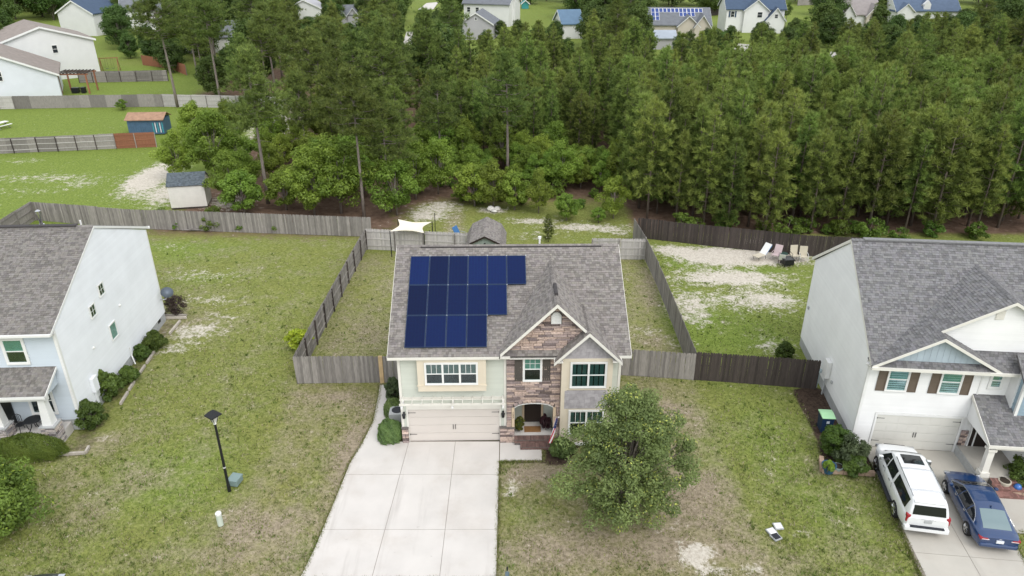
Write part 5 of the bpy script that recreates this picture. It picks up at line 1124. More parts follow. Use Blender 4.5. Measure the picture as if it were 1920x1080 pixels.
part('post', BLACK, mbx, lambda m: m.box(-.05, .05, -.05, .05, -0.1, 1.0)); part('box', M('mailbox_grey', (0.09, 0.13, 0.15), 0.35, 0.05, 3, spec=0.5), mbx, lambda m: m.prism(front(0, -0.28), [(-.09, 1.0), (.09, 1.0), (.09, 1.12)] + [(.09 * math.cos(t), 1.12 + .09 * math.sin(t)) for t in np.linspace(0.3, math.pi - 0.3, 7)] + [(-.09, 1.12)], -0.5, 0)); part('door', BLACK, mbx, lambda m: m.box(-.095, .095, -0.3, -0.281, 0.99, 1.22)); part('finial', BLACK, mbx, lambda m: m.lathe([(0.03, 1.15), (0.04, 1.3), (0.02, 1.36)], 8, (0, 0.32, 0))); part('bracket', BLACK, mbx, lambda m: m.box(-.03, .03, -.25, .34, .93, 1.0))

# ------------------------------------------------------------------ middle house porch things
MHM = Matrix.Translation((-5.85, 32.25, 0)) @ Matrix.Rotation(R(1.0), 4, 'Z')
def mhp(x, y, z): return MHM @ Vector((x, y, z))
dm = MB(); dm.box(-.45, .45, -.26, .26, 0, 0.02); tag(dm.build('door_mat', M('coir_mat', (0.24, 0.125, 0.05), 0.95, 0.2, 12), loc=mhp(6.97, 0.42, 0.402), rot=(0, 0, R(1)), bevel=0.006), 'brown coir doormat before the middle house\'s dark front door', 'doormat')
fl = thing('flag', 'stars and stripes flag on a slanted pole beside the stone entry', 'flag', mhp(8.12, -0.12, -0.28)); fl.scale = (1.22, 1.22, 1.22)
FR_, FW_, FB_ = M('flag_red', (0.42, 0.03, 0.05), 0.8, 0.05, 4), M('flag_white', (0.72, 0.70, 0.70), 0.8, 0.04, 4), M('flag_blue', (0.03, 0.04, 0.13), 0.8, 0.05, 4)
pole_a, pole_b = Vector((0, 0, 1.55)), Vector((0.12, -0.75, 2.05))
part('pole', WHITE, fl, lambda m: (m.tube([pole_a, pole_b], 0.014, 8), m.lathe([(0.0, 0), (0.03, 0.03), (0.0, 0.06)], 8, pole_b)))
NU, NV = 13, 22; cl = MB(); pts = {}
for i in range(NU + 1):
    for j in range(NV + 1):
        u, v_ = i / NU, j / NV                   # u down from the pole side hoist along the pole, v along the fly, hanging
        top = pole_b.lerp(pole_a, 0.04 + 0.55 * u * (1 - 0.55 * v_)); drop = v_ * 1.30
        sway = 0.085 * math.sin(u * 11 + v_ * 2.2) * (0.25 + v_); pts[i, j] = top + Vector((sway - 0.30 * v_ * (1 - 0.6 * u) - 0.04, -0.05 * math.sin(u * 9) * v_ - 0.02, -drop * (1 - 0.10 * u) - 0.02))
for i in range(NU):
    for j in range(NV):
        canton = i < 7 and j < 9; m_ = 2 if canton else (0 if i % 2 == 0 else 1)
        if canton and (i % 2 == 0) and (j % 2 == 0) and j < 8:
            c = sum((pts[a] for a in ((i, j), (i + 1, j), (i + 1, j + 1), (i, j + 1))), Vector()) / 4
            for dz in (-0.004, 0.004): cl.face([c + (pts[a] - c) * 0.35 + Vector((0, dz, 0)) for a in ((i, j), (i + 1, j), (i + 1, j + 1), (i, j + 1))], 1)
        cl.face([pts[i, j], pts[i + 1, j], pts[i + 1, j + 1], pts[i, j + 1]], m_)
o = cl.build('cloth', [FR_, FW_, FB_], fl)
# patio set on the left house's porch
LHM = Matrix.Translation((*LH_O, 0)) @ Matrix.Rotation(LH_A, 4, 'Z')
pt = thing('patio_table', 'black iron table on the left house\'s porch', 'table', LHM @ Vector((-2.05, -0.75, 0.5))); part('table_top', BLACK, pt, lambda m: m.lathe([(0.42, .7), (0.44, .72), (0.42, .74)], 18))
for k in range(3): part('leg', BLACK, pt, lambda m, k=k: m.tube([(0.1 * math.cos(k * 2.1), 0.1 * math.sin(k * 2.1), 0.7), (0.15 * math.cos(k * 2.1), 0.15 * math.sin(k * 2.1), 0.35), (0.4 * math.cos(k * 2.1), 0.4 * math.sin(k * 2.1), 0)], 0.025, 6))
def iron_chair(label, x, y, rz, z=0.5):
    c = thing('patio_chair', label, 'chair', LHM @ Vector((x, y, z)), rz); part('seat', BLACK, c, lambda m: m.lathe([(0.22, .42), (0.23, .44), (0.22, .46)], 12))
    part('backrest', BLACK, c, lambda m: (m.tube([(-.2, .2, .45), (-.22, .27, .8), (-.1, .3, .95), (.1, .3, .95), (.22, .27, .8), (.2, .2, .45)], 0.02, 6), [m.tube([(a, .22, .45), (a * 1.1, .29, .92)], 0.012, 4) for a in (-.12, -.06, 0, .06, .12)]))
    for sx, sy in ((-1, -1), (1, -1), (1, 1), (-1, 1)): part('leg', BLACK, c, lambda m: m.tube([(sx * .16, sy * .16, .43), (sx * .22, sy * .22, 0)], 0.018, 6))
iron_chair('black iron chair left of the table on the left house\'s porch', -2.75, -0.75, R(60)); iron_chair('black iron chair at the left edge of the left house\'s porch', -4.05, -0.5, R(-20))
# timber edging round the left house's bed: each timber lifts away
EDG = M('edging_timber', (0.42, 0.38, 0.33), 0.9, 0.2, 4, rand=0.15)
def timber(name, label, a, b, mat, w=0.12, h=0.12, cat='edging', group=None, z=0.0):
    a, b = Vector((*a, z)), Vector((*b, z)); L_ = (b - a).length; m = MB(); m.box(0, L_, -w / 2, w / 2, -0.05, h); o = m.build(name, mat, loc=a, rot=(0, 0, math.atan2(b.y - a.y, b.x - a.x)), bevel=0.012); return tag(o, label, cat, group)
timber('edging_timber', 'weathered edging timber in front of the left house\'s long hedge', G(106, 853), G(160, 850), EDG)
timber('edging_timber', 'short edging timber at the corner right of the long hedge', G(161, 849), G(167, 838), EDG)
for i, (a, b) in enumerate((((226, 758), (240, 736)), ((242, 732), (252, 716)), ((261, 702), (272, 686)), ((275, 682), (292, 656)), ((318, 626), (338, 602)))):
    timber('edging_timber', 'pale edging timber along the bed beside the left house\'s gable wall', G(*a), G(*b), EDG, group='edging timbers beside the left house')
timber('edging_timber', 'long edging timber below the purple bush behind the left house', G(309, 597), G(350, 596), EDG); timber('edging_timber', 'upper edging timber below the purple bush behind the left house', G(309, 592), G(350, 592), EDG)
# landscape blocks round the right house's bed
BLK = M('landscape_block', (0.36, 0.26, 0.19), 0.9, 0.2, 5, rand=0.2)
pth = [G(1539, 860), G(1541, 884), G(1640, 890)]; k = 0
for (x0, y0), (x1, y1) in zip(pth, pth[1:]):
    n = max(1, round(math.hypot(x1 - x0, y1 - y0) / 0.5))
    for i in range(n): k += 1; timber('edging_block', 'tan retaining block edging the bed beside the white car', (x0 + (x1 - x0) * i / n, y0 + (y1 - y0) * i / n), (x0 + (x1 - x0) * (i + .96) / n, y0 + (y1 - y0) * (i + .96) / n), BLK, 0.22, 0.2, group='retaining blocks by the white car')
pth = [G(1886, 905), G(1894, 925), G(1935, 938)]
for (x0, y0), (x1, y1) in zip(pth, pth[1:]):
    n = max(1, round(math.hypot(x1 - x0, y1 - y0) / 0.5))
    for i in range(n): timber('edging_block', 'tan retaining block edging the bed beside the brick steps', (x0 + (x1 - x0) * i / n, y0 + (y1 - y0) * i / n), (x0 + (x1 - x0) * (i + .96) / n, y0 + (y1 - y0) * (i + .96) / n), BLK, 0.22, 0.2, group='retaining blocks by the brick steps')
# wheeled bin
bn = thing('wheeled_bin', 'dark blue wheeled bin with pale green lid beside the right house', 'bin', (*G(1544, 806), 0), R(-4)); NAVY = M('bin_navy', (0.012, 0.03, 0.075), 0.45, 0.05, 3)
m = MB(); m.v = [(-.27, -.3, .04), (.27, -.3, .04), (.27, .3, .04), (-.27, .3, .04), (-.33, -.38, 1.02), (.33, -.38, 1.02), (.33, .38, 1.02), (-.33, .38, 1.02)]; m.f = [(0, 3, 2, 1), (4, 5, 6, 7), (0, 1, 5, 4), (1, 2, 6, 5), (2, 3, 7, 6), (3, 0, 4, 7)]; m.m = [0] * 6; m.build('body', NAVY, bn, bevel=0.02)
part('lid', M('bin_lid_green', (0.36, 0.62, 0.36), 0.45, 0.04, 3), bn, lambda m: m.prism(right(-.36), [(-.42, 1.02), (.42, 1.02), (.42, 1.08), (.1, 1.14), (-.42, 1.07)], 0, .72), bevel=0.02); part('emblem', M('emblem_pale', (0.45, 0.5, 0.55), 0.5), bn, lambda m: m.box(-.08, .08, -.372, -.36, .68, .84)); part('handle', NAVY, bn, lambda m: m.tube([(-.25, .46, 1.0), (.25, .46, 1.0)], 0.02, 6))
for sx in (-1, 1): part('wheel', TYRE, bn, lambda m: m.tube([(sx * .24, .34, .1), (sx * .31, .34, .1)], 0.1, 12))
# pots by the right house
def pot(label, px_, py_, r, h, mat, z=0.0):
    t = thing('plant_pot', label, 'pot', (*G(px_, py_, z), z)); part('bowl', mat, t, lambda m: m.lathe([(r * .75, 0), (r, h * .85), (r * 1.08, h * .86), (r * 1.08, h), (r * .9, h)], 16), smooth=False); part('soil', M('potting_soil', (0.04, 0.03, 0.022), 0.95), t, lambda m: m.lathe([(r * .88, h * .9), (r * .88, h + .004)], 14)); return t
NAVYP = M('blue_glaze', (0.03, 0.09, 0.16), 0.3, 0.1, 5); GREYP = M('grey_green_pot', (0.3, 0.36, 0.34), 0.6, 0.1, 5); TANP = M('tan_pot', (0.50, 0.46, 0.37), 0.7, 0.1, 5)
pot('square-looking dark blue pot with lime plant at the bed corner', 1552, 884, .34, .45, NAVYP); pot('grey-green pot between blue pot and white car', 1569, 883, .26, .32, GREYP); pot('tan pot at the foot of the right house\'s brick steps', 1879, 916, .27, .5, TANP)
gb = thing('gazing_ball', 'shiny blue garden ball in the bed beside the brick steps', 'garden ball', (*G(1904, 924), 0)); part('ball', M('blue_gloss', (0.03, 0.12, 0.38), 0.08, 0.3, 8, spec=0.7), gb, lambda m: m.lathe([(0.02, .18), (.12, .22), (.18, .33), (.18, .4), (.12, .5), (.02, .54)], 16), smooth=True); part('stand', CMU, gb, lambda m: m.lathe([(.12, 0), (.06, .1), (.08, .2)], 10))
w0 = MHM @ Vector((-0.5, 1.7, 0)); ac = thing('air_conditioner', 'grey air conditioner between the round shrubs left of the garage', 'air conditioner', w0, R(1)); part('case', CMU, ac, lambda m: m.box(-.42, .35, -.4, .4, .08, .85), bevel=0.03); part('fan_grille', PLASTIC, ac, lambda m: m.lathe([(0.3, .855), (.3, .87)], 20)); part('pad', CONC, ac, lambda m: m.box(-.5, .42, -.5, .5, 0, .08))
for px_, py_, pl in ((10, 182, 0),): pass
# far yard: timber play set and pergola by the white houses
pg = thing('pergola', 'brown timber pergola behind the far left white house', 'pergola', (*G(117, 176), 0), R(3))
for x in (0, 4.4):
    for y in (0, 3): part('post', WOOD_RED, pg, lambda m: m.box(x - .1, x + .1, y - .1, y + .1, 0, 3.0))
for y in (0, 3): part('beam', WOOD_RED, pg, lambda m: m.box(-.4, 4.8, y - .06, y + .06, 3.0, 3.2))
for i in range(9): part('rafter', WOOD_DARK, pg, lambda m: m.box(-.2 + i * .57, -.12 + i * .57, -.4, 3.4, 3.2, 3.34))
part('furniture', BLACK, pg, lambda m: (m.box(1.2, 2.3, .6, 1.4, 0, .8), m.box(2.8, 3.4, .5, 1.2, 0, .9)))
sw_ = thing('swing_set', 'red timber swing set behind the far white gable house', 'swing set', (*G(192, 134), 0), R(15))
for x in (0, 3): [part('leg', WOOD_RED, sw_, lambda m: m.tube([(x, s_ * .9, 0), (x, 0, 2.4)], .06, 6)) for s_ in (-1, 1)]
part('beam', WOOD_RED, sw_, lambda m: m.tube([(-.2, 0, 2.4), (3.2, 0, 2.4)], .07, 6)); [part('swing', BLACK, sw_, lambda m: (m.box(x - .2, x + .2, -.1, .1, .5, .55), m.box(x - .2, x - .18, -.01, .01, .55, 2.4), m.box(x + .18, x + .2, -.01, .01, .55, 2.4))) for x in (1, 2)]
x, y = G(3, 240); pbn = thing('picnic_table', 'white picnic table at the left edge of the far lawn', 'picnic table', (x, y, 0), R(70))
part('table_top', WHITE, pbn, lambda m: m.box(-1, 1, -.4, .4, .7, .76)); [part('bench', WHITE, pbn, lambda m: m.box(-1, 1, s_ * .8 - .14, s_ * .8 + .14, .42, .47)) for s_ in (-1, 1)]; [part('leg', WOOD_GREY, pbn, lambda m: m.tube([(x_, -.8, 0), (x_, .3, .7)], .05, 5)) for x_ in (-.7, .7)]; [part('leg', WOOD_GREY, pbn, lambda m: m.tube([(x_, .8, 0), (x_, -.3, .7)], .05, 5)) for x_ in (-.75, .75)]
# ------------------------------------------------------------------ cars
def loft(sections):
    m = MB(); n = len(sections[0])
    for s in sections: m.v += [tuple(p) for p in s]
    for i in range(len(sections) - 1):
        for j in range(n - 1): a = i * n + j; m.f.append((a, a + 1, a + n + 1, a + n)); m.m.append(0)
    m.f.append(tuple(reversed(range(n)))); m.m.append(0); m.f.append(tuple((len(sections) - 1) * n + j for j in range(n))); m.m.append(0)
    return m
def lerp_tab(tab, y):
    if y <= tab[0][0]: return tab[0][1:]
    for a, b in zip(tab, tab[1:]):
        if y <= b[0]:
            t = (y - a[0]) / (b[0] - a[0]); t = t * t * (3 - 2 * t) * 0.5 + t * 0.5
            return tuple(p + (q - p) * t for p, q in zip(a[1:], b[1:]))
    return tab[-1][1:]
def make_car(label, loc, rz, paint, body, cab, wheels, wr, ww, spec, group=None):
    """body: rows (y, half width, bottom z, top z); cab: rows (y, roof half width, roof z), belt half width and z from the body"""
    t = thing('parked_car', label, 'car', (*loc, 0), rz, group)
    ys = np.linspace(body[0][0], body[-1][0], 46); secs = []
    for y in ys:
        w, zb, zt = lerp_tab(body, y); h = zt - zb
        half = [(0.0, zb), (w * 0.8, zb), (w * 0.95, zb + 0.10 * h), (w * 0.99, zb + 0.28 * h), (w, zb + 0.5 * h), (w * 0.985, zb + 0.74 * h), (w * 0.955, zb + 0.9 * h), (w * 0.88, zb + 0.985 * h), (w * 0.6, zt + 0.012), (0.0, zt + 0.025)]
        secs.append([(-x, y, z) for x, z in half[::-1]][:-1] + [(x, y, z) for x, z in half])
    bm_ = loft(secs); bo = bm_.build('body', paint, t, smooth=True)
    cm = MB()
    for wy in wheels:
        for s in (-1, 1): cm.tube([(s * (ww - 0.38), wy, wr), (s * (ww + 0.4), wy, wr)], wr + 0.065, 24)
    cut = cm.build('wheel_cutter', paint); md = bo.modifiers.new('b', 'BOOLEAN'); md.operation = 'DIFFERENCE'; md.object = cut; md.solver = 'EXACT'
    dg = bpy.context.evaluated_depsgraph_get(); dg.update(); nm = bpy.data.meshes.new_from_object(bo.evaluated_get(dg)); bo.modifiers.clear(); bo.data = nm; bpy.data.objects.remove(cut)
    nm.polygons.foreach_set('use_smooth', [True] * len(nm.polygons)); nm.set_sharp_from_angle(angle=R(35))
    # cabin
    def sec(y):
        rw, rz_ = lerp_tab(cab, y); w, zb, zt = lerp_tab(body, y); bwid = w * 0.93; zbelt = zt - 0.03
        return bwid, zbelt, min(rw, bwid), max(rz_, zbelt + 0.001)
    yc = np.linspace(cab[0][0], cab[-1][0], 40); secs = []
    def ring(y):
        bw_, zb, rw, rz_ = sec(y); h = rz_ - zb
        half = [(bw_, zb - 0.03), (bw_ + (rw - bw_) * 0.5, zb + h * 0.5), (rw, zb + h * 0.88), (rw * 0.95, zb + h * 0.96), (rw * 0.82, zb + h), (rw * 0.4, rz_ + 0.02 * min(1, h * 3)), (0, rz_ + 0.03 * min(1, h * 3))]
        return half
    for y in yc:
        half = ring(y); secs.append([(-x, y, z) for x, z in half] [:-1] + [(x, y, z) for x, z in half[::-1]])
    cb = loft([s[::-1] for s in secs]); cab_o = cb.build('cabin', paint, t, smooth=True); cab_o.data.set_sharp_from_angle(angle=R(40))
    def sidex(y, z):
        bw_, zb, rw, rz_ = sec(y); h = max(rz_ - zb, 1e-3); u = (z - zb) / h
        if u < 0.5: return bw_ + (rw - bw_) * u
        return bw_ + (rw - bw_) * 0.5 + (rw - bw_) * 0.5 * (u - 0.5) / 0.38
    def topz(x, y):
        half = ring(y)[2:]
        for (x0, z0), (x1, z1) in zip(half, half[1:]):
            if x1 <= abs(x) <= x0: return z0 + (z1 - z0) * (x0 - abs(x)) / max(x0 - x1, 1e-6)
        return half[0][1]
    def side_glass(poly, mat=CARGLASS, name='side_window', off=0.008):
        (yA, zA), (yB, zB), (yC, zC), (yD, zD) = poly; n, k = 8, 4
        for s in (-1, 1):
            m = MB(); P = [[None] * (k + 1) for _ in range(n + 1)]
            for i in range(n + 1):
                for j in range(k + 1):
                    u, v_ = i / n, j / k; y = (yA + (yB - yA) * u) * (1 - v_) + (yD + (yC - yD) * u) * v_; z = (zA + (zB - zA) * u) * (1 - v_) + (zD + (zC - zD) * u) * v_
                    P[i][j] = (s * (sidex(y, z) + off), y, z + 0.002)
            for i in range(n):
                for j in range(k): q = [P[i][j], P[i + 1][j], P[i + 1][j + 1], P[i][j + 1]]; m.face(q if s > 0 else q[::-1])
            m.build(name, mat, t, smooth=True)
    def top_glass(y0, y1, f0, f1, mat, name, off=0.010, cut_in=0.0):
        m = MB(); n, k = 10, 12; P = []
        for i in range(n + 1):
            y = y0 + (y1 - y0) * i / n; rw = sec(y)[2]; fr_ = f0 + (f1 - f0) * i / n; P.append([(rw * fr_ * (2 * j / k - 1), y, topz(rw * fr_ * (2 * j / k - 1), y) + off) for j in range(k + 1)])
        for i in range(n):
            for j in range(k): m.face([P[i][j], P[i][j + 1], P[i + 1][j + 1], P[i + 1][j]])
        return m.build(name, mat, t, smooth=True)
    spec(t, side_glass, top_glass, sidex, topz, sec)
    # wheels
    for wy in wheels:
        for s in (-1, 1):
            w = empty('wheel', (s * (ww - 0.115), wy, wr)); w.parent = t; m = MB(); n = 28; prof = [(wr * .66, -.11), (wr * .92, -.115), (wr, -.07), (wr, .07), (wr * .92, .115), (wr * .66, .11)]
            i0 = 0
            for r, x in prof: m.v += [(x, r * math.cos(2 * math.pi * k / n), r * math.sin(2 * math.pi * k / n)) for k in range(n)]
            for a in range(len(prof) - 1):
                for k in range(n): k2 = (k + 1) % n; m.f.append((a * n + k, a * n + k2, a * n + n + k2, a * n + n + k)); m.m.append(0)
            m.build('tyre', TYRE, w, smooth=True)
            rm = MB(); R2 = wr * .66
            rm.tube([(s * .02, 0, 0), (s * .03, 0, 0)], R2, 24); rm.build('wheel_well', BLACK, w)
            rm = MB()
            for k in range(6):
                a = k * math.pi / 3; 
                for da in (-0.16, 0.16): p0 = (s * .09, .05 * math.cos(a), .05 * math.sin(a)); p1 = (s * .105, R2 * .97 * math.cos(a + da), R2 * .97 * math.sin(a + da)); rm.tube([p0, p1], [0.035, 0.03], 5)
            rm.tube([(s * .08, 0, 0), (s * .115, 0, 0)], 0.06, 10)
            for k in range(24):
                a0, a1 = k * math.pi / 12, (k + 1) * math.pi / 12
                rm.face([(s * .11, R2 * math.cos(a0), R2 * math.sin(a0)), (s * .11, R2 * math.cos(a1), R2 * math.sin(a1)), (s * .10, R2 * .88 * math.cos(a1), R2 * .88 * math.sin(a1)), (s * .10, R2 * .88 * math.cos(a0), R2 * .88 * math.sin(a0))])
            rm.build('rim', CHROME, w)
    u = MB(); u.box(-ww + .25, ww - .25, body[0][0] + .4, body[-1][0] - .4, 0.2, 0.42); u.build('underbody', BLACK, t)
    return t
# large white SUV: y=0 at the rear axle, nose towards +y
def suv_spec(t, side, top, sx, tz, sec):
    side([(3.08, 1.20), (2.18, 1.21), (2.18, 1.74), (2.55, 1.73)], name='side_window'); side([(2.10, 1.21), (1.12, 1.22), (1.12, 1.76), (2.10, 1.745)]); side([(0.92, 1.22), (-0.78, 1.23), (-0.80, 1.73), (0.92, 1.76)], name='quarter_window')
    top(2.72, 3.42, .94, .96, CARGLASS, 'windshield'); top(1.55, 2.3, .62, .62, CARGLASS, 'sunroof', 0.012)
    w = sec(-1.0)
    part('rear_window', CARGLASS, t, lambda m: m.prism(Fr((0, -1.225, 1.20), (1, 0, 0), (0, 0.2, 0.6)), [(-.70, .06), (.70, .06), (.65, .50), (-.65, .50)], -0.02, 0.022))
    for s in (-1, 1):
        part('tail_lamp', REDLAMP, t, lambda m: m.box(s * .835 - .09, s * .835 + .09, -1.255, -1.05, .82, 1.22), bevel=0.03)
        part('roof_rail', CHROME, t, lambda m: m.tube([(s * .66, 2.05, 1.905), (s * .69, 1.0, 1.945), (s * .69, -.2, 1.94), (s * .67, -.75, 1.90)], 0.022, 6)); part('mirror', WHITEPAINT, t, lambda m: m.box(s * 1.10 - .11, s * 1.10 + .11, 2.62, 2.78, 1.18, 1.40), bevel=0.04); part('mirror_glass', CHROME, t, lambda m: m.box(s * 1.10 - .09, s * 1.10 + .09, 2.605, 2.618, 1.2, 1.38))
        part('running_board', PLASTIC, t, lambda m: m.box(s * .98 - .13, s * .98 + .13, .55, 2.75, .33, .40)); part('door_handle', CHROME, t, lambda m: [m.box(s * 1.005 - .015, s * 1.005 + .015, y, y + .2, 1.02, 1.06) for y in (1.25, 2.2)])
        part('door_seam', PLASTIC, t, lambda m: [m.box(s * 1.004 - .003, s * 1.004 + .003, y, y + .012, .55, 1.18) for y in (0.98, 2.1, 3.06)]); part('headlamp', CHROME, t, lambda m: m.box(s * .76 - .16, s * .76 + .16, 4.18, 4.30, .82, 1.0), bevel=0.03)
    for y in (1.15, -0.35): part('cross_bar', CHROME, t, lambda m: m.tube([(-.67, y, 1.95), (-.3, y, 1.985), (.3, y, 1.985), (.67, y, 1.95)], 0.022, 6))
    part('rear_bumper', WHITEPAINT, t, lambda m: m.box(-.95, .95, -1.40, -1.1, .42, .68), bevel=0.06); part('bumper_step', PLASTIC, t, lambda m: m.box(-.72, .72, -1.42, -1.2, .665, .70)); part('number_plate', CMU, t, lambda m: m.box(-.16, .16, -1.305, -1.262, .88, 1.03)); part('tailgate_trim', CHROME, t, lambda m: m.box(-.3, .3, -1.30, -1.27, 1.07, 1.09)); part('brake_lamp', REDLAMP, t, lambda m: m.box(-.22, .22, -1.03, -.95, 1.80, 1.845)); part('spoiler', WHITEPAINT, t, lambda m: m.box(-.68, .68, -1.06, -.85, 1.80, 1.85), bevel=0.02)
    part('cowl', PLASTIC, t, lambda m: m.prism(Fr((0, 0, 1.155), (1, 0, 0), (0, 1, 0)), [(-.82, 3.30), (.82, 3.30), (.7, 3.46), (0, 3.52), (-.7, 3.46)], 0, 0.03)); part('grille', PLASTIC, t, lambda m: m.box(-.5, .5, 4.28, 4.33, .7, .98))
suv = make_car('white full-size SUV with roof rails parked on the right driveway', (18.93, 26.50), R(-10.5), WHITEPAINT,
    [(-1.28, .86, .45, 1.10), (-1.18, .95, .40, 1.21), (-0.6, 1.0, .36, 1.25), (1.0, 1.01, .34, 1.24), (3.0, 1.01, .34, 1.19), (3.6, 1.0, .36, 1.15), (4.0, .94, .38, 1.10), (4.22, .82, .42, 1.02), (4.32, .66, .46, .92)],
    [(-1.22, .80, 1.20), (-1.02, .74, 1.80), (-.75, .735, 1.885), (.6, .745, 1.925), (1.8, .74, 1.915), (2.35, .73, 1.87), (2.75, .74, 1.70), (3.45, .86, 1.16)], (0.0, 3.3), 0.415, 1.03, suv_spec)
def sedan_spec(paint):
    def f(t, side, top, sx, tz, sec):
        side([(2.55, .93), (1.62, .93), (1.52, 1.33), (1.85, 1.28)]); side([(1.55, .93), (.62, .93), (.55, 1.32), (1.45, 1.335)]); side([(.55, .93), (-.18, .96), (-.02, 1.10), (.47, 1.30)], name='quarter_window')
        top(1.88, 2.72, .92, .93, CARGLASS, 'windshield'); top(-.62, .28, .86, .84, CARGLASS2, 'rear_window'); top(0.75, 1.5, .7, .7, paint, 'roof_panel', 0.004)
        for s in (-1, 1):
            P = [(2.62, .915), (1.6, .905), (.6, .905), (-.24, .945), (0.0, 1.13), (.50, 1.325), (1.3, 1.365), (1.86, 1.30), (2.62, .93)]
            part('window_trim', CHROME, t, lambda m: m.tube([(s * (sx(y, z) + .012), y, z) for y, z in P], 0.011, 5)); part('tail_lamp', REDLAMP, t, lambda m: m.box(s * .66 - .17, s * .66 + .17, -1.085, -.84, .74, .86), bevel=0.03, rot=(0, 0, 0)); part('tail_lamp_strip', PALELAMP, t, lambda m: m.box(s * .60 - .15, s * .60 + .15, -1.095, -1.04, .765, .80))
            part('mirror', paint, t, lambda m: m.box(s * .99 - .09, s * .99 + .09, 2.15, 2.28, .93, 1.06), bevel=0.03); part('door_handle', CHROME, t, lambda m: [m.box(s * .925 - .012, s * .925 + .012, y, y + .18, .84, .87) for y in (.55, 1.6)]); part('headlamp', CHROME, t, lambda m: m.box(s * .68 - .15, s * .68 + .15, 3.45, 3.6, .62, .74), bevel=0.03)
        part('number_plate', PLATE, t, lambda m: m.box(-.15, .15, -1.115, -1.06, .64, .78)); part('badge', CHROME, t, lambda m: m.box(-.06, .06, -1.085, -1.04, .82, .85), bevel=0.01); part('rear_bumper', paint, t, lambda m: m.box(-.80, .80, -1.13, -.8, .34, .58), bevel=0.08); part('antenna', paint, t, lambda m: m.prism(right(-.02), [(.30, 1.40), (.48, 1.42), (.34, 1.49)], 0, .04))
    return f
SED_B = [(-1.07, .77, .36, .87), (-1.02, .83, .32, .915), (-.6, .90, .28, .96), (.4, .925, .25, .95), (1.8, .925, .25, .93), (2.7, .92, .26, .90), (3.2, .87, .28, .82), (3.6, .74, .30, .70), (3.75, .52, .36, .60)]
SED_C = [(-.85, .70, .90), (-.3, .66, 1.14), (.3, .62, 1.345), (.75, .62, 1.40), (1.4, .62, 1.42), (1.85, .64, 1.355), (2.2, .68, 1.18), (2.85, .80, .875)]
sedan = make_car('dark blue sedan parked nose-in beside the white SUV', (21.62, 25.35), R(-10.0), BLUEPAINT, SED_B, SED_C, (0.0, 2.83), 0.34, 0.945, sedan_spec(BLUEPAINT))
x, y = G(62, 1078, 1.4)
dark = make_car('dark car at the bottom left edge of which only the roof shows', (x + 0.2, y - 2.95), R(4), DARKPAINT, SED_B, SED_C, (0.0, 2.83), 0.34, 0.945, sedan_spec(DARKPAINT))
# ------------------------------------------------------------------ far houses
RGREY = M('far_grey_roof', (0.15, 0.16, 0.175), 0.85, 0.15, 1.2); RBLUE = M('far_blue_roof', (0.055, 0.085, 0.135), 0.8, 0.12, 1.2); RBROWN = M('far_brown_roof', (0.25, 0.215, 0.19), 0.85, 0.18, 1.5); RTAN = M('far_tan_roof', (0.26, 0.235, 0.225), 0.85, 0.12, 1.2)
FWALL = M('far_white_wall', (0.68, 0.68, 0.67), 0.6, 0.05, 0.6); FTAN = M('far_tan_wall', (0.50, 0.45, 0.38), 0.7, 0.06, 0.6); FGREYW = M('far_grey_wall', (0.42, 0.41, 0.43), 0.7, 0.06, 0.6); DARKPANE = M('far_pane', (0.03, 0.035, 0.04), 0.1, 0.1, 2, spec=0.6)
def far_window(parent, fr, a, b, w, h, n=1, shut=False):
    f = MB(); f.fbox(fr, a - .08, a + w + .08, b - .08, b + h + .08, 0.0, 0.06); wo = f.build('window', WHITE, parent)
    for k in range(n):
        for q in (0, 1): g = MB(); g.fbox(fr, a + k * w / n + .03, a + (k + 1) * w / n - .03, b + q * h / 2 + .03, b + (q + 1) * h / 2 - .03, 0.06, 0.07); g.build('pane', DARKPANE, wo)
    if shut:
        for s in (a - .5, a + w + .12): g = MB(); g.fbox(fr, s, s + .38, b - .05, b + h + .05, 0, .07); g.build('shutter', RBLUE, wo)
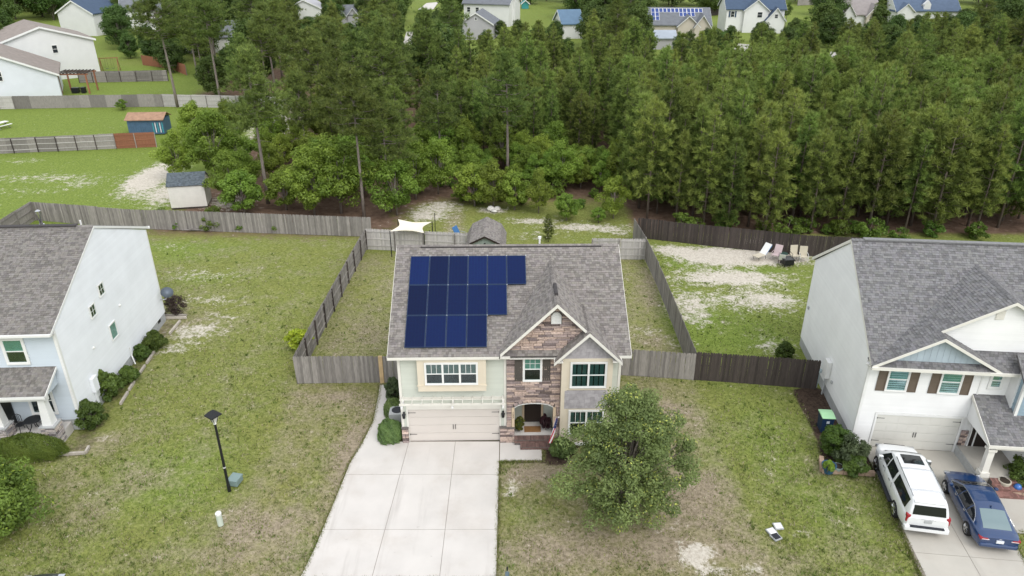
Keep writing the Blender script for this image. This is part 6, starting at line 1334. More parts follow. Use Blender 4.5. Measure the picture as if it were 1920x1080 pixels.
def far_house(label, base, w, dp, ez, rise, rot, wall, roof, gable=False, gables=(), wins=(), side_wins=(), chimney=False, corner=False):
    h = thing('distant_house', label, 'house', (*G(*base), 0), R(rot)); ov = 0.4
    if corner: h.location -= Vector((math.cos(R(rot)), math.sin(R(rot)), 0)) * (w / 2)
    m = MB(); m.box(-w / 2, w / 2, 0, dp, -.1, ez)
    if gable: m.prism(front(0, 0), [(-w / 2, ez), (w / 2, ez), (0, ez + rise)], -dp, 0)
    else: m.prism(right(-w / 2), [(0, ez), (dp, ez), (dp / 2, ez + rise)], 0, w)
    m.build('wall', wall, h); r = empty('roof'); r.parent = h
    span = w if gable else dp; k = rise / (span / 2); th = 0.22
    if gable: P = [[(-w / 2 - ov, ez - ov * k), (0, ez + rise), (0, ez + rise + th), (-w / 2 - ov, ez - ov * k + th)], [(0, ez + rise), (w / 2 + ov, ez - ov * k), (w / 2 + ov, ez - ov * k + th), (0, ez + rise + th)]]; F_, d0, d1 = front(0, 0), -dp - ov, ov
    else: P = [[(-ov, ez - ov * k), (dp / 2, ez + rise), (dp / 2, ez + rise + th), (-ov, ez - ov * k + th)], [(dp / 2, ez + rise), (dp + ov, ez - ov * k), (dp + ov, ez - ov * k + th), (dp / 2, ez + rise + th)]]; F_, d0, d1 = right(0), -w / 2 - ov, w / 2 + ov
    for p in P: m = MB(); m.prism(F_, p, d0, d1); m.build('roof_slope', roof, r)
    for p in P:
        for dd in (d0, d1): m = MB(); m.prism(F_, [(a, b - .12) for a, b in p[:2]] + [(a, b - .02) for a, b in p[2:]], dd - .03, dd + .03); m.build('rake_board', WHITE, r)
    for (gx_, gw, gz, gr, gy_, gm_) in gables:       # front gables: centre, width, eave z, rise, projection
        m = MB(); m.box(gx_ - gw / 2, gx_ + gw / 2, -gy_, 0.1, -.1, gz); m.prism(front(0, -gy_), [(gx_ - gw / 2, gz), (gx_ + gw / 2, gz), (gx_, gz + gr)], -gy_ - .1, 0); m.build('gable_wall', gm_, h); kk = gr / (gw / 2); bk = dp * 0.4
        for s in (-1, 1):
            q = [(gx_ + s * (gw / 2 + .35), gz - .35 * kk), (gx_, gz + gr), (gx_, gz + gr + .2), (gx_ + s * (gw / 2 + .35), gz - .35 * kk + .2)]
            if s > 0: q = q[::-1]
            m = MB(); m.prism(front(0, -gy_), q, -gy_ - bk, .4); m.build('gable_slope', roof, r); m = MB(); m.prism(front(0, -gy_ - .4), [(a, b - .1) for a, b in q], 0, .05); m.build('rake_board', WHITE, r)
    for a, b, ww, hh, n, sh in wins: far_window(h, front(0, 0), a, b, ww, hh, n, sh)
    for a, b, ww, hh, yy in side_wins: far_window(h, front(0, -yy), a, b, ww, hh, 1)
    if chimney: m = MB(); m.box(w / 2, w / 2 + .7, dp * .3, dp * .3 + 1.2, 0, ez + rise + .6); m.build('chimney', wall, h)
    return h
far_house('large white gable-end house at the upper left edge', (190, 140), 16, 13, 6.3, 2.6, 40, FWALL, RBROWN, True, wins=((1.2, 4.5, .8, 1.3, 1, False),), corner=True)
far_house('white gable house with brown roof at the far left edge, nearest the fence', (117, 182), 17, 12, 3.6, 3.9, 28, M('far_pale_wall', (0.66, 0.69, 0.73), 0.6, 0.05, 0.6), RBROWN, True, wins=((.3, 3.2, .9, 1.4, 1, False),), corner=True)
far_house('dark blue-roofed house behind the upper left white house', (150, 66), 10, 11, 5.2, 2.8, -12, FWALL, RBLUE, True)
far_house('white house with grey roof between pines, upper left', (272, 62), 9, 10, 5.5, 2.4, 20, FWALL, RGREY, False, wins=((-2, 3.2, .9, 1.3, 1, False),))
far_house('low grey-roofed house hidden by pines left of centre', (405, 98), 13, 10, 3.2, 2.6, 5, FWALL, RGREY, False)
far_house('small grey outbuilding with roller door at the upper left', (245, 42), 5, 6, 3, 1.5, 0, FGREYW, RGREY, False, wins=((-1.2, .3, 2.4, 2.1, 1, False),))
far_house('white low-gabled house among trees near the top edge, left of centre', (572, 36), 9.5, 9, 3, 2.2, 3, FWALL, M('pale_roof', (0.42, 0.42, 0.44), 0.7, 0.1, 1), True)
far_house('twin-gabled pale house at the top, left of the road', (652, 50), 7, 9, 3, 2, 0, FGREYW, RGREY, False, gables=((-1.6, 3, 3, 1.6, .6, FGREYW), (1.8, 3, 3, 1.8, .3, FGREYW)))
far_house('tan-roofed house corner at the top edge by the road', (715, 16), 8, 9, 3.5, 2.5, 10, FWALL, RTAN, False)
far_house('white house with dark roof and white chimney at top centre', (912, 48), 13, 10, 5.6, 3, -18, FWALL, RGREY, False, chimney=True, wins=((-5.5, 3.4, .9, 1.2, 1, False), (-3, 3.4, .9, 1.2, 1, False)))
far_house('mauve-gabled small house in front of the white chimney house', (893, 74), 8, 9, 3.6, 2.4, -8, FGREYW, RGREY, True, side_wins=((-.25, 4.4, .5, .6, 0),))
far_house('steep blue-roofed outbuilding right of the top-centre lawn', (1073, 72), 5, 9, 3.4, 2.6, 10, FWALL, M('blue_tin', (0.10, 0.17, 0.25), 0.5, 0.1, 1), False)
hs = far_house('grey-roofed house with rows of blue solar panels at the top', (1272, 74), 14.5, 10, 3.4, 3.2, -3, FTAN, RGREY, False, gables=((2.0, 5, 3.2, 2.2, .8, FTAN), (5.2, 3.6, 3.2, 2.4, 1.2, FTAN)))
BLUEP = M('far_solar', (0.02, 0.05, 0.20), 0.25, 0.1, 2, spec=0.5)
kk = 3.2 / 5; pm_ = MB(); pm_.box(0, .92, 0, 1.5, 0, .06); pm_ = pm_.mesh('solar_panel', [BLUEP]); pf2 = MB(); [pf2.box(*q, .061, .075) for q in ((0, .92, 0, .07), (0, .92, 1.43, 1.5), (0, .07, .07, 1.43), (.85, .92, .07, 1.43))]; pf2 = pf2.mesh('panel_frame', WHITE)
for row, cols in ((2, range(0, 13)), (1, (0, 1, 7, 8, 9, 10)), (0, (0, 1))):
    for c in cols: o = put('solar_panel', pm_, hs, (-6.6 + c * .95, .55 + row * 1.28 * .95 + .3, 3.4 + .25 + kk * (.55 + row * 1.28 * .95 + .3)), (math.atan(kk), 0, 0)); put('panel_frame', pf2, o)
far_house('white two-storey house with dark blue roof and front gables, upper right', (1412, 60), 14.5, 10, 5.6, 3.2, -3, FWALL, RBLUE, False, gables=((0.0, 6, 5.4, 2.4, .8, FWALL), (4.8, 4.6, 3.2, 2.8, 1.8, FWALL)), wins=((-6.2, 3.6, .9, 1.4, 1, True),), side_wins=((.3, 3.6, 1.2, 1.3, .8), (4.4, 3.6, .8, .9, 1.8)))
far_house('tan-roofed house with two white gables, top right', (1612, 52), 9, 10, 3.4, 3.4, -4, FWALL, RTAN, False, gables=((-3.6, 3.4, 3.2, 2.4, .6, FWALL), (3.0, 4.2, 3.2, 2.6, 1.0, FTAN)))
far_house('long blue-roofed house at the top right', (1735, 44), 17, 12, 3.4, 4.2, -3, FWALL, M('slate_blue_roof', (0.085, 0.12, 0.18), 0.8, 0.12, 1.2), False, gables=((-6.2, 4.4, 3.2, 2, .8, FWALL), (-.4, 1.8, 5.0, 1.0, -1.6, FWALL)), wins=((5.2, 1.2, 1.0, 1.4, 1, False),))
far_house('pale house fragment at the top edge behind the dark-roofed two-storey', (1420, 8), 16, 9, 5, 2.6, 0, FWALL, M('pale_roof2', (0.45, 0.45, 0.46), 0.7, 0.1, 1), False)
far_house('small grey outbuilding roof among the pines below the solar house', (1243, 92), 5, 4, 2.4, 1.2, 0, FGREYW, M('pale_tin', (0.33, 0.37, 0.42), 0.5, 0.1, 1), False)
far_house('teal playhouse on the distant top-centre lawn', (985, 16), 2.2, 2.2, 1.6, .9, 5, M('teal', (0.05, 0.28, 0.28), 0.6), M('teal_roof', (0.04, 0.22, 0.24), 0.6), True)

# ------------------------------------------------------------------ trees
def bark_mesh(pts, radii, branches, mat, n=7):
    m = MB(); m.tube(pts, radii, n)
    for p, r in branches: m.tube(p, r, 5, cap=False)
    return m.mesh('trunk', mat, smooth=True)
def needle_mesh(name, tufts, dirs, L, w, cols, mat, per=11, spread=0.75, r=None):
    r = r or rng; n = len(tufts); T = np.repeat(tufts, per, 0); D = np.repeat(dirs, per, 0); D = D + r.normal(0, spread, D.shape); D /= np.linalg.norm(D, axis=1, keepdims=True) + 1e-9
    Ls = L * r.uniform(.7, 1.25, (len(T), 1)); S = np.cross(D, r.normal(0, 1, D.shape)); S /= np.linalg.norm(S, axis=1, keepdims=True) + 1e-9
    P = np.stack([T - S * w, T + S * w, T + D * Ls], 1); c = np.repeat(cols, per, 0) * r.uniform(.8, 1.2, (len(T), 1)); return quads_mesh(name, P, c, mat)
PINE_M = leafmat('pine_needles', (1.06, 1.07, .98), 0.25, 0.24, 0.022); PINE_T = leafmat('tall_pine_needles', (1.06, 1.07, .98), 0.25, 0.2, 0.018); LEAF_M = leafmat('broad_leaves', (1.05, 1.12, .9), 0.3, 0.2, 0.022)
def young_pine(seed, h=11.0, base=2.2, rad=2.3, shade=1.0):
    r = np.random.default_rng(seed); tuf, dr, col, br = [], [], [], []
    z = base; bend = r.normal(0, .12, 2)
    while z < h - .25:
        f = (z - base) / (h - base); R_ = rad * (1 - f ** (1.5, 3.2, 2.0, 2.6)[seed % 4]) * (.6 + .4 * min(1, f * 5)) + .22; nb = int(r.integers(4, 7)); ph = r.uniform(0, 6.28)
        for k in range(nb):
            if r.random() < .12: continue
            a = ph + k * 6.283 / nb + r.normal(0, .2); l = R_ * r.uniform(.65, 1.15); up = .15 + .55 * f + r.normal(0, .08); d = np.array([math.cos(a), math.sin(a), up]); p0 = np.array([bend[0] * f, bend[1] * f, z])
            br.append(([tuple(p0), tuple(p0 + d * l * .9)], [.035, .01])); nt_ = max(3, int(l * 5.6))
            for q in range(nt_):
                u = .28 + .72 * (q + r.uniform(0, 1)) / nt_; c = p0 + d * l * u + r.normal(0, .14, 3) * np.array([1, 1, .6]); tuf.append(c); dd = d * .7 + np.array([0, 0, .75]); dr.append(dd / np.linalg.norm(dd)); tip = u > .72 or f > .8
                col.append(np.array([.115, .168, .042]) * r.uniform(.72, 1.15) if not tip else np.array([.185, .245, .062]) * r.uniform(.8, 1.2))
        z += r.uniform(.36, .58)
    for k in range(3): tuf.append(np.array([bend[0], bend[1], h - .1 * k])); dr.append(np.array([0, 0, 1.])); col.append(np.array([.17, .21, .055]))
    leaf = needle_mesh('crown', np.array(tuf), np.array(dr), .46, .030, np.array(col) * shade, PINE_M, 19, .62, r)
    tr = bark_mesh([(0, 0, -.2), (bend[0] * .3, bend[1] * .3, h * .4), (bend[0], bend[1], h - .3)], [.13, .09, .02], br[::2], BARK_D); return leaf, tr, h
def tall_pine(seed, h=17.0, base=.55, rad=3.0):
    r = np.random.default_rng(seed); tuf, dr, col, br = [], [], [], []; bend = r.normal(0, .35, 2); z = h * base
    ax = lambda z: np.array([bend[0] * (z / h) ** 2, bend[1] * (z / h) ** 2, z])
    while z < h - .4:
        f = (z - h * base) / (h * (1 - base)); R_ = rad * (math.sin(min(1, f * 1.15 + .22) * math.pi) ** .6 * .95 + .12)
        for k in range(int(r.integers(2, 4))):
            a = r.uniform(0, 6.28); l = R_ * r.uniform(.55, 1.15); up = .05 + .5 * f + r.normal(0, .12); d = np.array([math.cos(a), math.sin(a), up]); p0 = ax(z); mid = p0 + d * l * .6 + np.array([0, 0, -.08 * l]); end = p0 + d * l
            br.append(([tuple(p0), tuple(mid), tuple(end)], [.07, .04, .012]))
            for s in range(int(3 + l * 1.9)):
                u = r.uniform(.35, 1.05); cc = p0 + d * l * u + r.normal(0, .42, 3) * np.array([1, 1, .5])
                for q in range(6): c = cc + r.normal(0, .27, 3) * np.array([1, 1, .55]); tuf.append(c); dd = d * .55 + np.array([0, 0, .8]); dr.append(dd / np.linalg.norm(dd)); col.append((np.array([.175, .228, .06]) if r.random() < .45 else np.array([.118, .165, .046])) * r.uniform(.75, 1.2))
        z += r.uniform(.28, .5)
    leaf = needle_mesh('crown', np.array(tuf), np.array(dr), .44, .027, np.array(col), PINE_T, 15, .7, r)
    stubs = [([tuple(ax(zz)), tuple(ax(zz) + np.array([math.cos(a), math.sin(a), -.1]) * l)], [.03, .008]) for zz, a, l in ((r.uniform(.3, .55) * h, r.uniform(0, 6.28), r.uniform(.5, 1.3)) for _ in range(7))]
    return leaf, bark_mesh([tuple(ax(z)) for z in np.linspace(-.2, h - .3, 7)], list(np.linspace(.21, .04, 7)), br + stubs, BARK, 9), h
def broadleaf(seed, h=6.5, rad=2.3, low=.18, nclump=46, leaf=.115, per=230, colA=(.115, .175, .030), colB=(.215, .285, .052), tipc=None, tipf=0.0, mat=None, squash=.8, trunk=.11, ragged=.25, taper=.38, crad=(.22, .40)):
    r = np.random.default_rng(seed); C_, Rr = [], []; zc = h * (low + (1 - low) * .5); rz = h * (1 - low) * .5
    while len(C_) < nclump:
        v = r.normal(0, 1, 3); v /= np.linalg.norm(v); q = r.uniform(.25, 1) ** .45; p = np.array([v[0] * rad * q, v[1] * rad * q, zc + v[2] * rz * q])
        tap = 1 - taper * max(-.25, (p[2] - zc) / rz); p[:2] *= tap * r.uniform(1 - ragged, 1 + ragged * .5); C_.append(p); Rr.append(r.uniform(*crad) * rad * (.8 + .2 * tap))
    C_ = np.array(C_); Rr = np.array(Rr); n = nclump * per; ci = np.repeat(np.arange(nclump), per)
    v = r.normal(0, 1, (n, 3)); v /= np.linalg.norm(v, axis=1, keepdims=True); rad_ = Rr[ci][:, None] * r.uniform(.35, 1.08, (n, 1)) ** .6; P = C_[ci] + v * rad_ * np.array([1, 1, squash])
    nr = v * .7 + np.array([0, 0, .55]) + r.normal(0, .45, (n, 3)); nr /= np.linalg.norm(nr, axis=1, keepdims=True); t1 = np.cross(nr, r.normal(0, 1, (n, 3))); t1 /= np.linalg.norm(t1, axis=1, keepdims=True); t2 = np.cross(nr, t1); s = leaf * r.uniform(.6, 1.3, (n, 1))
    Q = np.stack([P - t1 * s, P - t2 * s * .5, P + t1 * s, P + t2 * s * .5], 1)
    cs = r.uniform(0, 1, (nclump, 1))[ci] * .6 + r.uniform(0, 1, (n, 1)) * .4; col = np.array(colA) * (1 - cs) + np.array(colB) * cs; col *= r.uniform(.8, 1.2, (n, 1))
    if tipc is not None:
        hot = r.uniform(0, 1, nclump) < .45; sel = (v[:, 2] > .1) & hot[ci] & (r.uniform(0, 1, n) < tipf); col[sel] = np.array(tipc) * r.uniform(.8, 1.2, (sel.sum(), 1))
    lm = quads_mesh('crown', Q, col, mat or LEAF_M)
    br = []
    for k in range(0, nclump, 2): p = C_[k]; z0 = h * low * r.uniform(.6, 1.4) + .2; br.append(([(0, 0, min(z0, p[2])), tuple(p * np.array([.5, .5, 1]) * np.array([1, 1, .75])), tuple(p)], [trunk * .45, trunk * .28, .015]))
    return lm, bark_mesh([(0, 0, -.15), (.03, .02, h * .3), (.08, -.05, h * .75)], [trunk, trunk * .8, trunk * .25], br, BARK), h
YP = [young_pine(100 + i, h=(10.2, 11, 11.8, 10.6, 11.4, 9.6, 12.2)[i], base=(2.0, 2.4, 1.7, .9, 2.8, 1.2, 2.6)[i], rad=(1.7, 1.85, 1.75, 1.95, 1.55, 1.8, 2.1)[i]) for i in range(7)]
TP = [tall_pine(200 + i, h=(16, 17.5, 15, 16.5)[i], base=(.52, .58, .5, .45)[i], rad=(2.9, 3.2, 2.7, 3.1)[i]) for i in range(4)]
OK_ = [broadleaf(300 + i, h=(6.6, 5.6, 7.4, 4.6)[i], rad=(2.3, 2.1, 2.5, 1.8)[i], low=.14, nclump=(52, 46, 58, 36)[i]) for i in range(4)]
BG = [broadleaf(400 + i, h=(12, 10.5, 13.5)[i], rad=(4.0, 3.7, 4.6)[i], low=.10, nclump=80, leaf=.24, per=150, colA=(.052, .085, .026), colB=(.105, .155, .042), trunk=.22) for i in range(3)]
BUSH = [broadleaf(500 + i, h=(1.7, 2.3)[i], rad=(1.0, 1.3)[i], low=.02, nclump=24, leaf=.12, per=80, colA=(.07, .12, .022), colB=(.14, .2, .04), trunk=.03) for i in range(2)]
def tree(name, label, kit, loc, s=1.0, group=None, rz=None, cat='tree', sz=None):
    t = thing(name, label, cat, (loc[0], loc[1], -.05), rng.uniform(0, 6.28) if rz is None else rz, group); t.scale = (s, s, sz or s); put('crown', kit[0], t); put('trunk', kit[1], t); return t
PL = []                                              # planted spots, so crowns keep their distance
def free(x, y, d): return all((x - a) ** 2 + (y - b) ** 2 > (d * .5 + c * .5) ** 2 for a, b, c in PL)
rt = random.Random(21)
# single trees one can tell apart
def at_px(name, label, kit, px_, py_, top, s=1.0, cat='tree', group=None, wide=1.0):
    x, y = G(px_, py_); b = (540 - top) / FPX; dep = PITCH - math.atan(b); ht = CAM_H - y * math.tan(dep); k = ht / kit[2]; PL.append((x, y, 3.0)); return tree(name, label, kit, (x, y), k * wide, group, cat=cat, sz=k)
for px_, py_, top, k, lab in ((503, 380, 88, 0, 'tall pine with bare trunk left of the oak thicket'), (683, 407, 118, 1, 'tall pine just left of the back lot beside the long grey fence'), (731, 395, 150, 3, 'tall pine rising behind the shade sail'), (828, 342, 128, 2, 'tall bare-trunked pine over the oaks at the left of the back lot'), (952, 338, 92, 0, 'tall bare-trunked pine in the middle of the back lot'),
                              (333, 200, -30, 1, 'big pine with broad crown standing at the far railed fence'), (465, 215, 62, 2, 'pine before the far railed fence, left of two'), (484, 212, 78, 3, 'pine before the far railed fence, right of two'), (613, 262, 70, 0, 'pine with bare trunk above the oak thicket'), (636, 222, 40, 1, 'pine above the oaks, behind the bare-trunked one'), (570, 205, 48, 2, 'pine at the right end of the far railed fence'), (1712, 172, 42, 3, 'leaning pine with bare reddish trunk before the right far lawn'), (385, 165, 20, 0, 'pine behind the railed fence near the low grey house')):
    at_px('tall_pine', lab, TP[k], px_, py_, top, wide=1.0 if top > 0 else 1.1)
for px_, py_, top, k, lab, wd in ((338, 335, 245, 0, 'bright oak on bare sand behind the pale shed', 1.0), (405, 330, 200, 2, 'oak at the left of the thicket behind the blue shed', 1.0), (372, 268, 190, 1, 'oak just right of the blue shed', 1.0), (450, 325, 235, 1, 'oak at the middle of the thicket', 1.0), (460, 402, 318, 3, 'small round bright oak right of the pale shed', 1.1), (537, 392, 318, 3, 'grey-green small oak behind the long fence', 1.1), (590, 402, 268, 2, 'large bright oak in the thicket\'s right half', 1.05), (640, 398, 255, 0, 'large bright oak left of the tall pine trunk', 1.1), (560, 300, 225, 1, 'oak beside the sandy clearing', 1.0), (608, 272, 180, 0, 'oak under the pines at the clearing\'s right', 1.0), (230, 205, 185, 3, 'tiny round tree on the far left lawn', 1.3), (430, 240, 185, 1, 'oak between the railed fence and the thicket', 1.0), (520, 262, 215, 3, 'small oak on the edge of the sandy clearing', 1.2), (700, 300, 195, 2, 'oak against the left edge of the back lot', 1.0), (660, 335, 245, 1, 'oak behind the tall pine trunk', 1.0)):
    at_px('oak_tree', lab, OK_[k], px_, py_, top, wide=wd)
for px_, py_, top, k, lab, wd in ((745, 402, 300, 1, 'oak behind the shade sail', 1.1), (780, 372, 262, 0, 'oak left of the sandy path', 1.0), (822, 362, 255, 2, 'oak behind the sandy path', .95), (890, 385, 305, 3, 'bright small oak right of the sandy path', 1.1), (925, 388, 300, 1, 'oak behind the white stones', 1.0), (965, 392, 320, 3, 'low oak in the middle of the back lot edge', 1.1), (1010, 398, 318, 0, 'oak before the pines in the back lot', .8), (1062, 412, 362, 3, 'pale round shrub-like tree at the back lot edge', 1.15), (1122, 416, 388, 3, 'small yellow-green bush tree near the back lot\'s right', 1.2), (1150, 408, 330, 1, 'oak near the back lot\'s right fence corner', .9)):
    at_px('oak_tree', lab, OK_[k], px_, py_, top, wide=wd)
x, y = G(1028, 452); t = tree('young_pine', 'small young pine on grass right of the barn shed', YP[3], (x, y), .27, sz=.24)
# protected views towards the far houses and lawns (photo boxes that trees must not cover)
KEEP = [(135, 18, 186, 60), (236, 12, 296, 55), (552, 14, 600, 28), (638, 22, 668, 44), (757, 30, 775, 92), (786, 2, 822, 18), (880, 0, 945, 48), (866, 32, 915, 66), (950, 8, 1055, 44), (1058, 38, 1088, 70), (1226, 30, 1318, 62), (1364, 10, 1468, 50), (1586, 4, 1638, 44), (1678, 0, 1788, 32), (1800, 6, 1830, 16), (1490, 18, 1530, 34), (1325, 32, 1360, 50), (1740, 160, 1768, 176), (1545, 92, 1575, 118), (1890, 146, 1920, 165), (0, 40, 192, 145), (190, 112, 285, 140), (0, 150, 318, 205), (400, 66, 432, 90), (1060, 60, 1075, 70), (1376, 84, 1404, 96), (1238, 78, 1256, 92)]
def blocked(x, y, ht, rad):
    a = PJ(x, y, 0); b = PJ(x, y, ht); d = y * math.cos(PITCH) + 12; w = rad * FPX / d
    return any(b[0] + w * .7 > k[0] and b[0] - w * .7 < k[2] and b[1] < k[3] - .3 * (k[3] - k[1]) and a[1] > k[1] for k in KEEP)
def scatter(n, xr_, yr_, kits, name, label, group, dist, hs=(.85, 1.15), tries=40, rad=2.2, cond=None, check=False):
    c = 0
    for _ in range(n * tries):
        if c >= n: break
        y = rt.uniform(*yr_); x = rt.uniform(*xr_); dd = dist * (1.0 if y < 110 else 1.15)
        px_ = PJ(x, y, 5)[0]
        if px_ < -70 or px_ > 1990 or (cond and not cond(x, y)) or not free(x, y, dd): continue
        k = rt.choice(kits); s = rt.uniform(*hs)
        if check and blocked(x, y, k[2] * s, rad * s):
            s *= .62
            if blocked(x, y, k[2] * s, rad * s): continue
        PL.append((x, y, dd)); tree(name, label, k, (x, y), s * rt.uniform(.92, 1.08), group, sz=s); c += 1
    return c
edge = lambda x, y: y > (62.5 - .28 * (x - 11.2) if x < 24 else 60.5) + 1.6
c1 = scatter(300, (12.2, 64), (57, 100), YP, 'young_pine', 'young pine in the dense stand right of the back lot', 'dense pine stand behind the right yard', 2.1, (.76, 1.08), cond=edge, tries=60)
c2 = scatter(70, (-10.5, 12), (84, 108), YP, 'young_pine', 'young pine in the woods covering the back lot', 'pines on the back lot', 2.1, (.55, .88), cond=lambda x, y: y > 86 - (x + 10) * .5)
c3 = scatter(44, (-11, 12), (73, 96), OK_, 'oak_tree', 'leafy oak among the pines on the back lot', 'oaks on the back lot', 1.9, (.45, .85), cond=lambda x, y: y > 74.5 - .2 * x)
c4 = scatter(34, (-34, -11), (80, 118), TP + YP[:3], 'pine_tree', 'pine in the open wood left of the back lot', 'pines left of the back lot', 4.0, (.72, .95), cond=lambda x, y: not (-38 < x < -27 and y < 112), check=True)
c5 = scatter(18, (-30, -11), (68, 100), OK_, 'oak_tree', 'low oak under the pines left of the back lot', 'understorey oaks left of the back lot', 3.2, (.6, .9), cond=lambda x, y: not (x < -24 and 92 < y < 110))
c6 = scatter(46, (-58, -8), (116, 150), TP + BG[:1], 'pine_tree', 'crowded pine beyond the railed fence', 'pines beyond the railed fence', 4.6, (.75, 1.02), check=True, rad=3)
c7 = scatter(160, (-20, 105), (105, 150), YP + TP[:1], 'pine_tree', 'pine in the wood beyond the back lot', 'pines beyond the back lot', 2.8, (.75, 1.05), check=True, rad=2.4)
c8 = scatter(230, (-150, 150), (140, 215), BG + TP[2:3], 'shade_tree', 'leafy tree between the far houses', 'trees between the far houses', 4.6, (.5, 1.1), check=True, rad=4.2)
c9 = scatter(110, (-200, 200), (216, 286), BG, 'woodland_tree', 'dark tree near the top edge beyond the far houses', 'trees along the top edge', 6.5, (.9, 1.35), check=True, rad=4.4)
print('trees', c1, c2, c3, c4, c5, c6, c7, c8, c9)
# undergrowth
und = [(-30, 62.8), (-27, 63), (-24, 62.9), (-21.5, 62.7), (-19, 62.6), (-16.5, 62.2), (-28, 66), (-33, 65.5)]
for i, (x, y) in enumerate(und): tree('wild_shrub', 'low wild shrub behind the long grey fence', BUSH[i % 2], (x + rt.uniform(-.6, .6), y + rt.uniform(.2, 1)), rt.uniform(.4, .8), 'shrubs behind the long fence', cat='shrub')
for i in range(16): x = rt.uniform(13, 44); y = (62.5 - .28 * (x - 11.2) if x < 24 else 58.9) + rt.uniform(1.2, 4); tree('wild_shrub', 'low shrub at the foot of the dense pines', BUSH[i % 2], (x, y), rt.uniform(.4, 1.0), 'shrubs under the dense pines', cat='shrub')
for i in range(14): x = rt.uniform(-10, 10); y = 71.5 - .2 * x + rt.uniform(-2, 3); tree('wild_shrub', 'low shrub at the back lot\'s wood edge', BUSH[i % 2], (x, y), rt.uniform(.4, .9), 'shrubs along the back lot wood edge', cat='shrub')
for i, (px_, py_, s) in enumerate(((335, 428, .5), (300, 420, .3), (520, 432, .6), (450, 432, .3), (505, 425, .7))): tree('fence_shrub', ('small leafy weed at the long fence near the boards', 'short weed at the long fence left of the boards', 'leafy shrub growing through the long fence', 'tiny weed at the middle of the long fence', 'shrub peering over the long grey fence')[i], BUSH[i % 2], G(px_, py_), s, cat='shrub')
tree('lime_shrub', 'lime-green shrub outside the middle lot\'s left fence corner', broadleaf(601, 1.5, .9, .02, 20, .12, 70, (.17, .24, .02), (.30, .36, .04), trunk=.03), G(562, 655), 1.0, cat='shrub')
# rocks in the back lot
for i, (px_, py_) in enumerate(((920, 394), (932, 393), (926, 397))):
    m = MB(); m.lathe([(.3, 0), (.42, .15), (.3, .4), (.1, .48)], 7); o = m.build('boulder', M('pale_stone', (0.6, 0.58, 0.54), 0.9, 0.15, 3) if i == 0 else bpy.data.materials['pale_stone'], loc=(*G(px_, py_), -.05), rot=(.1 * i, .15, i)); o.scale = (1, .8, 1 - .2 * i); tag(o, ('pale boulder at the wood edge, left of three', 'pale boulder at the wood edge, right of three', 'smallest pale boulder before the other two')[i], 'boulder')

# ------------------------------------------------------------------ garden plants near the houses
DG, LG = (.05, .085, .02), (.115, .165, .038)
def clipped(seed, w, h, n, leaf, colA, colB):
    r = np.random.default_rng(seed); v = r.normal(0, 1, (n, 3)); v[:, 2] = np.abs(v[:, 2]) - .25; v /= np.linalg.norm(v, axis=1, keepdims=True)
    bump = 1 + .09 * np.sin(v[:, :1] * 5 + seed) * np.cos(v[:, 1:2] * 6 + v[:, 2:] * 4) + .05 * np.sin(v[:, :1] * 15 + v[:, 2:] * 13) + r.normal(0, .035, (n, 1)); P = v * bump * r.uniform(.86, 1.0, (n, 1)) ** .5; P = np.sign(P) * np.abs(P) ** .88
    P = P * np.array([w / 2, w / 2, h * .72]) + np.array([0, 0, h * .28]); nr = v + r.normal(0, .5, (n, 3)); nr /= np.linalg.norm(nr, axis=1, keepdims=True); t1 = np.cross(nr, r.normal(0, 1, (n, 3))); t1 /= np.linalg.norm(t1, axis=1, keepdims=True); t2 = np.cross(nr, t1); s = leaf * r.uniform(.6, 1.3, (n, 1))
    Q = np.stack([P - t1 * s, P - t2 * s * .6, P + t1 * s, P + t2 * s * .6], 1); f = r.uniform(0, 1, (n, 1)) * .6 + .4 * (.5 + .5 * np.sin(v[:, :1] * 7 + v[:, 1:2] * 5)); col = np.array(colA) * (1 - f) + np.array(colB) * f
    return quads_mesh('crown', Q, col, LEAF_M), bark_mesh([(0, 0, -.1), (0, 0, h * .6)], [.05, .03], [], BARK), h
def shrub(label, px_, py_, w, h, seed, colA=DG, colB=LG, n=40, leaf=.075, per=150, dpt=None, name='round_shrub', zb=0.0, tight=.08, clip_it=False):
    k = clipped(seed, w, h, int(6500 * w * w) if w < 3 else 20000, leaf * .7, colA, colB) if clip_it else broadleaf(seed, h, w / 2, .0, int(n * 1.6), leaf * .8, int(per * 1.3), colA, colB, trunk=.03, ragged=max(.3, tight), squash=.85, crad=(.16, .36), taper=.3); t = tree(name, label, k, G(px_, py_, zb), 1.0, cat='shrub', rz=0)
    if dpt: t.scale = (1, dpt, 1)
    t.location.z = zb - .03; return t
shrub('clipped round shrub nearest the garage, left of the stone pier', 733, 822, 1.35, 1.15, 701, (.085, .125, .05), (.185, .24, .095), leaf=.05, per=260, clip_it=True)
shrub('clipped round shrub behind the nearer one beside the garage', 738, 778, 1.05, 1.1, 702, (.085, .125, .05), (.185, .24, .095), leaf=.05, per=260, clip_it=True); shrub('loose grey-green shrub at the back of the middle house\'s left wall', 738, 748, .9, 1.5, 703, (.05, .075, .04), (.12, .15, .08))
shrub('low round shrub beside the stone entry of the middle house', 1052, 850, 1.3, .9, 704, (.05, .085, .03), (.1, .15, .05)); shrub('leafy shrub before the middle house\'s lower right window', 1098, 815, 2.0, 1.7, 705, (.04, .085, .02), (.09, .15, .035), leaf=.11)
shrub('long clipped hedge before the left house\'s porch', 62, 852, 3.5, 1.15, 706, (.085, .115, .025), (.17, .20, .045), n=70, per=230, leaf=.06, dpt=.42, name='clipped_hedge', clip_it=True)
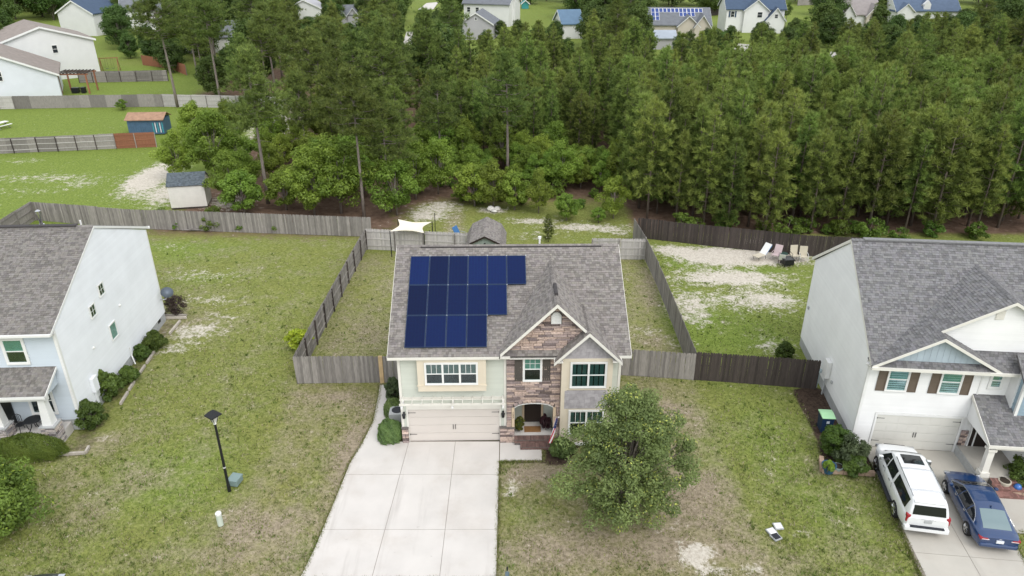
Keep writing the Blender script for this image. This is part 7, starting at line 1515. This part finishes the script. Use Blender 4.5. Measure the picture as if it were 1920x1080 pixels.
shrub('dark rounded shrub at the left house\'s front corner', 172, 797, 1.5, 1.6, 707); shrub('tall leafy shrub by the left house\'s meter box', 203, 745, 1.5, 1.9, 708, leaf=.11, tight=.3); shrub('dark shrub second from the tall one along the left gable wall', 244, 715, 1.1, 1.05, 709); shrub('dark small shrub third along the left gable wall', 266, 672, 1.0, 1.0, 710); shrub('round dark shrub at the back end of the left gable wall', 293, 652, 1.5, 1.2, 711)
shrub('purple-brown loose bush behind the left house\'s back corner', 332, 588, 1.5, 1.6, 712, (.05, .032, .035), (.11, .075, .075), n=26, per=50, tight=.4)
shrub('round dark shrub beyond the dark fence beside the right house', 1471, 668, 1.15, 1.0, 713); shrub('large green shrub at the corner of the right house\'s garage', 1560, 850, 1.7, 1.8, 714, (.04, .075, .015), (.085, .135, .025)); shrub('grey-green shrub between garage wall and white SUV', 1590, 868, 1.9, 1.7, 715, (.065, .08, .045), (.12, .135, .075)); shrub('low green shrub in front of the grey-green one by the SUV', 1598, 884, 1.3, 1.0, 716, (.05, .08, .02), (.10, .14, .03))
shrub('lime plant spilling from the dark blue pot', 1552, 880, .6, .5, 717, (.12, .2, .03), (.2, .3, .05), n=16, per=70, zb=.42); shrub('dark shrub in the bed at the right edge by the stone wall', 1918, 905, 1.6, 1.5, 718)
shrub('flowering potted plant left of the middle house\'s door', 974, 803, .62, .8, 719, (.03, .05, .012), (.12, .10, .02), n=20, per=90, zb=.62, name='potted_plant'); shrub('dark maroon potted plant right of the middle house\'s door', 1023, 800, .62, .85, 720, (.018, .006, .009), (.045, .012, .02), n=20, per=90, zb=.62, name='potted_plant')
pot('white pot holding the flowering plant by the door', 974, 803, .17, .28, WHITE, .40); pot('white pot holding the maroon plant by the door', 1023, 800, .17, .28, WHITE, .40)
# the front yard tree with yellow-green new leaves
FT = broadleaf(801, 8.0, 2.95, .05, 240, .062, 270, (.095, .135, .055), (.185, .235, .095), tipc=(.36, .39, .11), tipf=.14, squash=.75, trunk=.16, ragged=.42, taper=.72, crad=(.11, .23))
x, y = 5.25, 26.7; t = tree('front_yard_tree', 'large bushy tree with yellow-green tips in the middle front lawn', FT, (x, y), 1.0, rz=.4); t.scale = (1.0, .92, .93)
LT = broadleaf(802, 3.9, 1.9, .03, 60, .085, 240, (.075, .11, .025), (.16, .21, .045), tipc=(.26, .30, .05), tipf=.12, squash=.8, trunk=.08, ragged=.35)
tree('crape_myrtle', 'bushy crape myrtle at the left edge of the front lawn', LT, (-23.6, 25.7), 1.0, rz=1.0)
